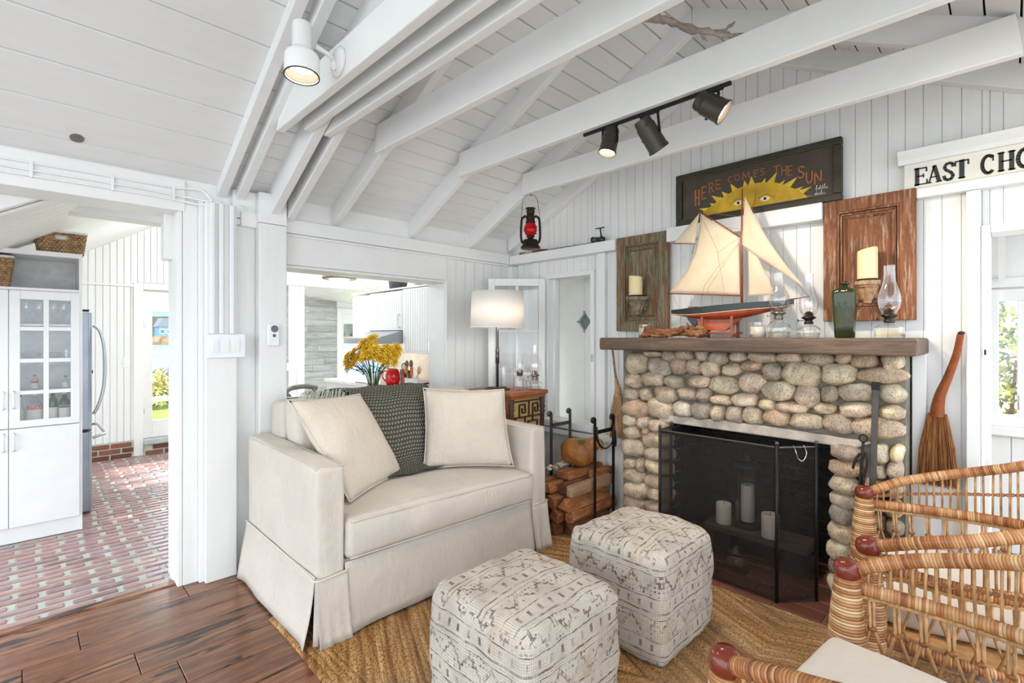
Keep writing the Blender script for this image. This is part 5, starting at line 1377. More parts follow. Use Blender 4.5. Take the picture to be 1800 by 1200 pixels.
STRING = plain('rigging_cord', srgb(150, 116, 84), 0.8)
def cord(pts, r=0.0009): build('rigging_line', MB().tube([(XM + a, b, c) for a, b, c in pts], r, 5), STRING, bo)
cord([(-0.020, 1.318, 2.095), (-0.050, 1.20, 1.86), (-0.045, 1.155, 1.59)]); cord([(-0.015, 1.085, 1.915), (-0.050, 1.198, 1.835)]); cord([(-0.02, 1.088, 1.88), (-0.058, 1.20, 1.74), (-0.055, 1.27, 1.65), (-0.04, 1.31, 1.53)])
cord([(-0.02, 1.082, 1.88), (-0.060, 1.18, 1.73), (-0.06, 1.24, 1.64), (-0.05, 1.285, 1.535)]); cord([(0, 1.076, 2.17), (0, 0.76, 1.572)]); cord([(0, 1.076, 2.08), (0, 0.742, 1.562)]); cord([(0, 1.078, 1.85), (0, 0.81, 1.65), (0, 0.745, 1.562)])
cord([(-0.012, 1.49, 1.621), (-0.006, 1.455, 1.524)]); cord([(-0.012, 1.45, 1.617), (-0.006, 1.448, 1.524)]); cord([(-0.004, 0.985, 1.785), (-0.02, 0.905, 1.62)]); cord([(0, 1.078, 2.03), (-0.02, 1.32, 2.098)])
cord([(0, 1.08, 1.96), (-0.012, 1.17, 1.985)]); cord([(0, 1.012, 1.58), (0, 1.07, 1.55)])

# ---- oil lamps
OIL = thin_glass('lamp_oil', (0.98, 0.93, 0.82, 1), 0.05)
BURN = plain('tarnished_burner', srgb(150, 140, 126), 0.3, 0.9, noise_amt=0.2, nscale=40)
BURN_D = plain('dark_burner', srgb(60, 54, 50), 0.35, 0.8, noise_amt=0.2, nscale=40)
def oil_lamp(c, R, fz, ctop, cr, label, burner, square=False):
    x, y, z = c
    o = thing('oil_lamp', c, label, 'oil lamp', 'glass oil lamps')
    f = fz
    prof = [(R * 0.78, 0), (R * 0.86, 0.004), (R * 0.84, f * 0.12), (R * 0.95, f * 0.3), (R, f * 0.48), (R * 0.92, f * 0.68), (R * 0.62, f * 0.86), (R * 0.34, f * 0.95), (R * 0.32, f)]
    if square: prof = [(R * 0.92, 0), (R, 0.005), (R * 0.98, f * 0.6), (R, f * 0.68), (R * 0.8, f * 0.82), (R * 0.34, f * 0.95), (R * 0.32, f)]
    fo = build('glass_font', MB().lathe(prof, c, 28, sq=4 if square else None), GLASS, o, smooth=True)
    build('oil', MB().lathe([(r * 0.93, h + 0.002) for r, h in prof[1:4]], c, 24, sq=4 if square else None), OIL, fo, smooth=True)
    b = build('burner', MB().lathe([(R * 0.36, f), (R * 0.40, f + 0.008), (R * 0.30, f + 0.014), (R * 0.34, f + 0.022), (R * 0.58, f + 0.030), (R * 0.60, f + 0.036), (R * 0.4, f + 0.040), (R * 0.34, f + 0.058), (R * 0.12, f + 0.066), (R * 0.06, f + 0.066)], c, 24), burner, o, smooth=True)
    build('wick_knob', MB().tube([(x - R * 0.3, y + R * 0.25, z + f + 0.018), (x - R * 0.45, y + R * 0.75, z + f + 0.018)], 0.0018, 6).lathe([(0.0004, -.002), (0.007, -.002), (0.007, .002), (0.0004, .002)], (x - R * 0.45, y + R * 0.76, z + f + 0.018), 12, axis=(-0.2, 1, 0)), burner, b)
    H = ctop - (f + 0.034)
    cp = [(cr * 0.52, 0), (cr * 0.60, 0.012), (cr * 0.86, H * 0.14), (cr, H * 0.28), (cr * 0.93, H * 0.42), (cr * 0.66, H * 0.58), (cr * 0.5, H * 0.72), (cr * 0.46, H * 0.88), (cr * 0.47, H)]
    build('glass_chimney', MB().lathe([(r, h + f + 0.034) for r, h in cp], c, 28, cap=False), GLASS, o, smooth=True)
    return o
oil_lamp((2.84, 0.868, MZ), 0.060, 0.098, 0.345, 0.054, 'clear glass oil lamp in front of the model boat bow', BURN)
oil_lamp((2.91, 0.745, MZ), 0.056, 0.072, 0.335, 0.046, 'clear glass oil lamp with a dark burner, left of the green bottle', BURN_D)
oil_lamp((2.84, 0.398, MZ), 0.056, 0.070, 0.335, 0.045, 'clear glass oil lamp with a square base at the mantel right end', BURN_D, True)

# ---- green bottle, jar candles, driftwood
t = NT('dark_green_glass')
t.set(Base_Color=(0.055, 0.07, 0.02, 1), Roughness=0.06, Transmission_Weight=0.55, IOR=1.45)
t.bump(t.noise(t.coords((1, 1, 0.5)), 26, 3), 0.35, 0.006); GREENG = t.m
gb = thing('case_bottle', (2.85, 0.574, MZ), 'square shouldered dark green glass bottle on the mantel', 'bottle')
build('bottle_body', MB().lathe([(0.034, 0.0), (0.038, 0.004), (0.041, 0.06), (0.046, 0.14), (0.050, 0.215), (0.049, 0.228), (0.040, 0.238), (0.024, 0.243), (0.016, 0.247), (0.014, 0.262)], (2.85, 0.574, MZ), 32, sq=7), GREENG, gb, smooth=True)
build('bottle_lip', MB().lathe([(0.012, 0.258), (0.019, 0.260), (0.021, 0.268), (0.018, 0.274), (0.010, 0.275)], (2.85, 0.574, MZ), 20), plain('green_lip', srgb(44, 46, 30), 0.15), gb, smooth=True)
def jar_candle(c, r, h, label):
    j = thing('jar_candle', c, label, 'candle', 'jar candles on the mantel')
    build('glass_jar', MB().lathe([(0.0005, 0), (r, 0), (r, h)], c, 28, cap=False), GLASS, j, smooth=True)
    build('wax_fill', MB().lathe([(0.0005, 0.003), (r * 0.95, 0.003), (r * 0.95, h * 0.72), (0.0005, h * 0.71)], c, 28), WAX_W, j, smooth=True)
    build('paper_label', MB().grid(lambda u, v: (c[0] - (r + 0.0006) * math.cos((u - .5) * 0.9 + 0.5), c[1] + (r + 0.0006) * math.sin((u - .5) * 0.9 + 0.5), c[2] + h * (0.25 + 0.45 * v)), 8, 2), plain('kraft_label', srgb(216, 202, 178), 0.8), j)
jar_candle((2.88, 0.985, MZ), 0.040, 0.085, 'small white jar candle on the mantel between the boat stand and the oil lamp')
jar_candle((2.96, 1.727, MZ), 0.040, 0.088, 'small white jar candle on the mantel behind the driftwood, below the teal panel')
DRIFT = timber('gnarled_driftwood', [srgb(74, 42, 24), srgb(136, 86, 50), srgb(186, 138, 94)], (9, 3, 9), 0.75, 0.5)
dw = thing('driftwood', (2.83, 1.46, MZ), 'gnarled piece of brown driftwood lying on the mantel left of the boat', 'driftwood')
def gnarl(name, parent, pts, rs, seed, mat=DRIFT):
    P_ = spline(pts, 7); n = len(P_)
    rr = []
    for i in range(n):
        k = i / (n - 1) * (len(rs) - 1); a = int(min(k, len(rs) - 2)); f = k - a
        rr.append((rs[a] + (rs[a + 1] - rs[a]) * f) * (1 + 0.5 * noise.noise(Vector((i * 0.6, seed, 0)))))
    m = MB().tube(P_, rr, 14)
    m.v = [tuple(Vector(p) + Vector((noise.noise(Vector(p) * 45 + Vector((seed, 0, 0))), noise.noise(Vector(p) * 45 + Vector((0, seed, 7))), noise.noise(Vector(p) * 45 + Vector((3, 0, seed))))) * 0.011) for p in m.v]
    return build(name, m, mat, parent, smooth=True)
gnarl('root_branch', dw, [(2.82, 1.655, 1.366), (2.83, 1.62, 1.385), (2.83, 1.56, 1.372), (2.82, 1.50, 1.366), (2.83, 1.40, 1.370), (2.83, 1.32, 1.373), (2.82, 1.262, 1.372)], [0.012, 0.036, 0.020, 0.012, 0.016, 0.024, 0.014], 3)
gnarl('root_branch', dw, [(2.85, 1.60, 1.40), (2.85, 1.53, 1.385), (2.85, 1.45, 1.392), (2.84, 1.37, 1.410), (2.84, 1.31, 1.385), (2.83, 1.27, 1.372)], [0.010, 0.018, 0.013, 0.012, 0.018, 0.010], 9)
gnarl('root_branch', dw, [(2.80, 1.48, 1.360), (2.80, 1.41, 1.378), (2.81, 1.37, 1.405), (2.82, 1.365, 1.43)], [0.010, 0.012, 0.010, 0.006], 14)
gnarl('root_branch', dw, [(2.86, 1.67, 1.358), (2.86, 1.62, 1.366), (2.85, 1.57, 1.362)], [0.010, 0.015, 0.010], 22)

gnarl('root_branch', dw, [(2.79, 1.66, 1.358), (2.79, 1.60, 1.362), (2.80, 1.54, 1.356), (2.80, 1.45, 1.358)], [0.010, 0.014, 0.009, 0.006], 31)
gnarl('root_branch', dw, [(2.84, 1.34, 1.385), (2.83, 1.30, 1.40), (2.83, 1.265, 1.39), (2.82, 1.255, 1.36)], [0.010, 0.016, 0.014, 0.008], 37)

# ---- lantern hanging under the tie beam, rod and reel on the ledge
LX, LY, LZ0 = 2.615, 2.452, 1.988
BROWNM = plain('rusty_lantern_metal', srgb(56, 42, 32), 0.42, 0.7, noise_amt=0.25, nscale=20)
ln = thing('hurricane_lantern', (LX, LY, LZ0), 'dark metal hurricane lantern with a red glass globe hanging from a beam', 'lantern')
c = (LX, LY, LZ0)
build('fuel_tank', MB().lathe([(0.0005, 0.0), (0.070, 0.0), (0.073, 0.006), (0.070, 0.012), (0.058, 0.030), (0.055, 0.056), (0.048, 0.064), (0.022, 0.070), (0.020, 0.078), (0.030, 0.084), (0.028, 0.094)], c, 28), BROWNM, ln, smooth=True)
t = NT('red_globe_glass'); t.set(Base_Color=(0.75, 0.012, 0.012, 1), Roughness=0.05, Transmission_Weight=0.5, IOR=1.3, Emission_Color=(0.8, 0.01, 0.01, 1), Emission_Strength=0.0)
build('red_globe', MB().lathe([(0.026, 0.092), (0.040, 0.108), (0.047, 0.130), (0.046, 0.155), (0.038, 0.176), (0.030, 0.184)], c, 28, cap=False), t.m, ln, smooth=True)
build('chimney_cap', MB().lathe([(0.034, 0.182), (0.036, 0.190), (0.030, 0.206), (0.032, 0.222), (0.038, 0.226), (0.036, 0.236), (0.028, 0.240), (0.028, 0.262), (0.032, 0.266), (0.030, 0.276), (0.022, 0.284), (0.036, 0.288), (0.036, 0.293), (0.0005, 0.297)], c, 28), BROWNM, ln, smooth=True)
sd = Vector((0.7108, -0.7034, 0))
for s in (-1, 1):
    pts = [Vector(c) + sd * (s * a) + Vector((0, 0, h)) for a, h in ((0.052, 0.040), (0.064, 0.055), (0.069, 0.10), (0.067, 0.17), (0.062, 0.215), (0.045, 0.232), (0.034, 0.238))]
    build('side_tube', MB().tube(spline(pts, 5), 0.0085, 8), BROWNM, ln, smooth=True)
    for k in (0.115, 0.135, 0.155):
        pass
for k, ph in ((0.118, 0), (0.150, 1)):
    build('guard_wire', MB().tube([Vector(c) + Vector((math.cos(a) * 0.0495, math.sin(a) * 0.0495, k + 0.012 * math.sin(a * 1 + ph * 2))) for a in [2 * PI * i / 24 for i in range(24)]], 0.0014, 5, closed=True), IRON, ln)
bt = 2.385 - LZ0
build('bail_handle', MB().tube(spline([Vector(c) + sd * a + Vector((0, 0, h)) for a, h in ((-0.068, 0.205), (-0.062, 0.28), (-0.056, 0.345), (-0.03, bt - 0.016), (0, bt - 0.008), (0.03, bt - 0.016), (0.052, 0.345), (0.060, 0.28), (0.068, 0.205))], 5), 0.0018, 6), IRON, ln, smooth=True)
build('hook', MB().tube(spline([(LX, LY, 2.389), (LX, LY, 2.382), (LX + 0.006, LY - 0.006, 2.374), (LX, LY, 2.369)], 5), 0.002, 6), IRON, ln)
rodm = plain('brown_varnished_rod', srgb(128, 60, 36), 0.35, noise_amt=0.2, nscale=30)
fr_ = thing('fishing_rod', (3.09, 2.65, 2.063), 'old brown fishing rod lying along the white ledge under the lantern', 'fishing rod')
build('rod_blank', MB().tube([(3.10, 2.71, 2.070), (3.09, 2.5, 2.0685), (3.085, 2.26, 2.067)], [0.006, 0.0045, 0.003], 8), plain('grey_rod', srgb(96, 84, 78), 0.5), fr_, smooth=True)
build('wrapped_grip', MB().tube([(3.10, 2.875, 2.076), (3.10, 2.79, 2.076), (3.10, 2.71, 2.072)], [0.011, 0.0125, 0.008], 10), rodm, fr_, smooth=True)
build('cork_butt', MB().tube([(3.095, 3.03, 2.0765), (3.10, 2.96, 2.0775), (3.10, 2.90, 2.076), (3.10, 2.876, 2.0755)], [0.012, 0.013, 0.011, 0.009], 10), plain('worn_cork', srgb(190, 160, 126), 0.8, noise_amt=0.3, nscale=40), fr_, smooth=True)
for y_ in (2.6, 2.42): build('line_guide', MB().tube([(3.0875 + 0.008 * math.cos(a), y_, 2.079 + 0.008 * math.sin(a)) for a in [2 * PI * i / 10 for i in range(10)]], 0.0012, 5, closed=True), CHROME, fr_)
re = thing('fishing_reel', (3.095, 2.19, 2.0625), 'small black spinning reel standing upside down at the right end of the rod', 'reel')
RB = plain('reel_black', srgb(44, 46, 44), 0.35, 0.4); RG = plain('reel_grey', srgb(96, 100, 98), 0.3, 0.7)
build('gear_body', MB().blob((3.095, 2.175, 2.084), (0.018, 0.034, 0.0215), 2, 0.15, 3, 2.6), RB, re, smooth=True)
build('spool', MB().lathe([(0.012, 0), (0.021, 0.002), (0.021, 0.008), (0.013, 0.010), (0.013, 0.024), (0.023, 0.026), (0.023, 0.032), (0.010, 0.034)], (3.095, 2.205, 2.0865), 20, axis=(0, 1, 0)), RG, re, smooth=True)
build('rotor', MB().lathe([(0.024, 0), (0.0245, 0.010), (0.020, 0.016)], (3.095, 2.243, 2.0875), 20, axis=(0, 1, 0)), RB, re, smooth=True)
build('bail_wire', MB().tube(spline([(3.07, 2.25, 2.10), (3.062, 2.262, 2.088), (3.068, 2.26, 2.068), (3.095, 2.258, 2.064)], 5), 0.0018, 6), CHROME, re, smooth=True)
build('reel_foot', MB().tube([(3.095, 2.172, 2.10), (3.095, 2.178, 2.135), (3.095, 2.183, 2.166)], [0.008, 0.005, 0.006], 8).bar((3.095, 2.222, 2.170), (3.095, 2.146, 2.170), 0.012, 0.006), RB, re)
build('crank_handle', MB().tube([(3.075, 2.172, 2.084), (3.058, 2.168, 2.080), (3.054, 2.15, 2.072), (3.050, 2.142, 2.0705)], 0.003, 6).blob((3.05, 2.138, 2.071), (0.007, 0.010, 0.007), 1), RG, re, smooth=True)

# ---- brooms
STRAW = NT('broom_straw')
_v = STRAW.coords((120, 120, 5)); _f = STRAW.noise(_v, 1.2, 4, 0.6, 0.3)
STRAW.set(Base_Color=STRAW.ramp(_f, [(0.3, srgb(78, 44, 22)), (0.5, srgb(140, 88, 46)), (0.7, srgb(176, 122, 70))]), Roughness=0.9); STRAW.bump(_f, 0.9, 0.006); STRAW = STRAW.m
STRAW_L = NT('pale_broom_straw')
_v = STRAW_L.coords((130, 130, 6)); _f = STRAW_L.noise(_v, 1.2, 4, 0.6, 0.3)
STRAW_L.set(Base_Color=STRAW_L.ramp(_f, [(0.3, srgb(140, 98, 64)), (0.5, srgb(190, 152, 114)), (0.7, srgb(214, 182, 146))]), Roughness=0.9); STRAW_L.bump(_f, 0.8, 0.005); STRAW_L = STRAW_L.m
WRAP = NT('wound_rattan')
_s = WRAP.n('ShaderNodeSeparateXYZ', {0: WRAP.n('ShaderNodeTexCoord').outputs['UV']})
_g = WRAP.math('ABSOLUTE', WRAP.math('SINE', WRAP.math('MULTIPLY', _s.outputs[1], PI * 170.0)))
_c = WRAP.ramp(WRAP.noise(WRAP.coords(), 12, 3), [(0.3, srgb(136, 62, 26)), (0.7, srgb(172, 92, 44))])
WRAP.set(Base_Color=WRAP.mix(WRAP.ramp(_g, [(0.0, (0.8, 0.8, 0.8)), (0.35, (0, 0, 0))]), _c, srgb(70, 30, 14)), Roughness=0.45); WRAP.bump(_g, 0.8, 0.003); WRAP = WRAP.m
br = thing('rattan_broom', (3.06, 0.25, 0.62), 'large brown bristle broom with a wound handle hanging on the wall right of the mantel', 'broom')
build('wound_handle', MB().tube(spline([(3.085, 0.168, 1.362), (3.085, 0.182, 1.27), (3.085, 0.212, 1.16), (3.085, 0.238, 1.08), (3.085, 0.248, 1.02), (3.085, 0.250, 0.975)], 8), [0.0165 + 0.021 * (i / 40) ** 1.5 for i in range(41)], 16, sx=0.8), WRAP, br, smooth=True, uvs=True)
build('handle_tip', MB().blob((3.085, 0.165, 1.368), (0.012, 0.014, 0.009), 2), plain('dark_tip', srgb(60, 36, 24), 0.6), br, smooth=True)
random.seed(8)
def bristle_head(parent, mat, top, bot, n, r, wt, wb, xt):
    m = MB()
    for i in range(n):
        a = random.uniform(-1, 1); e = random.uniform(-1, 1); L = random.uniform(0.93, 1.04)
        t0 = Vector(top) + Vector((e * xt, a * wt, 0)); b = Vector(top).lerp(Vector(bot), L) + Vector((e * xt * 1.7, a * wb, 0))
        mid_ = t0.lerp(b, 0.5) + Vector((random.uniform(-.003, .003), a * (wb - wt) * 0.16 + random.uniform(-.004, .004), 0))
        m.tube([t0, mid_, b], [r, r, r * 0.6], 4)
    o = build('bristles', m, mat, parent); o['kind'] = 'stuff'; return o
bristle_head(br, STRAW, (3.085, 0.250, 0.985), (3.075, 0.250, 0.655), 560, 0.0019, 0.034, 0.074, 0.016)
build('bristle_core', MB().tube([(3.085, 0.25, 0.98), (3.083, 0.25, 0.85), (3.08, 0.25, 0.69)], [0.026, 0.040, 0.052], 16, sx=1.0).v and MB().grid(lambda u, v: (3.088 - 0.014 * math.sin(PI * u), 0.25 + (u - 0.5) * (0.058 + 0.065 * v), 0.985 - 0.30 * v), 10, 6, thick=(0.012, 0, 0)), STRAW, br, smooth=True)
bs = thing('whisk_broom', (3.06, 2.03, 0.62), 'small pale straw broom standing upside right on a rail left of the fireplace', 'broom')
build('stick_handle', MB().tube([(3.09, 2.070, 1.258), (3.09, 2.055, 1.14), (3.09, 2.040, 1.045)], [0.0085, 0.0085, 0.0095], 10), GREY_TIMBER, bs, smooth=True)
build('bound_shoulder', MB().tube(spline([(3.09, 2.042, 1.052), (3.09, 2.032, 1.0), (3.09, 2.024, 0.965), (3.09, 2.022, 0.91)], 6), [0.011 + 0.020 * (i / 18) for i in range(19)], 14, sx=0.9), STRAW_L, bs, smooth=True)
bristle_head(bs, STRAW_L, (3.09, 2.022, 0.93), (3.08, 2.018, 0.620), 380, 0.0018, 0.026, 0.072, 0.012)
for z_ in (0.955, 0.925, 0.895): build('stitching', MB().tube([(3.09 + (0.028 + (0.955 - z_) * 0.1) * math.cos(a), 2.023 + (0.028 + (0.955 - z_) * 0.14) * math.sin(a), z_) for a in [2 * PI * i / 16 for i in range(16)]], 0.0016, 5, closed=True), plain('broom_twine', srgb(196, 170, 130), 0.8), bs)

# ---- fire irons
ti = thing('fire_poker', (2.835, 0.46, 0.0105), 'long dark iron bar leaning on the stones at the fireplace right side', 'fire iron')
build('flat_bar', MB().bar((2.80, 0.472, 0.0115), (2.858, 0.451, 1.132), 0.026, 0.010, up=(1, 0, 0)), plain('dull_iron_bar', srgb(78, 72, 66), 0.45, 0.6), ti, bevel=0.002)
build('bar_head', MB().bar((2.857, 0.4515, 1.100), (2.8585, 0.4508, 1.137), 0.034, 0.014, up=(1, 0, 0)), IRON, ti, bevel=0.003)
tg = thing('fire_tongs', (2.81, 0.51, 0.0105), 'black iron fire tongs with a ring handle leaning beside the bar', 'fire iron')
build('ring_handle', MB().tube([(2.822 + 0.004 * math.sin(a), 0.494 + 0.016 * math.cos(a), 0.872 + 0.016 * math.sin(a)) for a in [2 * PI * i / 18 for i in range(18)]], 0.004, 8, closed=True), IRON, tg, smooth=True)
build('shaft', MB().tube([(2.822, 0.494, 0.856), (2.818, 0.500, 0.76), (2.81, 0.507, 0.60), (2.79, 0.52, 0.012)], 0.006, 8), IRON, tg, smooth=True)
build('shaft', MB().tube(spline([(2.818, 0.484, 0.80), (2.815, 0.476, 0.765), (2.81, 0.488, 0.70), (2.805, 0.492, 0.62), (2.79, 0.495, 0.012)], 6), 0.006, 8), IRON, tg, smooth=True)
build('hook_arm', MB().tube(spline([(2.818, 0.505, 0.80), (2.816, 0.520, 0.775), (2.814, 0.530, 0.742), (2.814, 0.534, 0.722)], 5), 0.006, 8), IRON, tg, smooth=True)
build('collar', MB().box(2.796, 2.822, 0.482, 0.514, 0.632, 0.648), IRON, tg, bevel=0.002)

# ---- spotlights
def lamp(kind, loc, energy, col, **kw):
    d = bpy.data.lights.new('lamp_light', kind); d.energy = energy; d.color = col
    for k, v in kw.items(): setattr(d, k, v)
    o = bpy.data.objects.new('lamp_light', d); o.location = loc; COL.objects.link(o); return o
WARM = (1.0, 0.84, 0.68)
BULB = glow('lit_bulb', (1.0, 0.86, 0.66, 1), 14.0)
BULB_W = glow('lit_bulb_white', (1.0, 0.94, 0.84, 1), 5.0)
ws_ = thing('white_spotlight', (0.906, 1.908, 2.45), 'white bell shaped spotlight mounted on the side of a tie beam', 'spotlight')
HX, HY, HZ = 0.758, 1.905, 2.345
ax = Vector((-0.03, -0.06, -1)).normalized()
build('mounting_plate', MB().lathe([(0.0005, 0), (0.058, 0), (0.060, 0.006), (0.050, 0.014), (0.0005, 0.016)], (0.9075, 1.908, 2.455), 28, axis=(-1, 0, 0)), WHITE_GLOSS, ws_, smooth=True)
build('swivel_arm', MB().tube([(0.894, 1.908, 2.455), (0.865, 1.908, 2.470), (0.812, 1.906, 2.480)], [0.008, 0.008, 0.010], 10), WHITE_GLOSS, ws_, smooth=True)
build('arm_joint', MB().blob((0.885, 1.908, 2.435), (0.014, 0.012, 0.022), 2), WHITE_GLOSS, ws_, smooth=True)
top_ = Vector((HX, HY, HZ)) - ax * 0.205
h_ = build('bell_housing', MB().lathe([(0.0005, 0), (0.034, 0.001), (0.037, 0.008), (0.037, 0.098), (0.045, 0.112), (0.061, 0.125), (0.0635, 0.14), (0.0635, 0.205), (0.060, 0.206), (0.0595, 0.145), (0.0005, 0.140)], top_, 32, axis=ax), WHITE_GLOSS, ws_, smooth=True)
smooth_angle(h_, 60)
build('black_rim', MB().lathe([(0.0605, 0.2045), (0.0645, 0.2045), (0.0645, 0.208), (0.0605, 0.208)], top_, 32, axis=ax, cap=False), BLACK_METAL, ws_)
build('ribbed_baffle', MB().lathe([(0.0585 - 0.0012 * (i % 2), 0.150 + 0.005 * i) for i in range(11)], top_, 32, axis=ax, cap=False), plain('baffle_tan', srgb(150, 130, 112), 0.5), ws_)
build('bulb', MB().lathe([(0.0005, 0.176), (0.03, 0.176), (0.046, 0.172), (0.046, 0.168)], top_, 24, axis=ax), BULB_W, ws_, smooth=True)
o = lamp('SPOT', tuple(top_ + ax * 0.215), 9, (1, 0.9, 0.76), spot_size=math.radians(100), spot_blend=0.6, shadow_soft_size=0.04); o.rotation_euler = ax.to_track_quat('-Z', 'Y').to_euler()

tl = thing('track_light', (2.055, 1.18, 2.386), 'black track with three spotlights fixed under a tie beam', 'track light')
build('track_rail', MB().box(2.034, 2.049, 0.80, 1.54, 2.372, 2.3865), BLACK_METAL, tl, bevel=0.002)
DARKB = plain('dark_brown_spot_metal', srgb(70, 64, 58), 0.4, 0.5, noise_amt=0.06)
def spot_head(pivot, ax, size, lit, L=0.135):
    ax = Vector(ax).normalized(); pv = Vector(pivot); st = pv - ax * (L * 0.55)
    hd = build('spot_head', MB().lathe([(0.0005, 0), (size * 0.72, 0.0), (size * 0.80, 0.012), (size * 0.80, 0.03), (size * 0.86, 0.034), (size * 0.9, 0.042), (size * 0.93, L - 0.016), (size, L - 0.008), (size, L), (size * 0.93, L), (size * 0.88, L - 0.02), (0.0005, L - 0.026)], st, 28, axis=ax), DARKB, tl, smooth=True)
    smooth_angle(hd, 50)
    up = Vector((0, 0, 1)); sd_ = Vector((0, 1, 0)) if abs(ax.y) < 0.8 else Vector((1, 0, 0)); sd_ = (sd_ - ax * sd_.dot(ax)).normalized()
    for s in (-1, 1):
        a = pv + sd_ * (s * size * 0.98)
        build('yoke_arm', MB().bar(a, Vector((2.042, pv.y + sd_.y * s * size * 0.9, 2.371)), 0.004, 0.012), BLACK_METAL, hd)
        build('yoke_screw', MB().lathe([(0.0005, -0.004), (0.006, -0.004), (0.006, 0.004), (0.0005, 0.004)], a, 10, axis=sd_), BLACK_METAL, hd)
    build('yoke_bridge', MB().box(2.036, 2.048, pv.y - size, pv.y + size, 2.366, 2.372), BLACK_METAL, hd)
    if lit:
        b = st + ax * (L - 0.018)
        build('bulb', MB().lathe([(0.0005, 0), (size * 0.78, 0.0), (size * 0.84, -0.004)], b, 24, axis=ax), BULB, hd, smooth=True)
        o = lamp('SPOT', tuple(st + ax * (L + 0.006)), lit, WARM, spot_size=math.radians(105), spot_blend=0.7, shadow_soft_size=0.035); o.rotation_euler = ax.to_track_quat('-Z', 'Y').to_euler()
spot_head((2.042, 1.385, 2.300), (-0.22, 0.12, -1), 0.044, 15, 0.125)
spot_head((2.060, 1.170, 2.275), (0.62, -0.28, -0.85), 0.049, 20, 0.16)
spot_head((2.058, 0.885, 2.315), (0.30, -0.80, -0.62), 0.052, 20, 0.13)

# ---- driftwood branch lying across the beams
GREYW = timber('silvered_branch', [srgb(112, 104, 98), srgb(158, 148, 138), srgb(190, 180, 168)], (6, 6, 6), 0.8, 0.4)
bw = thing('driftwood_branch', (1.76, 0.98, 2.541), 'silver grey driftwood branch lying across the tie beams', 'branch')
gnarl('branch_stem', bw, [(1.470, 1.185, 2.566), (1.56, 1.12, 2.585), (1.70, 1.02, 2.597), (1.80, 0.95, 2.590), (1.90, 0.89, 2.572), (2.00, 0.80, 2.556), (2.12, 0.70, 2.552)], [0.014, 0.019, 0.018, 0.015, 0.013, 0.011, 0.006], 5, GREYW)
gnarl('branch_twig', bw, [(1.70, 1.02, 2.600), (1.735, 0.965, 2.628), (1.765, 0.93, 2.640)], [0.012, 0.008, 0.004], 11, GREYW)
gnarl('branch_twig', bw, [(1.985, 0.815, 2.562), (2.01, 0.79, 2.595), (2.015, 0.78, 2.615)], [0.008, 0.006, 0.003], 17, GREYW)
gnarl('branch_twig', bw, [(1.90, 0.885, 2.57), (1.935, 0.87, 2.545), (1.945, 0.862, 2.53)], [0.007, 0.005, 0.003], 19, GREYW)

# ================================================================== corner table with the lamp
tb = thing('carved_table', (2.61, 2.69, 0.0), 'reddish wooden table with a dark fretwork front, in the corner beside the loveseat', 'table')
build('table_top', MB().box(2.425, 2.815, 2.455, 2.925, 0.928, 0.955), RED_PINE, tb, bevel=0.005)
build('top_moulding', MB().box(2.44, 2.80, 2.47, 2.91, 0.905, 0.927), RED_PINE, tb, bevel=0.003)
BURL = plain('ochre_panel', srgb(190, 158, 104), 0.6, noise_amt=0.15, nscale=20); FRETW = plain('dark_fret_wood', srgb(74, 48, 36), 0.5, noise_amt=0.2)
build('apron', MB().box(2.47, 2.76, 2.497, 2.51, 0.50, 0.904), BURL, tb)
build('apron', MB().box(2.462, 2.47, 2.51, 2.88, 0.50, 0.904), RED_PINE, tb)
build('apron', MB().box(2.76, 2.768, 2.51, 2.88, 0.50, 0.904), RED_PINE, tb)
F = [((2.47, .885), (2.76, .885)), ((2.47, .77), (2.76, .77)), ((2.47, .655), (2.76, .655)), ((2.54, .77), (2.54, .86)), ((2.54, .86), (2.60, .86)), ((2.60, .86), (2.60, .80)), ((2.60, .80), (2.57, .80)), ((2.57, .80), (2.57, .835)),
     ((2.64, .885), (2.64, .77)), ((2.68, .77), (2.68, .86)), ((2.68, .86), (2.735, .86)), ((2.735, .86), (2.735, .80)), ((2.735, .80), (2.705, .80)), ((2.705, .80), (2.705, .835)),
     ((2.50, .77), (2.50, .72)), ((2.50, .72), (2.60, .72)), ((2.60, .72), (2.60, .77)), ((2.63, .655), (2.63, .735)), ((2.63, .735), (2.73, .735)), ((2.73, .735), (2.73, .655)), ((2.68, .77), (2.68, .735)), ((2.55, .655), (2.55, .72))]
for a, b in F:
    build('fret_bar', MB().bar((a[0], 2.492, a[1]), (b[0], 2.492, b[1]), 0.011, 0.011, up=(0, 1, 0)), FRETW, tb)
for (x, y) in ((2.452, 2.485), (2.778, 2.485), (2.452, 2.895), (2.778, 2.895)):
    build('turned_leg', MB().lathe([(0.016, 0), (0.02, 0.03), (0.014, 0.06), (0.018, 0.3), (0.020, 0.55), (0.024, 0.60), (0.014, 0.63), (0.016, 0.78), (0.022, 0.80), (0.015, 0.815), (0.024, 0.83), (0.018, 0.845), (0.020, 0.87), (0.020, 0.905)], (x, y, 0), 14), FRETW if y < 2.6 else RED_PINE, tb, smooth=True)
lp = thing('table_lamp', (2.50, 2.68, 0.955), 'table lamp with a dark slim stem and a white drum shade in the corner', 'lamp')
build('lamp_base', MB().box(2.435, 2.565, 2.615, 2.745, 0.955, 0.972).box(2.45, 2.55, 2.63, 2.73, 0.972, 0.982), BRONZE, lp, bevel=0.002)
build('lamp_stem', MB().tube([(2.50, 2.68, 0.98), (2.50, 2.68, 1.60)], 0.0105, 12), BRONZE, lp, smooth=True)
build('stem_sleeve', MB().tube([(2.50, 2.68, 1.155), (2.50, 2.68, 1.26)], 0.0145, 12), BRONZE, lp, smooth=True)
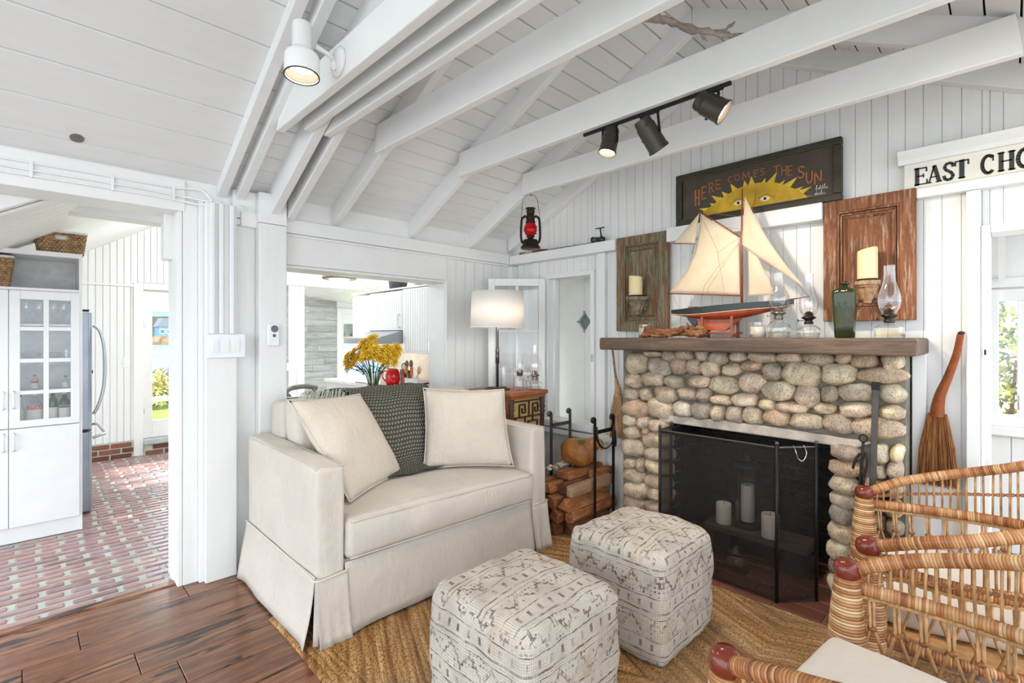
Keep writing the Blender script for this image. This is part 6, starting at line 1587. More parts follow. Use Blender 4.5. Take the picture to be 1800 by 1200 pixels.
build('drum_shade', MB().lathe([(0.199, 1.421), (0.191, 1.683)], (2.50, 2.68, 0), 40, cap=False), SHADE_F, lp, smooth=True, solid=0.002)
build('shade_trim', MB().lathe([(0.200, 1.419), (0.2005, 1.426)], (2.50, 2.68, 0), 40, cap=False), PLASTIC, lp, smooth=True, solid=0.002)
for a in (0.4, 2.5, 4.6): build('shade_spider', MB().tube([(2.50, 2.68, 1.60), (2.50 + 0.196 * math.cos(a), 2.68 + 0.196 * math.sin(a), 1.60)], 0.002, 5), BRONZE, lp)
build('bulb', MB().blob((2.50, 2.68, 1.535), (0.028, 0.028, 0.04), 2), glow('lamp_bulb', (1, 0.88, 0.72, 1), 6.0), lp, smooth=True)
lamp('POINT', (2.50, 2.63, 1.50), 1.3, (1.0, 0.88, 0.74), shadow_soft_size=0.04)
oil_lamp((2.74, 2.525, 0.955), 0.060, 0.075, 0.335, 0.052, 'clear glass oil lamp on the carved table beside the small window', BURN)
dc = thing('glass_decanter', (2.63, 2.575, 0.955), 'slender clear glass lamp bottle with a metal collar on the carved table', 'oil lamp')
build('glass_body', MB().lathe([(0.034, 0), (0.038, 0.004), (0.038, 0.085), (0.028, 0.10), (0.016, 0.108)], (2.63, 2.575, 0.955), 24), GLASS, dc, smooth=True)
build('metal_collar', MB().lathe([(0.017, 0.106), (0.024, 0.112), (0.022, 0.128), (0.026, 0.132), (0.024, 0.146), (0.016, 0.15)], (2.63, 2.575, 0.955), 20), BURN, dc, smooth=True)
build('glass_chimney', MB().lathe([(0.020, 0.148), (0.027, 0.17), (0.024, 0.20), (0.015, 0.235), (0.013, 0.262)], (2.63, 2.575, 0.955), 24, cap=False), GLASS, dc, smooth=True)
gc = thing('glass_block_vase', (2.60, 2.72, 0.955), 'frosted square glass holder behind the slender bottle on the carved table', 'candle holder')
build('glass_walls', MB().lathe([(0.058, 0.0), (0.06, 0.003), (0.06, 0.165)], (2.60, 2.72, 0.955), 32, cap=False, sq=8), thin_glass('frosted_glass', (0.93, 0.95, 0.96, 1), 0.25, 0.4), gc, smooth=True)
build('glass_foot', MB().lathe([(0.0005, 0), (0.056, 0), (0.056, 0.012), (0.0005, 0.012)], (2.60, 2.72, 0.955), 32, sq=8), GLASS, gc)

# ================================================================== log rack, split logs, gourd
lr = thing('log_rack', (2.87, 2.18, 0.0), 'black wrought iron log rack with scrolled uprights left of the fireplace', 'log rack')
def scroll(x, y, z, sgn):
    pts = []
    for i in range(16):
        a = PI * (0.0 + 1.75 * i / 15); r = 0.019 - 0.010 * i / 15
        pts.append((x - 0.0 + (0.019 - math.cos(a) * r) * sgn, y, z + math.sin(a) * r))
    return pts
for (fy, m_) in ((2.38, STEEL_GREY), (1.99, IRON)):
    for (fx, sg_) in ((2.76, -1), (2.98, -1)):
        u_ = build('upright', MB().bar((fx, fy, 0.0), (fx, fy, 0.785), 0.024, 0.009, up=(0, 1, 0)), m_, lr, bevel=0.001)
        build('scroll_top', MB().tube([Vector(p) for p in scroll(fx, fy, 0.785, sg_)], 0.009, 8, sx=1.3), m_, u_, smooth=True)
    build('crossbar', MB().bar((2.76, fy, 0.70), (2.98, fy, 0.70), 0.009, 0.026), m_, lr, bevel=0.001)
for fx in (2.76, 2.98): build('base_bar', MB().bar((fx, 1.94, 0.05), (fx, 2.43, 0.05), 0.024, 0.008), IRON, lr, bevel=0.001)
for (y0_, d_) in ((1.975, 0), (1.975, 1)):
    x0_ = 2.762 + 0.118 * d_
    pts = [(x0_ - 0.002, 1.978, 0.74), (x0_ + 0.004, 1.974, 0.66), (x0_ + 0.03, 1.962, 0.605), (x0_ + 0.075, 1.945, 0.592), (x0_ + 0.115, 1.93, 0.63), (x0_ + 0.128, 1.925, 0.70), (x0_ + 0.130, 1.924, 0.735)]
    if d_: pts = [(2.98, 1.98, 0.70), (2.978, 1.965, 0.62), (2.965, 1.93, 0.60), (2.945, 1.895, 0.625), (2.925, 1.87, 0.68), (2.915, 1.86, 0.73)]
    pts = [(min(p[0], 2.99), p[1], p[2]) for p in pts]
    if d_: pts = [(2.98, 1.982, 0.69), (2.95, 1.955, 0.625), (2.90, 1.925, 0.60), (2.86, 1.905, 0.63), (2.84, 1.895, 0.70), (2.838, 1.894, 0.755)]
    build('tool_hook', MB().tube(spline(pts, 6), 0.0045, 8, sx=2.4), IRON, lr, smooth=True)
    e_ = pts[-1]
    build('hook_scroll', MB().tube([(e_[0] - 0.011 + math.cos(PI * 1.6 * i / 11) * 0.011, e_[1], e_[2] + math.sin(PI * 1.6 * i / 11) * 0.011) for i in range(12)], 0.0055, 8), IRON, lr, smooth=True)
LOG = timber('split_log_wood', [srgb(92, 50, 24), srgb(154, 96, 54), srgb(196, 142, 92)], (2, 8, 8), 0.8, 0.6, vary=0.6)
BARK = timber('dark_bark', [srgb(44, 32, 26), srgb(84, 62, 48), srgb(120, 96, 78)], (3, 9, 9), 0.9, 0.8)
random.seed(17)
def log(y, z, w, h, x0, x1, shape, rot, label='split firewood log stacked in the iron rack'):
    base = {'w': [(-.5, -.4), (.5, -.5), (.1, .5)], 'q': [(-.5, -.45), (.45, -.5), (.5, .35), (-.3, .5)], 'h': [(-.5, -.2), (-.25, -.45), (.2, -.5), (.5, -.25), (.42, .4), (-.45, .45)]}[shape]
    c, s = math.cos(rot), math.sin(rot)
    poly = [((a * c - b * s) * w + y, (a * s + b * c) * h + z) for a, b in base]
    m = MB(); n = len(poly); S = 7
    vs = []
    for i in range(S + 1):
        f = i / S; x = x0 + (x1 - x0) * f + (random.uniform(-.012, .012) if i in (0, S) else 0)
        for (a, b) in poly:
            k = 1 + 0.10 * noise.noise(Vector((x * 9, a * 30, b * 30)))
            vs.append((x, y + (a - y) * k, max(0.004, z + (b - z) * k)))
    fs = [tuple(range(n - 1, -1, -1)), tuple(range(S * n, S * n + n))] + [(i * n + k, i * n + (k + 1) % n, (i + 1) * n + (k + 1) % n, (i + 1) * n + k) for i in range(S) for k in range(n)]
    m._add(vs, fs)
    L = thing('firewood_log', ((x0 + x1) / 2, y, min(p[2] for p in vs)), label, 'log', 'split logs in the rack')
    b = build('log_body', m, LOG, L, bevel=0.004, seg=1)
    m2 = MB()
    j = [0, 1] if shape != 'h' else [1, 2]
    (a0, b0), (a1, b1) = poly[j[0]], poly[j[1]]
    nrm = Vector((b1 - b0, -(a1 - a0))).normalized() * 0.004
    m2.bar((x0 + 0.01, (a0 + a1) / 2 + nrm.x, max((b0 + b1) / 2 + nrm.y, 0.006)), (x1 - 0.01, (a0 + a1) / 2 + nrm.x, max((b0 + b1) / 2 + nrm.y, 0.006)), 0.008, max(0.02, math.hypot(a1 - a0, b1 - b0) * 0.9), up=(0, a1 - a0, b1 - b0))
    build('bark', m2, BARK, L)
    return L
rows_l = [(0.062, [(2.085, .10, .10, 'q', .1), (2.19, .09, .11, 'w', .3), (2.285, .10, .10, 'q', -.3)]),
          (0.155, [(2.06, .08, .08, 'h', 0), (2.145, .085, .08, 'q', .5), (2.235, .09, .085, 'w', .2), (2.32, .075, .08, 'q', 0)]),
          (0.243, [(2.075, .10, .09, 'w', .1), (2.17, .09, .085, 'q', .2), (2.255, .08, .09, 'h', .4), (2.325, .06, .08, 'w', 3.3)]),
          (0.325, [(2.14, .085, .075, 'q', -.2), (2.225, .09, .07, 'q', .15), (2.31, .08, .075, 'w', .2)])]
for ri, (z, rr_) in enumerate(rows_l):
    for li, (y, w, h, shp, ro) in enumerate(rr_):
        log(y, z, w * random.uniform(0.92, 1.04), h * random.uniform(0.92, 1.06), random.uniform(2.50, 2.62), random.uniform(3.0, 3.07), shp, ro + random.uniform(-.25, .25),
            'split log in the rack, ' + ['bottom row', 'second row up', 'third row up', 'uppermost full row'][ri] + ', ' + (['nearest the fireplace', 'in the middle', 'nearest the loveseat'] if len(rr_) == 3 else ['nearest the fireplace', 'second from the fireplace', 'second from the loveseat', 'nearest the loveseat'])[li])
log(2.19, 0.392, 0.13, 0.055, 2.66, 3.07, 'q', 0.05, 'broad orange brown split log lying on top of the stack under the gourd')
log(2.085, 0.375, 0.075, 0.07, 2.86, 3.08, 'h', 0.0, 'short rough log at the back right of the stack by the fireplace')
bm_ = thing('squared_timber', (2.77, 2.045, 0.29), 'short squared grey brown timber lying on the logs behind the rack upright', 'timber')
build('timber_body', MB().box(2.545, 3.0, 2.012, 2.062, 0.300, 0.372), GREY_TIMBER, bm_, bevel=0.004)
build('saw_kerf', MB().box(2.543, 2.55, 2.02, 2.054, 0.310, 0.362), GREY_TIMBER, bm_)
gd = thing('dried_gourd', (2.86, 2.20, 0.425), 'large knobbly orange brown gourd resting on top of the firewood', 'gourd')
GO = NT('gourd_skin'); _v = GO.coords((1, 1, 1)); _f = GO.noise(_v, 7, 5, 0.6, 0.5)
GO.set(Base_Color=GO.ramp(_f, [(0.3, srgb(108, 64, 28)), (0.5, srgb(160, 102, 48)), (0.7, srgb(190, 136, 72))]), Roughness=0.5); GO.bump(_f, 0.5, 0.01); GO = GO.m
m = MB().blob((2.87, 2.225, 0.515), (0.105, 0.135, 0.098), 3, 0.14, 6, 2.3, None, 1.3)
build('gourd_body', m, GO, gd, smooth=True)
build('gourd_neck', MB().tube(spline([(2.88, 2.17, 0.53), (2.89, 2.12, 0.57), (2.90, 2.085, 0.595), (2.91, 2.055, 0.585), (2.915, 2.04, 0.55)], 6), [0.085, 0.082, 0.078, 0.074, 0.07, 0.066, 0.062, 0.058, 0.055, 0.052, 0.05, 0.048, 0.045, 0.042, 0.04, 0.038, 0.036, 0.034, 0.032, 0.028, 0.024, 0.018, 0.012, 0.008, 0.004], 16), GO, gd, smooth=True)
SPR = plain('green_sprig', srgb(92, 110, 50), 0.7, noise_amt=0.2)
random.seed(6)
for i in range(14):
    a = random.uniform(0, 6.28); L = random.uniform(0.03, 0.055)
    p0 = Vector((2.84, 2.145, 0.607)); p1 = p0 + Vector((-0.035 + 0.02 * math.cos(a), 0.03 * math.sin(a) + 0.02, -0.012 + random.uniform(-.01, .012))) * (L / 0.045)
    build('sprig_blade', MB().tube([p0 + Vector((0.01 * math.cos(a), 0.012 * math.sin(a), 0)), p0.lerp(p1, 0.5) + Vector((0, 0, 0.012)), p1], [0.003, 0.003, 0.001], 5), SPR, gd)
np_ = thing('crumpled_newspaper', (2.76, 2.325, 0.375), 'crumpled sheets of newspaper tucked beside the gourd on the logs', 'newspaper')
NEWS = plain('newsprint', srgb(214, 202, 184), 0.9, noise_amt=0.22, nscale=60)
for k in range(3):
    random.seed(40 + k); ox, oy = 2.72 + 0.04 * k, 2.335 - 0.018 * k
    build('paper_sheet', MB().grid(lambda u, v: (ox + 0.12 * (u - .5), oy + 0.08 * (v - .5), 0.405 + 0.012 * k + 0.022 * noise.noise(Vector((u * 3 + k * 5, v * 3, k)))), 12, 10, thick=(0, 0, 0.0015)), NEWS, np_)

# ================================================================== pillar fittings
sw = thing('switch_plate', (0.806, YB - 0.082, 1.233), 'white triple rocker switch box on the pillar below the cable ducts', 'switch')
build('switch_box', MB().box(0.716, 0.905, YB - 0.108, YB - 0.0805, 1.234, 1.366), PLASTIC, sw, bevel=0.004)
for i in range(3):
    x = 0.752 + 0.052 * i
    build('rocker_frame', MB().box(x - 0.019, x + 0.019, YB - 0.111, YB - 0.108, 1.262, 1.338), PLASTIC, sw, bevel=0.001)
    build('rocker', MB().prism([(YB - 0.111, 1.268), (YB - 0.113, 1.268), (YB - 0.1175, 1.30), (YB - 0.113, 1.332), (YB - 0.111, 1.332)], 0, x - 0.014, x + 0.014), WHITE_GLOSS, sw)
for i, x in enumerate((0.742, 0.785, 0.838)):
    d_ = tag(build('cable_duct', MB().box(x - 0.011, x + 0.011, YB - 0.102, YB - 0.0805, 1.367, 2.088), PLASTIC, bevel=0.004), ['white cable duct on the pillar, nearest the doorway', 'white cable duct on the pillar, middle of the three', 'white cable duct on the pillar, nearest the alarm keypad'][i], 'duct', 'cable ducts above the switch box')
kp = thing('alarm_keypad', (1.058, YB - 0.086, 1.295), 'small white wall device with two round grey grilles on the pillar post', 'intercom')
build('device_body', MB().box(1.024, 1.095, YB - 0.104, YB - 0.0855, 1.296, 1.430), PLASTIC, kp, bevel=0.008, seg=3)
build('round_grille', MB().lathe([(0.0005, 0), (0.021, 0), (0.021, 0.002), (0.0005, 0.002)], (1.064, YB - 0.1035, 1.398), 24, axis=(0, -1, 0)), GREYDOT, kp)
build('round_sensor', MB().lathe([(0.0005, 0), (0.010, 0), (0.010, 0.002), (0.0005, 0.002)], (1.062, YB - 0.1035, 1.358), 20, axis=(0, -1, 0)), GREYDOT, kp)
hk = tag(build('ceiling_hook', MB().tube(spline([(0.895, YB - 0.034, 2.115), (0.905, YB - 0.055, 2.112), (0.93, YB - 0.07, 2.10), (0.945, YB - 0.062, 2.09), (0.93, YB - 0.055, 2.085)], 6), 0.004, 8), PLASTIC, smooth=True), 'small white painted hook beside the cable ducts below the rafters', 'hook')
for i, (z_, yo) in enumerate(((2.146, 0.0), (2.112, 0.004), (2.086, 0.0))):
    pts = [(-1.0, YB - 0.026, z_), (0.0, YB - 0.026, z_), (0.2, YB - 0.026, z_ + 0.002), (0.45, YB - 0.027, z_ + 0.001), (0.6, YB - 0.03, z_ - 0.004 + 0.008 * (i == 0)), (0.70, YB - 0.05, z_ - 0.012 + 0.02 * (i == 0)), (0.742 + 0.045 * i, YB - 0.09, 2.092)]
    tag(build('painted_cable', MB().tube(spline(pts, 6), 0.0055, 7), WHITE_GLOSS, smooth=True), ['topmost white painted cable running along the header beam', 'middle white painted cable running along the header beam', 'lowest white painted cable running along the header beam'][i], 'cable', 'cables along the header beam')
for i, x in enumerate((0.03, 0.32, 0.575)):
    tag(build('cable_clip', MB().box(x - 0.006, x + 0.006, YB - 0.034, YB - 0.0205, 2.078, 2.155), PLASTIC, bevel=0.002), ['cable clip on the header beam at the picture left edge', 'cable clip on the header beam above the doorway middle', 'cable clip on the header beam next to the pillar'][i], 'clip', 'cable clips on the header beam')

# ================================================================== pantry cabinet
PY = 4.66
pc = thing('pantry_cabinet', (-0.2, 4.85, -0.018), 'tall white pantry cabinet with a glazed door and an open cubby on top', 'cabinet')
x0, x1 = -0.62, 0.305
build('side_panel', MB().box(x1 - 0.018, x1, PY, PY + 0.36, -0.018, 1.938), WHITE_GLOSS, pc, bevel=0.001)
build('side_panel', MB().box(x0, x0 + 0.018, PY, PY + 0.36, -0.018, 1.938), WHITE_GLOSS, pc, bevel=0.001)
build('back_panel', MB().box(x0 + 0.018, x1 - 0.018, PY + 0.345, PY + 0.36, -0.018, 1.938), plain('cabinet_back', srgb(234, 236, 238), 0.6), pc)
build('top_panel', MB().box(x0, x1, PY - 0.004, PY + 0.36, 1.905, 1.937), WHITE_GLOSS, pc, bevel=0.002)
build('shelf', MB().box(x0 + 0.018, x1 - 0.018, PY + 0.0, PY + 0.345, 1.664, 1.682), WHITE_GLOSS, pc)
build('shelf', MB().box(x0 + 0.018, x1 - 0.018, PY + 0.022, PY + 0.345, 0.725, 0.752), WHITE_GLOSS, pc)
build('plinth', MB().box(x0 + 0.018, x1 - 0.018, PY + 0.004, PY + 0.02, -0.018, 0.085), WHITE_GLOSS, pc)
for z_ in (0.965, 1.175, 1.425): build('glass_shelf', MB().box(-0.06, x1 - 0.02, PY + 0.03, PY + 0.34, z_, z_ + 0.014), plain('pale_shelf', srgb(222, 226, 228), 0.3, noise_amt=0.01), pc)
gx0, gx1, gz0, gz1 = -0.062, 0.288, 0.746, 1.66
dr_ = build('glazed_door', MB().box(gx0, -0.010, PY - 0.02, PY, gz0, gz1), WHITE_GLOSS, pc, bevel=0.002)
for (a, b, c_, d_) in ((0.242, gx1, gz0, gz1), (-0.010, 0.242, 1.602, gz1), (-0.010, 0.242, gz0, 0.792), (0.103, 0.130, 0.792, 1.602), (-0.010, 0.103, 1.392, 1.418), (0.130, 0.242, 1.392, 1.418), (-0.010, 0.103, 1.178, 1.204), (0.130, 0.242, 1.178, 1.204), (-0.010, 0.103, 0.965, 0.990), (0.130, 0.242, 0.965, 0.990)):
    build('door_rail', MB().box(a, b, PY - 0.02, PY, c_, d_), WHITE_GLOSS, dr_, bevel=0.001)
for (a, b) in ((-0.010, 0.103), (0.130, 0.242)):
    for (c_, d_) in ((0.792, 0.965), (0.990, 1.178), (1.204, 1.392), (1.418, 1.602)):
        build('pane', MB().box(a, b, PY - 0.011, PY - 0.008, c_, d_), PANE, dr_)
dl = build('lower_door', MB().box(gx0, gx1, PY - 0.02, PY, 0.09, 0.740), WHITE_GLOSS, pc, bevel=0.002)
dl2 = build('lower_door', MB().box(-0.41, gx0 - 0.003, PY - 0.02, PY, 0.09, 0.740), WHITE_GLOSS, pc, bevel=0.002)
du_ = build('upper_door', MB().box(-0.41, gx0 - 0.003, PY - 0.02, PY, gz0, gz1), WHITE_GLOSS, pc, bevel=0.002)
def pull(parent, x, z0_, z1_, y=PY - 0.02):
    build('handle', MB().tube(spline([(x, y, z0_), (x, y - 0.022, z0_ + 0.008), (x, y - 0.026, (z0_ + z1_) / 2), (x, y - 0.022, z1_ - 0.008), (x, y, z1_)], 5), [0.006] * 21, 8), WHITE_GLOSS, parent, smooth=True)
    for z_ in (z0_, z1_): build('handle_rosette', MB().lathe([(0.0005, 0), (0.009, 0), (0.008, 0.005), (0.0005, 0.006)], (x, y - 0.0005, z_), 14, axis=(0, -1, 0)), CHROME, parent, smooth=True)
pull(dr_, -0.040, 0.880, 0.985); pull(du_, -0.088, 0.880, 0.985); pull(dl, -0.040, 0.600, 0.710); pull(dl2, -0.088, 0.600, 0.710)
# bottles and glasses behind the panes
def text_mesh(parent, body, size, loc, mat, rotz=0.0):
    cu = bpy.data.curves.new('lettering', 'FONT'); cu.body = body; cu.size = size; cu.align_x = 'CENTER'; cu.align_y = 'CENTER'; cu.extrude = 0.0003
    tmp = bpy.data.objects.new('lettering', cu); COL.objects.link(tmp)
    dg = bpy.context.evaluated_depsgraph_get(); dg.update()
    me = bpy.data.meshes.new_from_object(tmp.evaluated_get(dg)); bpy.data.objects.remove(tmp)
    me.materials.clear(); me.materials.append(mat)
    o = bpy.data.objects.new('lettering', me); COL.objects.link(o); o.parent = parent
    o.location = Vector(loc) - WL[parent.name]; o.rotation_euler = (PI / 2, 0, rotz); return o
def bottle(c, r, h, glass, cap, label, lab=None, labtop=None, txt=None, txtcol=None, sq=None, neck=0.3):
    b = thing('liquor_bottle', c, label, 'bottle', 'bottles in the pantry')
    build('bottle_glass', MB().lathe([(r * 0.95, 0), (r, 0.004), (r, h * 0.62), (r * 0.9, h * 0.70), (r * 0.42, h * 0.80), (r * 0.36, h * 0.93)], c, 24, sq=sq), glass, b, smooth=True)
    build('cap', MB().lathe([(r * 0.42, h * 0.92), (r * 0.42, h), (r * 0.3, h * 1.005)], c, 16), cap, b, smooth=True)
    a0 = 1.35
    def band(z0_, z1_, mat, nm):
        build(nm, MB().grid(lambda u, v: (c[0] + (r + 0.0006) * math.sin((u - .5) * 2 * a0), c[1] - (r + 0.0006) * math.cos((u - .5) * 2 * a0), c[2] + h * (z0_ + (z1_ - z0_) * v)), 14, 1), mat, b)
    if lab: band(0.10, 0.46, lab, 'label')
    if labtop: band(0.46, 0.60, labtop, 'label_band')
    if txt: text_mesh(b, txt, r * 0.62, (c[0], c[1] - r - 0.0016, c[2] + h * 0.53), txtcol)
    return b
CLEARB = thin_glass('bottle_clear', (0.95, 0.96, 0.97, 1), 0.08); GRN = plain('green_bottle_glass', srgb(20, 92, 50), 0.1, noise_amt=0.1); DARKP = plain('dark_purple_bottle', srgb(52, 30, 50), 0.12)
LABW = plain('label_white', srgb(236, 232, 222), 0.7); LABR = plain('label_orange_red', srgb(206, 92, 58), 0.7); LABB = plain('label_navy', srgb(36, 44, 96), 0.6); GOLD = plain('label_gold', srgb(226, 196, 96), 0.5)
bottle((0.062, 4.80, 0.7525), 0.040, 0.205, CLEARB, PLASTIC, 'clear bottle with an orange and white label behind the glazed pantry door', LABW, LABR, 'STOLI', LABW)
bottle((0.155, 4.80, 0.7525), 0.028, 0.215, GRN, GRN, 'bright green bottle with a white label behind the pantry door', LABW, None)
bottle((0.216, 4.78, 0.7525), 0.031, 0.205, DARKP, PLASTIC, 'dark bottle with a navy band and pale label in the pantry right corner', LABW, LABB, 'APEROL', GOLD)
bottle((-0.012, 4.82, 0.7525), 0.022, 0.20, CLEARB, BLACK_METAL, 'slim dark capped bottle at the left edge of the pantry glass', LABW)
bottle((0.062, 4.81, 0.980), 0.019, 0.105, CLEARB, plain('cap_orange', srgb(214, 110, 70), 0.5), 'small bottle with an orange cap on the second pantry shelf', LABW, LABR)
bottle((0.222, 4.81, 0.980), 0.017, 0.09, CLEARB, plain('cap_grey', srgb(110, 110, 110), 0.4), 'small bottle with a dark cap at the right of the second pantry shelf', LABW)
def wine_glass(c, label):
    g = tag(build('wine_glass', MB().lathe([(0.030, 0), (0.028, 0.003), (0.004, 0.008), (0.004, 0.06), (0.018, 0.07), (0.033, 0.092), (0.035, 0.12), (0.029, 0.152)], c, 20, cap=False), GLASS, at=c, smooth=True), label, 'wine glass', 'wine glasses in the pantry')
for (x, y, w_) in ((0.02, 4.76, 'leftmost on the top pantry shelf'), (0.082, 4.78, 'second from the left on the top pantry shelf'), (0.155, 4.77, 'third from the left on the top pantry shelf'), (0.21, 4.76, 'rightmost on the top pantry shelf')): wine_glass((x, y, 1.4395), 'stemmed wine glass, ' + w_)
def bowl(c, r, h, label):
    tag(build('glass_bowl', MB().lathe([(0.0005, 0), (r * 0.35, 0), (r * 0.7, h * 0.4), (r, h), (r * 0.97, h), (r * 0.66, h * 0.45), (0.0005, 0.006)], c, 24), GLASS, at=c, smooth=True), label, 'bowl', 'glass bowls in the pantry')
bowl((0.035, 4.78, 1.1895), 0.065, 0.05, 'shallow clear glass bowl on the middle pantry shelf, at the left'); bowl((0.165, 4.80, 1.1895), 0.06, 0.05, 'shallow clear glass bowl on the middle pantry shelf, next to the tumbler')
tag(build('tumbler', MB().lathe([(0.018, 0), (0.022, 0.07)], (0.222, 4.74, 1.1895), 18, cap=False), GLASS, at=(0.222, 4.74, 1.1895), smooth=True), 'straight clear tumbler at the right of the middle pantry shelf', 'glass')

# baskets
WICK_B = NT('woven_water_hyacinth')
_u = WICK_B.n('ShaderNodeSeparateXYZ', {0: WICK_B.n('ShaderNodeTexCoord').outputs['UV']})
_r = WICK_B.math('FLOOR', _u.outputs[1]); _w = WICK_B.math('MULTIPLY_ADD', _r, 0.5, _u.outputs[0])
_h = WICK_B.math('MULTIPLY', WICK_B.math('ABSOLUTE', WICK_B.math('SINE', WICK_B.math('MULTIPLY', _w, PI))), WICK_B.math('ABSOLUTE', WICK_B.math('SINE', WICK_B.math('MULTIPLY', _u.outputs[1], PI))))
_c = WICK_B.ramp(WICK_B.noise(WICK_B.coords(), 30, 4), [(0.3, srgb(150, 112, 74)), (0.55, srgb(196, 160, 116)), (0.75, srgb(220, 190, 148))])
WICK_B.set(Base_Color=WICK_B.mix(WICK_B.ramp(_h, [(0.03, (0.8, 0.8, 0.8)), (0.2, (0, 0, 0))]), _c, srgb(104, 74, 48)), Roughness=0.8); WICK_B.bump(_h, 1.0, 0.01); WICK_B = WICK_B.m
def basket(cx, cy, z0_, w, d, h, label, liner=True):
    b = thing('wicker_basket', (cx, cy, z0_), label, 'basket', 'baskets on the pantry cabinet')
    def wall(ax, s):
        def fn(u, v):
            k = 0.86 + 0.14 * v
            a = (u - 0.5) * (w if ax else d) * k
            o_ = s * (d if ax else w) / 2 * k
            wv = 0.004 * math.sin(u * 60 + int(v * 9) * PI)
            p = (cx + a, cy + o_ + s * wv, z0_ + h * v) if ax else (cx + o_ + s * wv, cy + a, z0_ + h * v)
            return p
        m = MB()
        n_u = 60; n_v = 27
        m.grid(fn, n_u, n_v)
        m.uv = [(q[0] * (w if ax else d) / 0.022, q[1] * h / 0.0165) for q in m.uv]
        if s < 0 and ax:   # hand hole in the front
            keep = []
            for f in m.f:
                uc = sum(m.v[i][0] for i in f) / 4 - cx; vc = (sum(m.v[i][2] for i in f) / 4 - z0_) / h
                if abs(uc) < w * 0.135 and 0.62 < vc < 0.84: continue
                keep.append(f)
            m.f = keep
        return m
    for ax, s in ((1, -1), (1, 1), (0, -1), (0, 1)): build('woven_side', wall(ax, s), WICK_B, b, smooth=True, uvs=True, solid=0.008)
    build('basket_bottom', MB().box(cx - w * 0.42, cx + w * 0.42, cy - d * 0.42, cy + d * 0.42, z0_, z0_ + 0.006), WICK_B, b)
    if liner:
        LIN = plain('white_basket_liner', srgb(226, 224, 216), 0.9)
        build('cloth_liner', MB().box(cx - w * 0.445, cx + w * 0.445, cy - d * 0.445, cy + d * 0.445, z0_ + h * 0.6, z0_ + h * 0.97), LIN, b, bevel=0.01)
        rim = [(cx + sx_ * w * 0.505, cy + sy_ * d * 0.505, z0_ + h) for sx_, sy_ in ((-1, -1), (1, -1), (1, 1), (-1, 1))]
        build('liner_hem', MB().tube([Vector(rim[i]).lerp(Vector(rim[(i + 1) % 4]), k / 6) for i in range(4) for k in range(6)], 0.009, 8, closed=True), LIN, b, smooth=True)
basket(0.196, 4.80, 1.9375, 0.265, 0.22, 0.15, 'lined wicker basket standing on top of the pantry cabinet')
basket(-0.215, 4.80, 1.6825, 0.34, 0.25, 0.20, 'lined wicker basket in the open cubby at the picture left edge')

# ---- refrigerator standing behind the cabinet, doors facing right
fg = thing('refrigerator', (0.1, 5.4, -0.018), 'stainless steel refrigerator with curved bar handles behind the pantry cabinet', 'refrigerator')
GREYB = plain('fridge_side_grey', srgb(96, 104, 108), 0.4, 0.4)
build('cabinet_body', MB().box(-0.38, 0.318, 5.04, 5.82, -0.012, 1.545), GREYB, fg, bevel=0.004)
BLUEST = plain('brushed_door_steel', srgb(146, 154, 166), 0.3, 0.75, noise_amt=0.1, nscale=3)
def fdoor(z0_, z1_):
    m = MB(); poly = [(0.324, 5.03), (0.366, 5.03), (0.386, 5.06), (0.398, 5.2), (0.402, 5.43), (0.398, 5.66), (0.386, 5.80), (0.366, 5.83), (0.324, 5.83)]
    m.prism(poly, 2, z0_, z1_)
    return build('door', m, BLUEST, fg, bevel=0.004)
d1_ = fdoor(0.635, 1.54); d2_ = fdoor(-0.0, 0.615)
build('door_gasket', MB().box(0.3185, 0.3235, 5.05, 5.81, 0.0, 1.535), BLACK_METAL, fg)
build('hinge_cap', MB().box(0.30, 0.37, 5.035, 5.075, 1.546, 1.562), BLACK_METAL, fg, bevel=0.004)
build('handle', MB().tube(spline([(0.398, 5.09, 1.44), (0.435, 5.085, 1.40), (0.462, 5.085, 1.28), (0.470, 5.085, 1.10), (0.458, 5.085, 0.93), (0.425, 5.085, 0.80), (0.398, 5.09, 0.745)], 8), 0.011, 10), STAINLESS, d1_, smooth=True)
build('handle', MB().tube(spline([(0.395, 5.10, 0.555), (0.45, 5.10, 0.575), (0.475, 5.16, 0.575), (0.478, 5.43, 0.575), (0.475, 5.70, 0.575), (0.45, 5.76, 0.575), (0.395, 5.76, 0.555)], 6), 0.011, 10), STAINLESS, d2_, smooth=True)
build('badge', MB().box(0.397, 0.401, 5.15, 5.19, 1.06, 1.085), BLACK_METAL, d1_)
tag(build('wall_switch', MB().box(0.812, 0.872, YF - 0.022, YF - 0.0125, 1.005, 1.118).box(0.83, 0.854, YF - 0.027, YF - 0.0221, 1.03, 1.093), PLASTIC), 'white single rocker switch on the boarded wall left of the glazed door', 'switch')

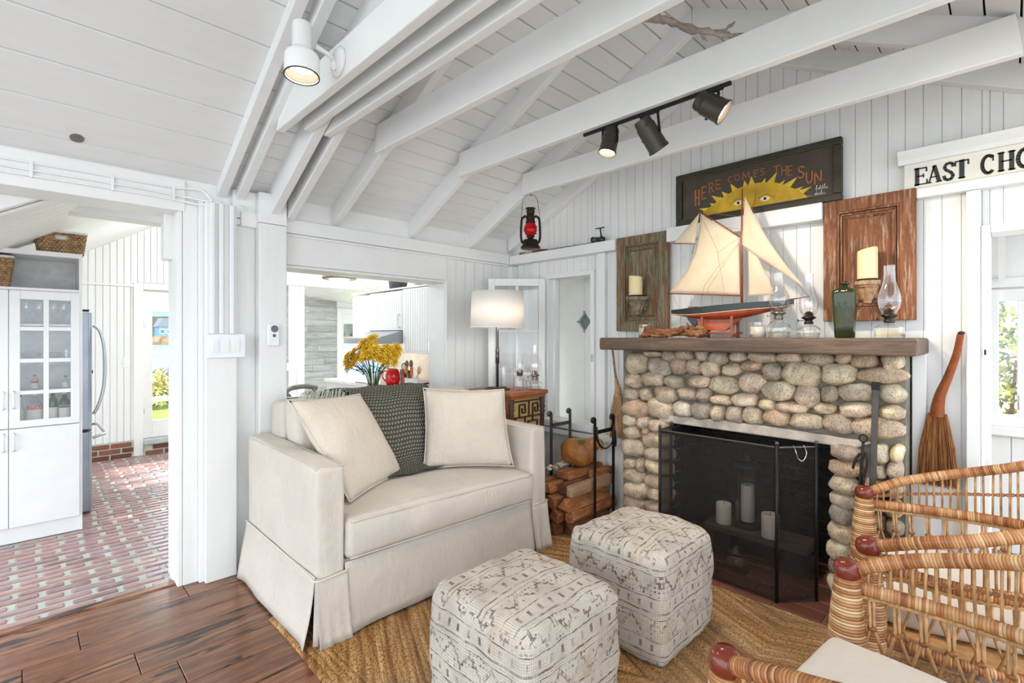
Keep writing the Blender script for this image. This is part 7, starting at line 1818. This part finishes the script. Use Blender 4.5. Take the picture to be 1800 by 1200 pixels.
# ================================================================== kitchen behind the pass-through
CABW = painted('cabinet_white', srgb(240, 241, 240)[:3], 0.4, (3, 3, 3))
def wall_cab(y0_, y1_, z0_, z1_, label, hy=None, hz=None):
    c_ = thing('wall_cabinet', (2.65, (y0_ + y1_) / 2, z0_), label, 'cabinet', 'beadboard kitchen cabinets')
    build('carcass', MB().box(2.492, 2.818, y0_, y1_, z0_, z1_), CABW, c_)
    d_ = build('door', MB().box(2.478, 2.491, y0_ + 0.003, y1_ - 0.003, z0_ + 0.002, z1_ - 0.002), CABW, c_, bevel=0.002)
    a = y0_ + 0.02
    while a < y1_ - 0.03:
        build('bead_strip', MB().box(2.4745, 2.478, a, a + 0.034, z0_ + 0.02, z1_ - 0.02), CABW, d_, bevel=0.0015, seg=1); a += 0.0375
    if hy:
        x = 2.4745
        build('handle', MB().tube([(x, hy, hz), (x - 0.024, hy, hz), (x - 0.024, hy, hz + 0.115), (x, hy, hz + 0.115)], 0.006, 8), STAINLESS, d_)
    return c_
wall_cab(3.44, 3.93, 1.202, 1.788, 'white beadboard wall cabinet right of the range hood', 3.472, 1.225)
wall_cab(3.932, 4.53, 1.412, 1.780, 'short white beadboard wall cabinet directly above the range hood', 3.968, 1.44)
wall_cab(4.532, 4.89, 1.20, 1.772, 'narrow white beadboard wall cabinet left of the range hood')
tag(build('cabinet_crown', MB().box(2.47, 2.818, 3.44, 4.90, 1.790, 1.806), CABW, bevel=0.003), 'flat white board capping the kitchen wall cabinets', 'trim')
hd = thing('range_hood', (2.5, 4.23, 1.285), 'grey sloped metal range hood under the kitchen cabinet', 'range hood')
HOODM = plain('hood_grey', srgb(158, 164, 168), 0.35, 0.6)
build('hood_shell', MB().prism([(2.818, 1.41), (2.49, 1.41), (2.24, 1.345), (2.205, 1.340), (2.20, 1.288), (2.818, 1.288)], 1, 3.935, 4.527), HOODM, hd, bevel=0.003)
for i in range(4): build('control_knob', MB().blob((2.26, 4.0 + 0.04 * i, 1.285), (0.008, 0.008, 0.007), 1), BLACK_METAL, hd)
lamp('POINT', (2.45, 4.2, 1.26), 2.0, (1.0, 0.86, 0.68), shadow_soft_size=0.05)  # unseen light added under the hood to brighten the kitchen
cn = thing('kitchen_counter', (2.5, 4.15, -0.018), 'white kitchen base units with a pale worktop behind the pass-through', 'counter')
build('base_units', MB().box(2.20, 2.818, 3.46, 4.90, -0.018, 0.90), CABW, cn)
build('worktop', MB().box(2.17, 2.818, 3.445, 4.90, 0.901, 0.93), plain('worktop_white', srgb(232, 226, 218), 0.3), cn, bevel=0.003)
build('backsplash', MB().box(2.805, 2.8185, 3.46, 4.90, 0.931, 1.28), plain('warm_white_tile', srgb(236, 226, 216), 0.3), cn)
ck_ = thing('cooktop', (2.42, 3.95, 0.931), 'black cooktop edge on the kitchen worktop', 'cooktop')
build('glass_top', MB().box(2.178, 2.70, 3.66, 4.24, 0.931, 0.942), plain('black_glass', srgb(24, 24, 26), 0.1), ck_, bevel=0.003)
build('steel_trim', MB().box(2.172, 2.1775, 3.66, 4.24, 0.9305, 0.944), STAINLESS, ck_)
REDG = plain('red_enamel', srgb(196, 34, 30), 0.18, noise_amt=0.06); REDT = NT('red_glass'); REDT.set(Base_Color=(0.75, 0.02, 0.015, 1), Roughness=0.05, Transmission_Weight=0.4); REDT = REDT.m
pt = thing('red_pitcher', (2.215, 3.62, 0.931), 'glossy red pitcher on the worktop behind the flowers', 'pitcher')
CP = (2.26, 3.74, 0.943)
pt.location = CP; WL[pt.name] = Vector(CP)
build('pitcher_body', MB().lathe([(0.0005, 0), (0.050, 0), (0.056, 0.01), (0.062, 0.05), (0.060, 0.09), (0.048, 0.125), (0.044, 0.135), (0.040, 0.13), (0.0005, 0.10)], CP, 28), REDT, pt, smooth=True)
build('pitcher_handle', MB().tube(spline([(CP[0] - 0.03, CP[1] + 0.035, 1.06), (CP[0] - 0.05, CP[1] + 0.07, 1.05), (CP[0] - 0.05, CP[1] + 0.08, 1.0), (CP[0] - 0.035, CP[1] + 0.045, 0.965)], 5), 0.007, 8), REDT, pt, smooth=True)
cn2 = thing('red_canister', (2.34, 3.655, 0.931), 'red canister with a pale printed patch beside the utensil crock', 'canister')
build('can_body', MB().lathe([(0.0005, 0), (0.052, 0), (0.052, 0.125), (0.0005, 0.125)], (2.34, 3.655, 0.931), 28), REDG, cn2, smooth=False)
smooth_angle(cn2.children[0], 40)
build('can_rim', MB().lathe([(0.0535, 0.120), (0.054, 0.128), (0.05, 0.130)], (2.34, 3.655, 0.931), 28, cap=False), BLACK_METAL, cn2)
build('printed_patch', MB().grid(lambda u, v: (2.34 - 0.0527 * math.cos((u - .5) * 1.1 - 0.5), 3.655 - 0.0527 * math.sin((u - .5) * 1.1 - 0.5), 0.955 + 0.075 * v), 10, 4), plain('patch_grey', srgb(196, 190, 186), 0.6, noise_amt=0.25, nscale=50), cn2)
uc = thing('utensil_crock', (2.30, 3.445, 0.931), 'white crock holding cooking utensils on the worktop end', 'crock')
UC = (2.30, 3.51, 0.931)
build('crock_body', MB().lathe([(0.0005, 0), (0.050, 0), (0.056, 0.01), (0.060, 0.075), (0.062, 0.08), (0.055, 0.078), (0.05, 0.012), (0.0005, 0.010)], UC, 28), WHITE_GLOSS, uc, smooth=True)
UT = [('dark round serving spoon', 'spoon', (0.0, 0.025), (0.00, 0.01, 0.2), 'sp', plain('bronze_utensil', srgb(104, 92, 72), 0.4, 0.5)),
      ('dark slotted spoon', 'spoon', (0.01, 0.04), (0.0, 0.065, 0.195), 'sp', plain('bronze_utensil_b', srgb(112, 100, 82), 0.4, 0.5)),
      ('black whisk', 'whisk', (0.0, 0.03), (-0.01, 0.10, 0.17), 'wh', BLACK_METAL),
      ('olive grey flat spatula', 'spatula', (-0.02, 0.035), (-0.03, 0.085, 0.13), 'fl', plain('olive_spatula', srgb(110, 100, 80), 0.5)),
      ('orange brown wooden spoon', 'spoon', (-0.03, 0.0), (-0.035, 0.02, 0.15), 'sp', plain('wood_spoon_a', srgb(206, 130, 70), 0.5)),
      ('pale wooden spoon', 'spoon', (0.03, -0.02), (0.02, -0.07, 0.155), 'sp', plain('wood_spoon_b', srgb(224, 178, 130), 0.5)),
      ('reddish wooden spatula', 'spatula', (-0.02, -0.02), (-0.03, -0.045, 0.15), 'fl', plain('wood_spoon_c', srgb(196, 112, 58), 0.5))]
for (nm, ct, (ax_, ay_), (bx_, by_, bz_), kd, mt_) in UT:
    p0 = Vector((UC[0] + ax_ * 0.6, UC[1] + ay_ * 0.6, UC[2] + 0.014)); p1 = Vector((UC[0] + bx_, UC[1] + by_, UC[2] + bz_ - 0.03))
    u_ = thing('kitchen_' + ct, p0, nm + ' standing in the white kitchen crock', 'utensil', 'utensils in the crock')
    build('shaft', MB().tube([p0, p1], 0.005, 8), mt_, u_, smooth=True)
    hdp = p1 + (p1 - p0).normalized() * 0.025
    if kd == 'sp': build('bowl', MB().blob(hdp, (0.010, 0.026, 0.035), 2), mt_, u_, smooth=True)
    elif kd == 'fl': build('blade', MB().bar(p1 - Vector((0, 0, 0.02)), hdp + Vector((0, 0, 0.03)), 0.044, 0.005, up=(1, 0, 0)), mt_, u_, bevel=0.003)
    else:
        for k in range(4): build('wire_loop', MB().tube([p1 + Vector((math.cos(k * PI / 4) * 0.022 * math.sin(q), math.sin(k * PI / 4) * 0.022 * math.sin(q), 0.06 * (1 - math.cos(q)) / 2 * 1.0)) for q in [2 * PI * i / 16 for i in range(16)]], 0.0018, 5, closed=True), mt_, u_)
# flowers in a glass vase on the sill
VC = Vector((1.83, 3.295, 0.9455))
vs_ = thing('glass_vase', VC, 'flared clear glass vase on the pass-through sill behind the loveseat', 'vase')
build('vase_glass', MB().lathe([(0.0005, 0), (0.050, 0), (0.054, 0.006), (0.056, 0.06), (0.060, 0.10), (0.082, 0.135)], VC, 28, cap=False), GLASS, vs_, smooth=True)
build('water', MB().lathe([(0.0005, 0.004), (0.050, 0.004), (0.053, 0.06), (0.0005, 0.06)], VC, 24), thin_glass('vase_water', (0.90, 0.93, 0.82, 1), 0.05), vs_, smooth=True)
FLW = plain('golden_petal', srgb(252, 206, 56), 0.6, noise_amt=0.06, nscale=30, rnd=5); FLC = plain('flower_heart', srgb(214, 146, 26), 0.8); STEM = plain('flower_stem', srgb(86, 104, 52), 0.6, noise_amt=0.2); LEAF = plain('flower_leaf', srgb(92, 116, 60), 0.6, noise_amt=0.2, rnd=4)
rv = random.Random(77)
side = Vector((0.7108, -0.7034, 0)); fwd = Vector((0.7034, 0.7108, 0))
heads = [(-0.19, 0.19, 0), (-0.155, 0.245, 0.02), (-0.10, 0.275, 0), (-0.165, 0.295, 0.05), (-0.055, 0.325, 0.0), (-0.085, 0.37, 0.04), (-0.01, 0.345, 0.02), (0.0, 0.275, -0.02), (-0.055, 0.255, -0.04), (0.05, 0.30, 0.03), (-0.21, 0.235, 0.03),
         (0.09, 0.245, 0.0), (0.125, 0.30, 0.02), (0.165, 0.285, 0.0), (0.145, 0.235, 0.02), (0.10, 0.32, 0.05), (0.175, 0.325, 0.04), (-0.02, 0.40, 0.05), (0.06, 0.255, -0.04), (-0.12, 0.33, 0.08), (-0.14, 0.215, -0.03), (-0.19, 0.27, -0.01), (0.02, 0.325, -0.03), (-0.03, 0.29, -0.05), (0.13, 0.265, -0.03), (-0.125, 0.26, 0.04)]
for i, (a, h, f) in enumerate(heads):
    hp = VC + side * a * 0.92 + fwd * f + Vector((0, 0, h - 0.01))
    fl_ = thing('yellow_chrysanthemum', VC + Vector((0, 0, 0.008)), 'yellow shaggy chrysanthemum in the glass vase', 'flower', 'chrysanthemums in the vase')
    b0_ = VC + side * (a * 0.12) + fwd * (f * 0.3) + Vector((0, 0, 0.012)); nk = VC + side * (a * 0.30) + fwd * (f * 0.4) + Vector((0, 0, 0.13))
    build('stem', MB().tube(spline([b0_, nk, nk.lerp(hp, 0.5) + side * (a * -0.02), hp], 5), 0.0032, 6), STEM, fl_, smooth=True)
    m = MB(); nrm = (side * a * 1.2 + Vector((0, 0, 0.12)) - fwd * 0.06).normalized()
    R_ = Vector((0, 0, 1)).rotation_difference(nrm).to_matrix()
    for ring, (np2, L2, el) in enumerate(((17, 0.066, 0.05), (15, 0.060, 0.45), (12, 0.050, 0.85), (8, 0.04, 1.2))):
        for k in range(np2):
            az = 2 * PI * (k + 0.5 * ring) / np2 + rv.uniform(-.1, .1); L3 = L2 * rv.uniform(0.85, 1.12); e2 = el + rv.uniform(-.15, .15)
            d_ = Vector((math.cos(az) * math.cos(e2), math.sin(az) * math.cos(e2), math.sin(e2))); tt = Vector((-math.sin(az), math.cos(az), 0)) * 0.010
            pts = [Vector((0, 0, 0)), d_ * L3 * 0.6 + tt, d_ * L3 + Vector((0, 0, -0.006)), d_ * L3 * 0.6 - tt, d_ * L3 * 0.62 + Vector((0, 0, 0.004))]
            m._add([hp + R_ @ p for p in pts], [(0, 1, 4), (1, 2, 4), (2, 3, 4), (3, 0, 4)])
    fo_ = build('petals', m, FLW, fl_, fix=False)
    build('flower_heart', MB().blob(hp + nrm * 0.008, (0.012, 0.012, 0.012), 1), FLC, fo_)
    for k in range(3):
        q = nk.lerp(hp, 0.12 + 0.2 * k) ; dd = (side * rv.uniform(-1, 1) + Vector((0, 0, rv.uniform(-.3, .5))) + fwd * rv.uniform(-.6, .3)).normalized() * 0.042
        w_ = dd.cross(Vector((0, 0, 1))).normalized() * 0.010
        build('leaf', MB()._add([q, q + dd * 0.5 + w_, q + dd, q + dd * 0.5 - w_, q + dd * 0.5 + Vector((0, 0, .003))], [(0, 1, 4), (1, 2, 4), (2, 3, 4), (3, 0, 4)]), LEAF, fl_, fix=False)
# dining chair, ceiling light and things on the cabinets
dcx = thing('dining_chair', (1.93, 4.42, -0.018), 'dark grey green wooden dining chair behind the pass-through', 'chair')
dcx.rotation_euler = (0, 0, math.radians(205)); WL[dcx.name] = Vector((0, 0, 0))
GG = plain('grey_green_paint', srgb(112, 116, 106), 0.5, noise_amt=0.1)
build('seat', MB().box(-0.20, 0.20, -0.19, 0.19, 0.44, 0.465), GG, dcx, bevel=0.008)
for sx in (-1, 1):
    build('leg', MB().tube([(sx * 0.18, 0.17, 0), (sx * 0.17, 0.16, 0.44)], [0.014, 0.019], 10), GG, dcx, smooth=True)
    build('leg', MB().tube([(sx * 0.17, -0.20, 0), (sx * 0.175, -0.175, 0.44), (sx * 0.18, -0.20, 0.70), (sx * 0.165, -0.235, 0.885)], [0.014, 0.019, 0.017, 0.016], 10), GG, dcx, smooth=True)
    build('cross_slat', MB().tube(spline([(sx * 0.165, -0.185, 0.50), (0, -0.215, 0.69), (-sx * 0.15, -0.228, 0.85)], 6), 0.012, 8), GG, dcx, smooth=True)
build('top_rail', MB().tube(spline([(-0.20, -0.225, 0.875), (-0.1, -0.25, 0.90), (0, -0.258, 0.905), (0.1, -0.25, 0.90), (0.20, -0.225, 0.875)], 6), 0.022, 10, sx=0.7), GG, dcx, smooth=True)
cl_ = thing('ceiling_lamp', (2.29, 4.81, 1.92), 'flat round brown flush lamp on the kitchen ceiling', 'ceiling lamp')
KL = (2.29, 4.81)
lz = kz(2.5) - 0.0
lpz = min(lz, 2.25)
build('lamp_pan', MB().lathe([(0.0005, 0), (0.16, 0), (0.17, 0.015), (0.15, 0.045), (0.0005, 0.05)], (KL[0], KL[1], 1.935), 32), plain('woven_lamp_brown', srgb(150, 128, 106), 0.6, noise_amt=0.25, nscale=60), cl_, smooth=True)
build('lamp_stem', MB().tube([(KL[0], KL[1], 1.98), (KL[0], KL[1], kz(KL[0]) + 0.03)], 0.012, 8), BRONZE, cl_)
build('diffuser', MB().lathe([(0.0005, -0.012), (0.08, -0.010), (0.10, 0.0)], (KL[0], KL[1], 1.9345), 28), glow('diffuser_glow', (1, 0.95, 0.88, 1), 3.0), cl_, smooth=True)
lamp('POINT', (KL[0], KL[1], 1.88), 5, (1.0, 0.96, 0.92), shadow_soft_size=0.12)
added_lamp = thing('ceiling_lamp', (1.5, 5.4, 2.62), 'unseen flush lamp added behind the pillar to brighten the kitchen', 'ceiling lamp')  # lamp added out of view to brighten the kitchen
build('lamp_pan', MB().lathe([(0.0005, 0.06), (0.17, 0.06), (0.17, 0.03), (0.16, 0.03)], (1.5, 5.4, 2.62), 28), BRONZE, added_lamp, smooth=True)
build('lamp_stem', MB().tube([(1.5, 5.4, 2.68), (1.5, 5.4, 2.88)], 0.012, 8), BRONZE, added_lamp)
build('diffuser', MB().lathe([(0.0005, 0.0), (0.10, 0.008), (0.155, 0.03)], (1.5, 5.4, 2.62), 28), glow('added_lamp_white', (1, 0.97, 0.93, 1), 4.0), added_lamp, smooth=True)
lamp('POINT', (1.5, 5.4, 2.55), 34, (0.98, 0.98, 1.0), shadow_soft_size=0.15)
gb_ = thing('grey_wire_basket', (2.64, 4.27, 1.807), 'dark grey woven bin on top of the kitchen cabinets', 'basket')
build('bin_body', MB().lathe([(0.0005, 0), (0.08, 0), (0.10, 0.14), (0.095, 0.14), (0.075, 0.006), (0.0005, 0.006)], (2.64, 4.27, 1.807), 28), plain('grey_weave', srgb(96, 98, 98), 0.8, noise_amt=0.35, nscale=90), gb_, smooth=True)
pl_ = thing('trailing_plant', (2.62, 3.78, 1.807), 'small leafy green plant on top of the kitchen cabinets', 'plant')
build('pot', MB().lathe([(0.0005, 0), (0.06, 0), (0.075, 0.05), (0.07, 0.05), (0.0005, 0.04)], (2.62, 3.78, 1.807), 20), plain('grey_pot', srgb(150, 150, 148), 0.7), pl_, smooth=True)
for i in range(26):
    q = Vector((2.62, 3.78, 1.85)); a = rv.uniform(0, 6.28); dd = Vector((math.cos(a) * 0.09, math.sin(a) * 0.14, rv.uniform(-.02, .06))); w_ = dd.cross(Vector((0, 0, 1))).normalized() * 0.016
    build('leaf', MB()._add([q + dd * .3, q + dd * 0.7 + w_, q + dd * 1.1, q + dd * 0.7 - w_], [(0, 1, 2, 3)]), plain('plant_leaf', srgb(120, 160, 60), 0.6) if i == 0 else bpy.data.materials['plant_leaf'], pl_, fix=False)
tag(build('wall_outlet', MB().box(2.60, 2.672, YF - 0.034, YF - 0.0245, 0.88, 0.99).box(2.622, 2.65, YF - 0.036, YF - 0.0341, 0.90, 0.97), PLASTIC), 'white double outlet on the grey shiplap wall', 'outlet')

# ================================================================== outdoors
GRASS = NT('lawn'); _v = GRASS.coords((1, 1, 1)); GRASS.set(Base_Color=GRASS.ramp(GRASS.noise(_v, 3.0, 6, 0.7), [(0.3, srgb(96, 124, 48)), (0.55, srgb(140, 168, 70)), (0.75, srgb(172, 190, 98))]), Roughness=0.95); GRASS.bump(GRASS.noise(_v, 30, 4), 1.0, 0.05); GRASS = GRASS.m
gm = MB(); gm.box(-30, 30, YF + 0.15, 16.5, -0.6, -0.26)
lw = build('lawn', gm, GRASS, at=(0, 12, -0.6)); tag(lw, kind='structure')
gm = MB(); gm.box(-30, XL - 0.02, -30, YF + 0.14, -0.6, -0.26); 
for nm, bx in (('ground_west', (-30, XL - 0.02, -30, YF + 0.14)), ('ground_south', (XL - 0.01, 30, -30, -1.25)), ('ground_east', (4.75, 30, -1.24, YF + 0.14))):  # unseen paving added to block light from below and bounce daylight
    tag(build(nm, MB().box(bx[0], bx[1], bx[2], bx[3], -0.6, -0.26), plain('added_paving_' + nm, srgb(176, 178, 180), 0.9, noise_amt=0.1), at=((bx[0] + bx[1]) / 2, (bx[2] + bx[3]) / 2, -0.6)), kind='structure')
WATER = plain('lake_water', srgb(58, 108, 158), 0.4, noise_amt=0.12, nscale=0.08)
tag(build('lake', MB().box(-260, 320, 16.5, 330, -1.4, -1.2), WATER, at=(0, 100, -1.4)), kind='structure')
tag(build('far_shore', MB().box(-260, 320, 200, 330, -1.3, 0.5).prism([(-260, 0.4), (320, 0.4), (320, 9), (200, 16), (120, 13), (60, 17), (0, 12), (-80, 17), (-260, 10)], 1, 240, 250), plain('wooded_shore', srgb(92, 108, 78), 0.95, noise_amt=0.4, nscale=0.25), at=(0, 250, -1.3)), kind='structure')
tag(build('reed_bank', MB().box(-260, 320, 196, 201, -1.2, 1.6), plain('dry_reeds', srgb(186, 150, 108), 0.95, noise_amt=0.3, nscale=0.5), at=(0, 198, -1.2)), kind='structure')
def house(cx, cy, w, d, h, wall, roof, label):
    o = thing('lake_house', (cx, cy, 0.5), label, 'house', 'houses across the lake')
    build('walls', MB().box(cx - w / 2, cx + w / 2, cy - d / 2, cy + d / 2, 0.5, h), wall, o)
    build('roof', MB().prism([(cx - w / 2 - .5, h), (cx + w / 2 + .5, h), (cx + w / 2 - 1, h + 3), (cx - w / 2 + 1, h + 3)], 1, cy - d / 2 - .4, cy + d / 2 + .4), roof, o)
    for i in range(5):
        x = cx - w / 2 + (i + .5) * w / 5
        wn_ = build('window', MB().box(x - 0.8, x + 0.8, cy - d / 2 - 0.15, cy - d / 2, h * 0.5, h * 0.82), PLASTIC, o)
        build('pane', MB().box(x - 0.6, x + 0.6, cy - d / 2 - 0.2, cy - d / 2 - 0.16, h * 0.54, h * 0.78), plain('far_window', srgb(60, 84, 110), 0.2), wn_)
house(39, 214, 10, 8, 5.0, plain('blue_siding', srgb(96, 150, 214), 0.7), plain('grey_roof', srgb(120, 124, 130), 0.8), 'blue house with white windows across the lake, seen through the left door')
house(64, 218, 14, 8, 6, plain('white_siding', srgb(226, 226, 222), 0.7), plain('brown_roof', srgb(130, 100, 84), 0.8), 'white house with a brown roof across the lake')
rb = random.Random(5)
def foliage(name, c, r, n, size, cols, label, cat, group=None, trunk=True):
    o = thing(name, (c[0], c[1], c[2] - r[2]), label, cat, group)
    t = NT(name + '_leaf'); rr_ = t.n('ShaderNodeTexNoise', {'Vector': t.n('ShaderNodeTexCoord').outputs['Object'], 'Scale': 9.0 / max(r), 'Detail': 5.0, 'Roughness': 0.8}).outputs['Fac']
    t.set(Base_Color=t.ramp(rr_, [(0.3, cols[0]), (0.45, cols[1]), (0.58, cols[2]), (0.72, cols[3])]), Roughness=0.8)
    m = MB()
    for i in range(n):
        d_ = Vector((rb.gauss(0, 1), rb.gauss(0, 1), rb.gauss(0, 1))).normalized() * rb.uniform(0.55, 1.0)
        p = Vector((c[0] + d_.x * r[0], c[1] + d_.y * r[1], c[2] + d_.z * r[2]))
        a = Vector((rb.gauss(0, 1), rb.gauss(0, 1), rb.gauss(0, 1))).normalized(); b_ = a.orthogonal().normalized(); s = size * rb.uniform(0.6, 1.3)
        m._add([p - a * s, p + b_ * s * 0.5, p + a * s, p - b_ * s * 0.5], [(0, 1, 2, 3)])
    f_ = build('foliage', m, t.m, o, fix=False); f_['kind'] = 'stuff'
    if trunk:
        for k in range(4):
            a = k * 1.6 + 0.3
            build('stem', MB().tube([(c[0] + 0.1 * math.cos(a), c[1] + 0.1 * math.sin(a), c[2] - r[2]), (c[0] + r[0] * 0.5 * math.cos(a), c[1] + r[1] * 0.5 * math.sin(a), c[2] + r[2] * 0.4)], [0.03 * max(r), 0.012 * max(r)], 6), plain('twig_bark', srgb(110, 90, 74), 0.9) if 'twig_bark' not in bpy.data.materials else bpy.data.materials['twig_bark'], o)
    return o
AUT = [srgb(92, 84, 52), srgb(132, 138, 74), srgb(186, 160, 84), srgb(226, 206, 130)]
for i, (x, y) in enumerate(((1.6, 13.4), (2.9, 13.9), (0.4, 13.6))):
    foliage('lawn_shrub', (x, y, 0.22), (0.85, 0.6, 0.55), 1500, 0.06, AUT, ['autumn coloured shrub on the lawn seen through the glazed door', 'autumn shrub on the lawn, hidden mostly by the door edge', 'autumn shrub on the lawn, left of the door view'][i], 'shrub', 'lawn shrubs')
BUSH = [srgb(58, 70, 52), srgb(104, 120, 92), srgb(168, 164, 84), srgb(216, 198, 120)]
for i, (x, y, z, s) in enumerate(((6.4, 0.10, 0.75, 0.95), (6.9, -0.95, 0.8, 1.0), (7.0, 1.3, 0.8, 1.0))):
    foliage('garden_bush', (x, y, z), (0.6 * s, 0.75 * s, 1.05 * s), 2600, 0.045, BUSH, ['dense leafy bush with yellow leaves right outside the sunroom window', 'leafy bush outside the sunroom, nearer the camera side', 'leafy bush outside the sunroom, toward the chimney'][i], 'bush', 'bushes outside the sunroom')
for i, (x, y, s) in enumerate(((28, 236, 8.5), (54, 236, 8.5), (104, 240, 10), (126, 240, 9))):
    foliage('shore_tree', (x, y, 7 + s * 0.4), (s * 0.9, s * 0.7, s * 0.85), 420, 1.0, [srgb(60, 76, 48), srgb(88, 106, 62), srgb(150, 124, 64), srgb(196, 150, 84)], ['autumn tree on the far shore left of the blue house', 'autumn tree on the far shore between the blue and white houses', 'tall autumn tree across the lake, seen through the kitchen door', 'autumn tree across the lake at the right of the kitchen door view'][i], 'tree', 'trees on the far shore', trunk=False)
tbl = thing('garden_table', (1.56, 11.0, -0.26), 'white garden table and bench outside the glazed door', 'garden table')
for (z_, w_, y_) in ((0.56, 0.42, 11.0), (0.24, 0.56, 10.5)):
    build('slat_top', MB().box(1.28, 1.28 + w_, y_ - 0.2, y_ + 0.2, z_, z_ + 0.05), PLASTIC, tbl)
    build('leg', MB().box(1.32, 1.38, y_ - 0.03, y_ + 0.03, -0.26, z_), GREYB, tbl)
ub = thing('garden_parasol', (1.3, 14.9, -0.26), 'white garden parasol beyond the glazed door', 'parasol')
build('canopy', MB().lathe([(0.0005, 2.75), (1.9, 2.2), (1.9, 2.17), (0.0005, 2.7)], (1.75, 14.9, -0.26), 8), PLASTIC, ub)
build('pole', MB().tube([(1.75, 14.9, -0.26), (1.75, 14.9, 2.45)], 0.03, 8), STAINLESS, ub)
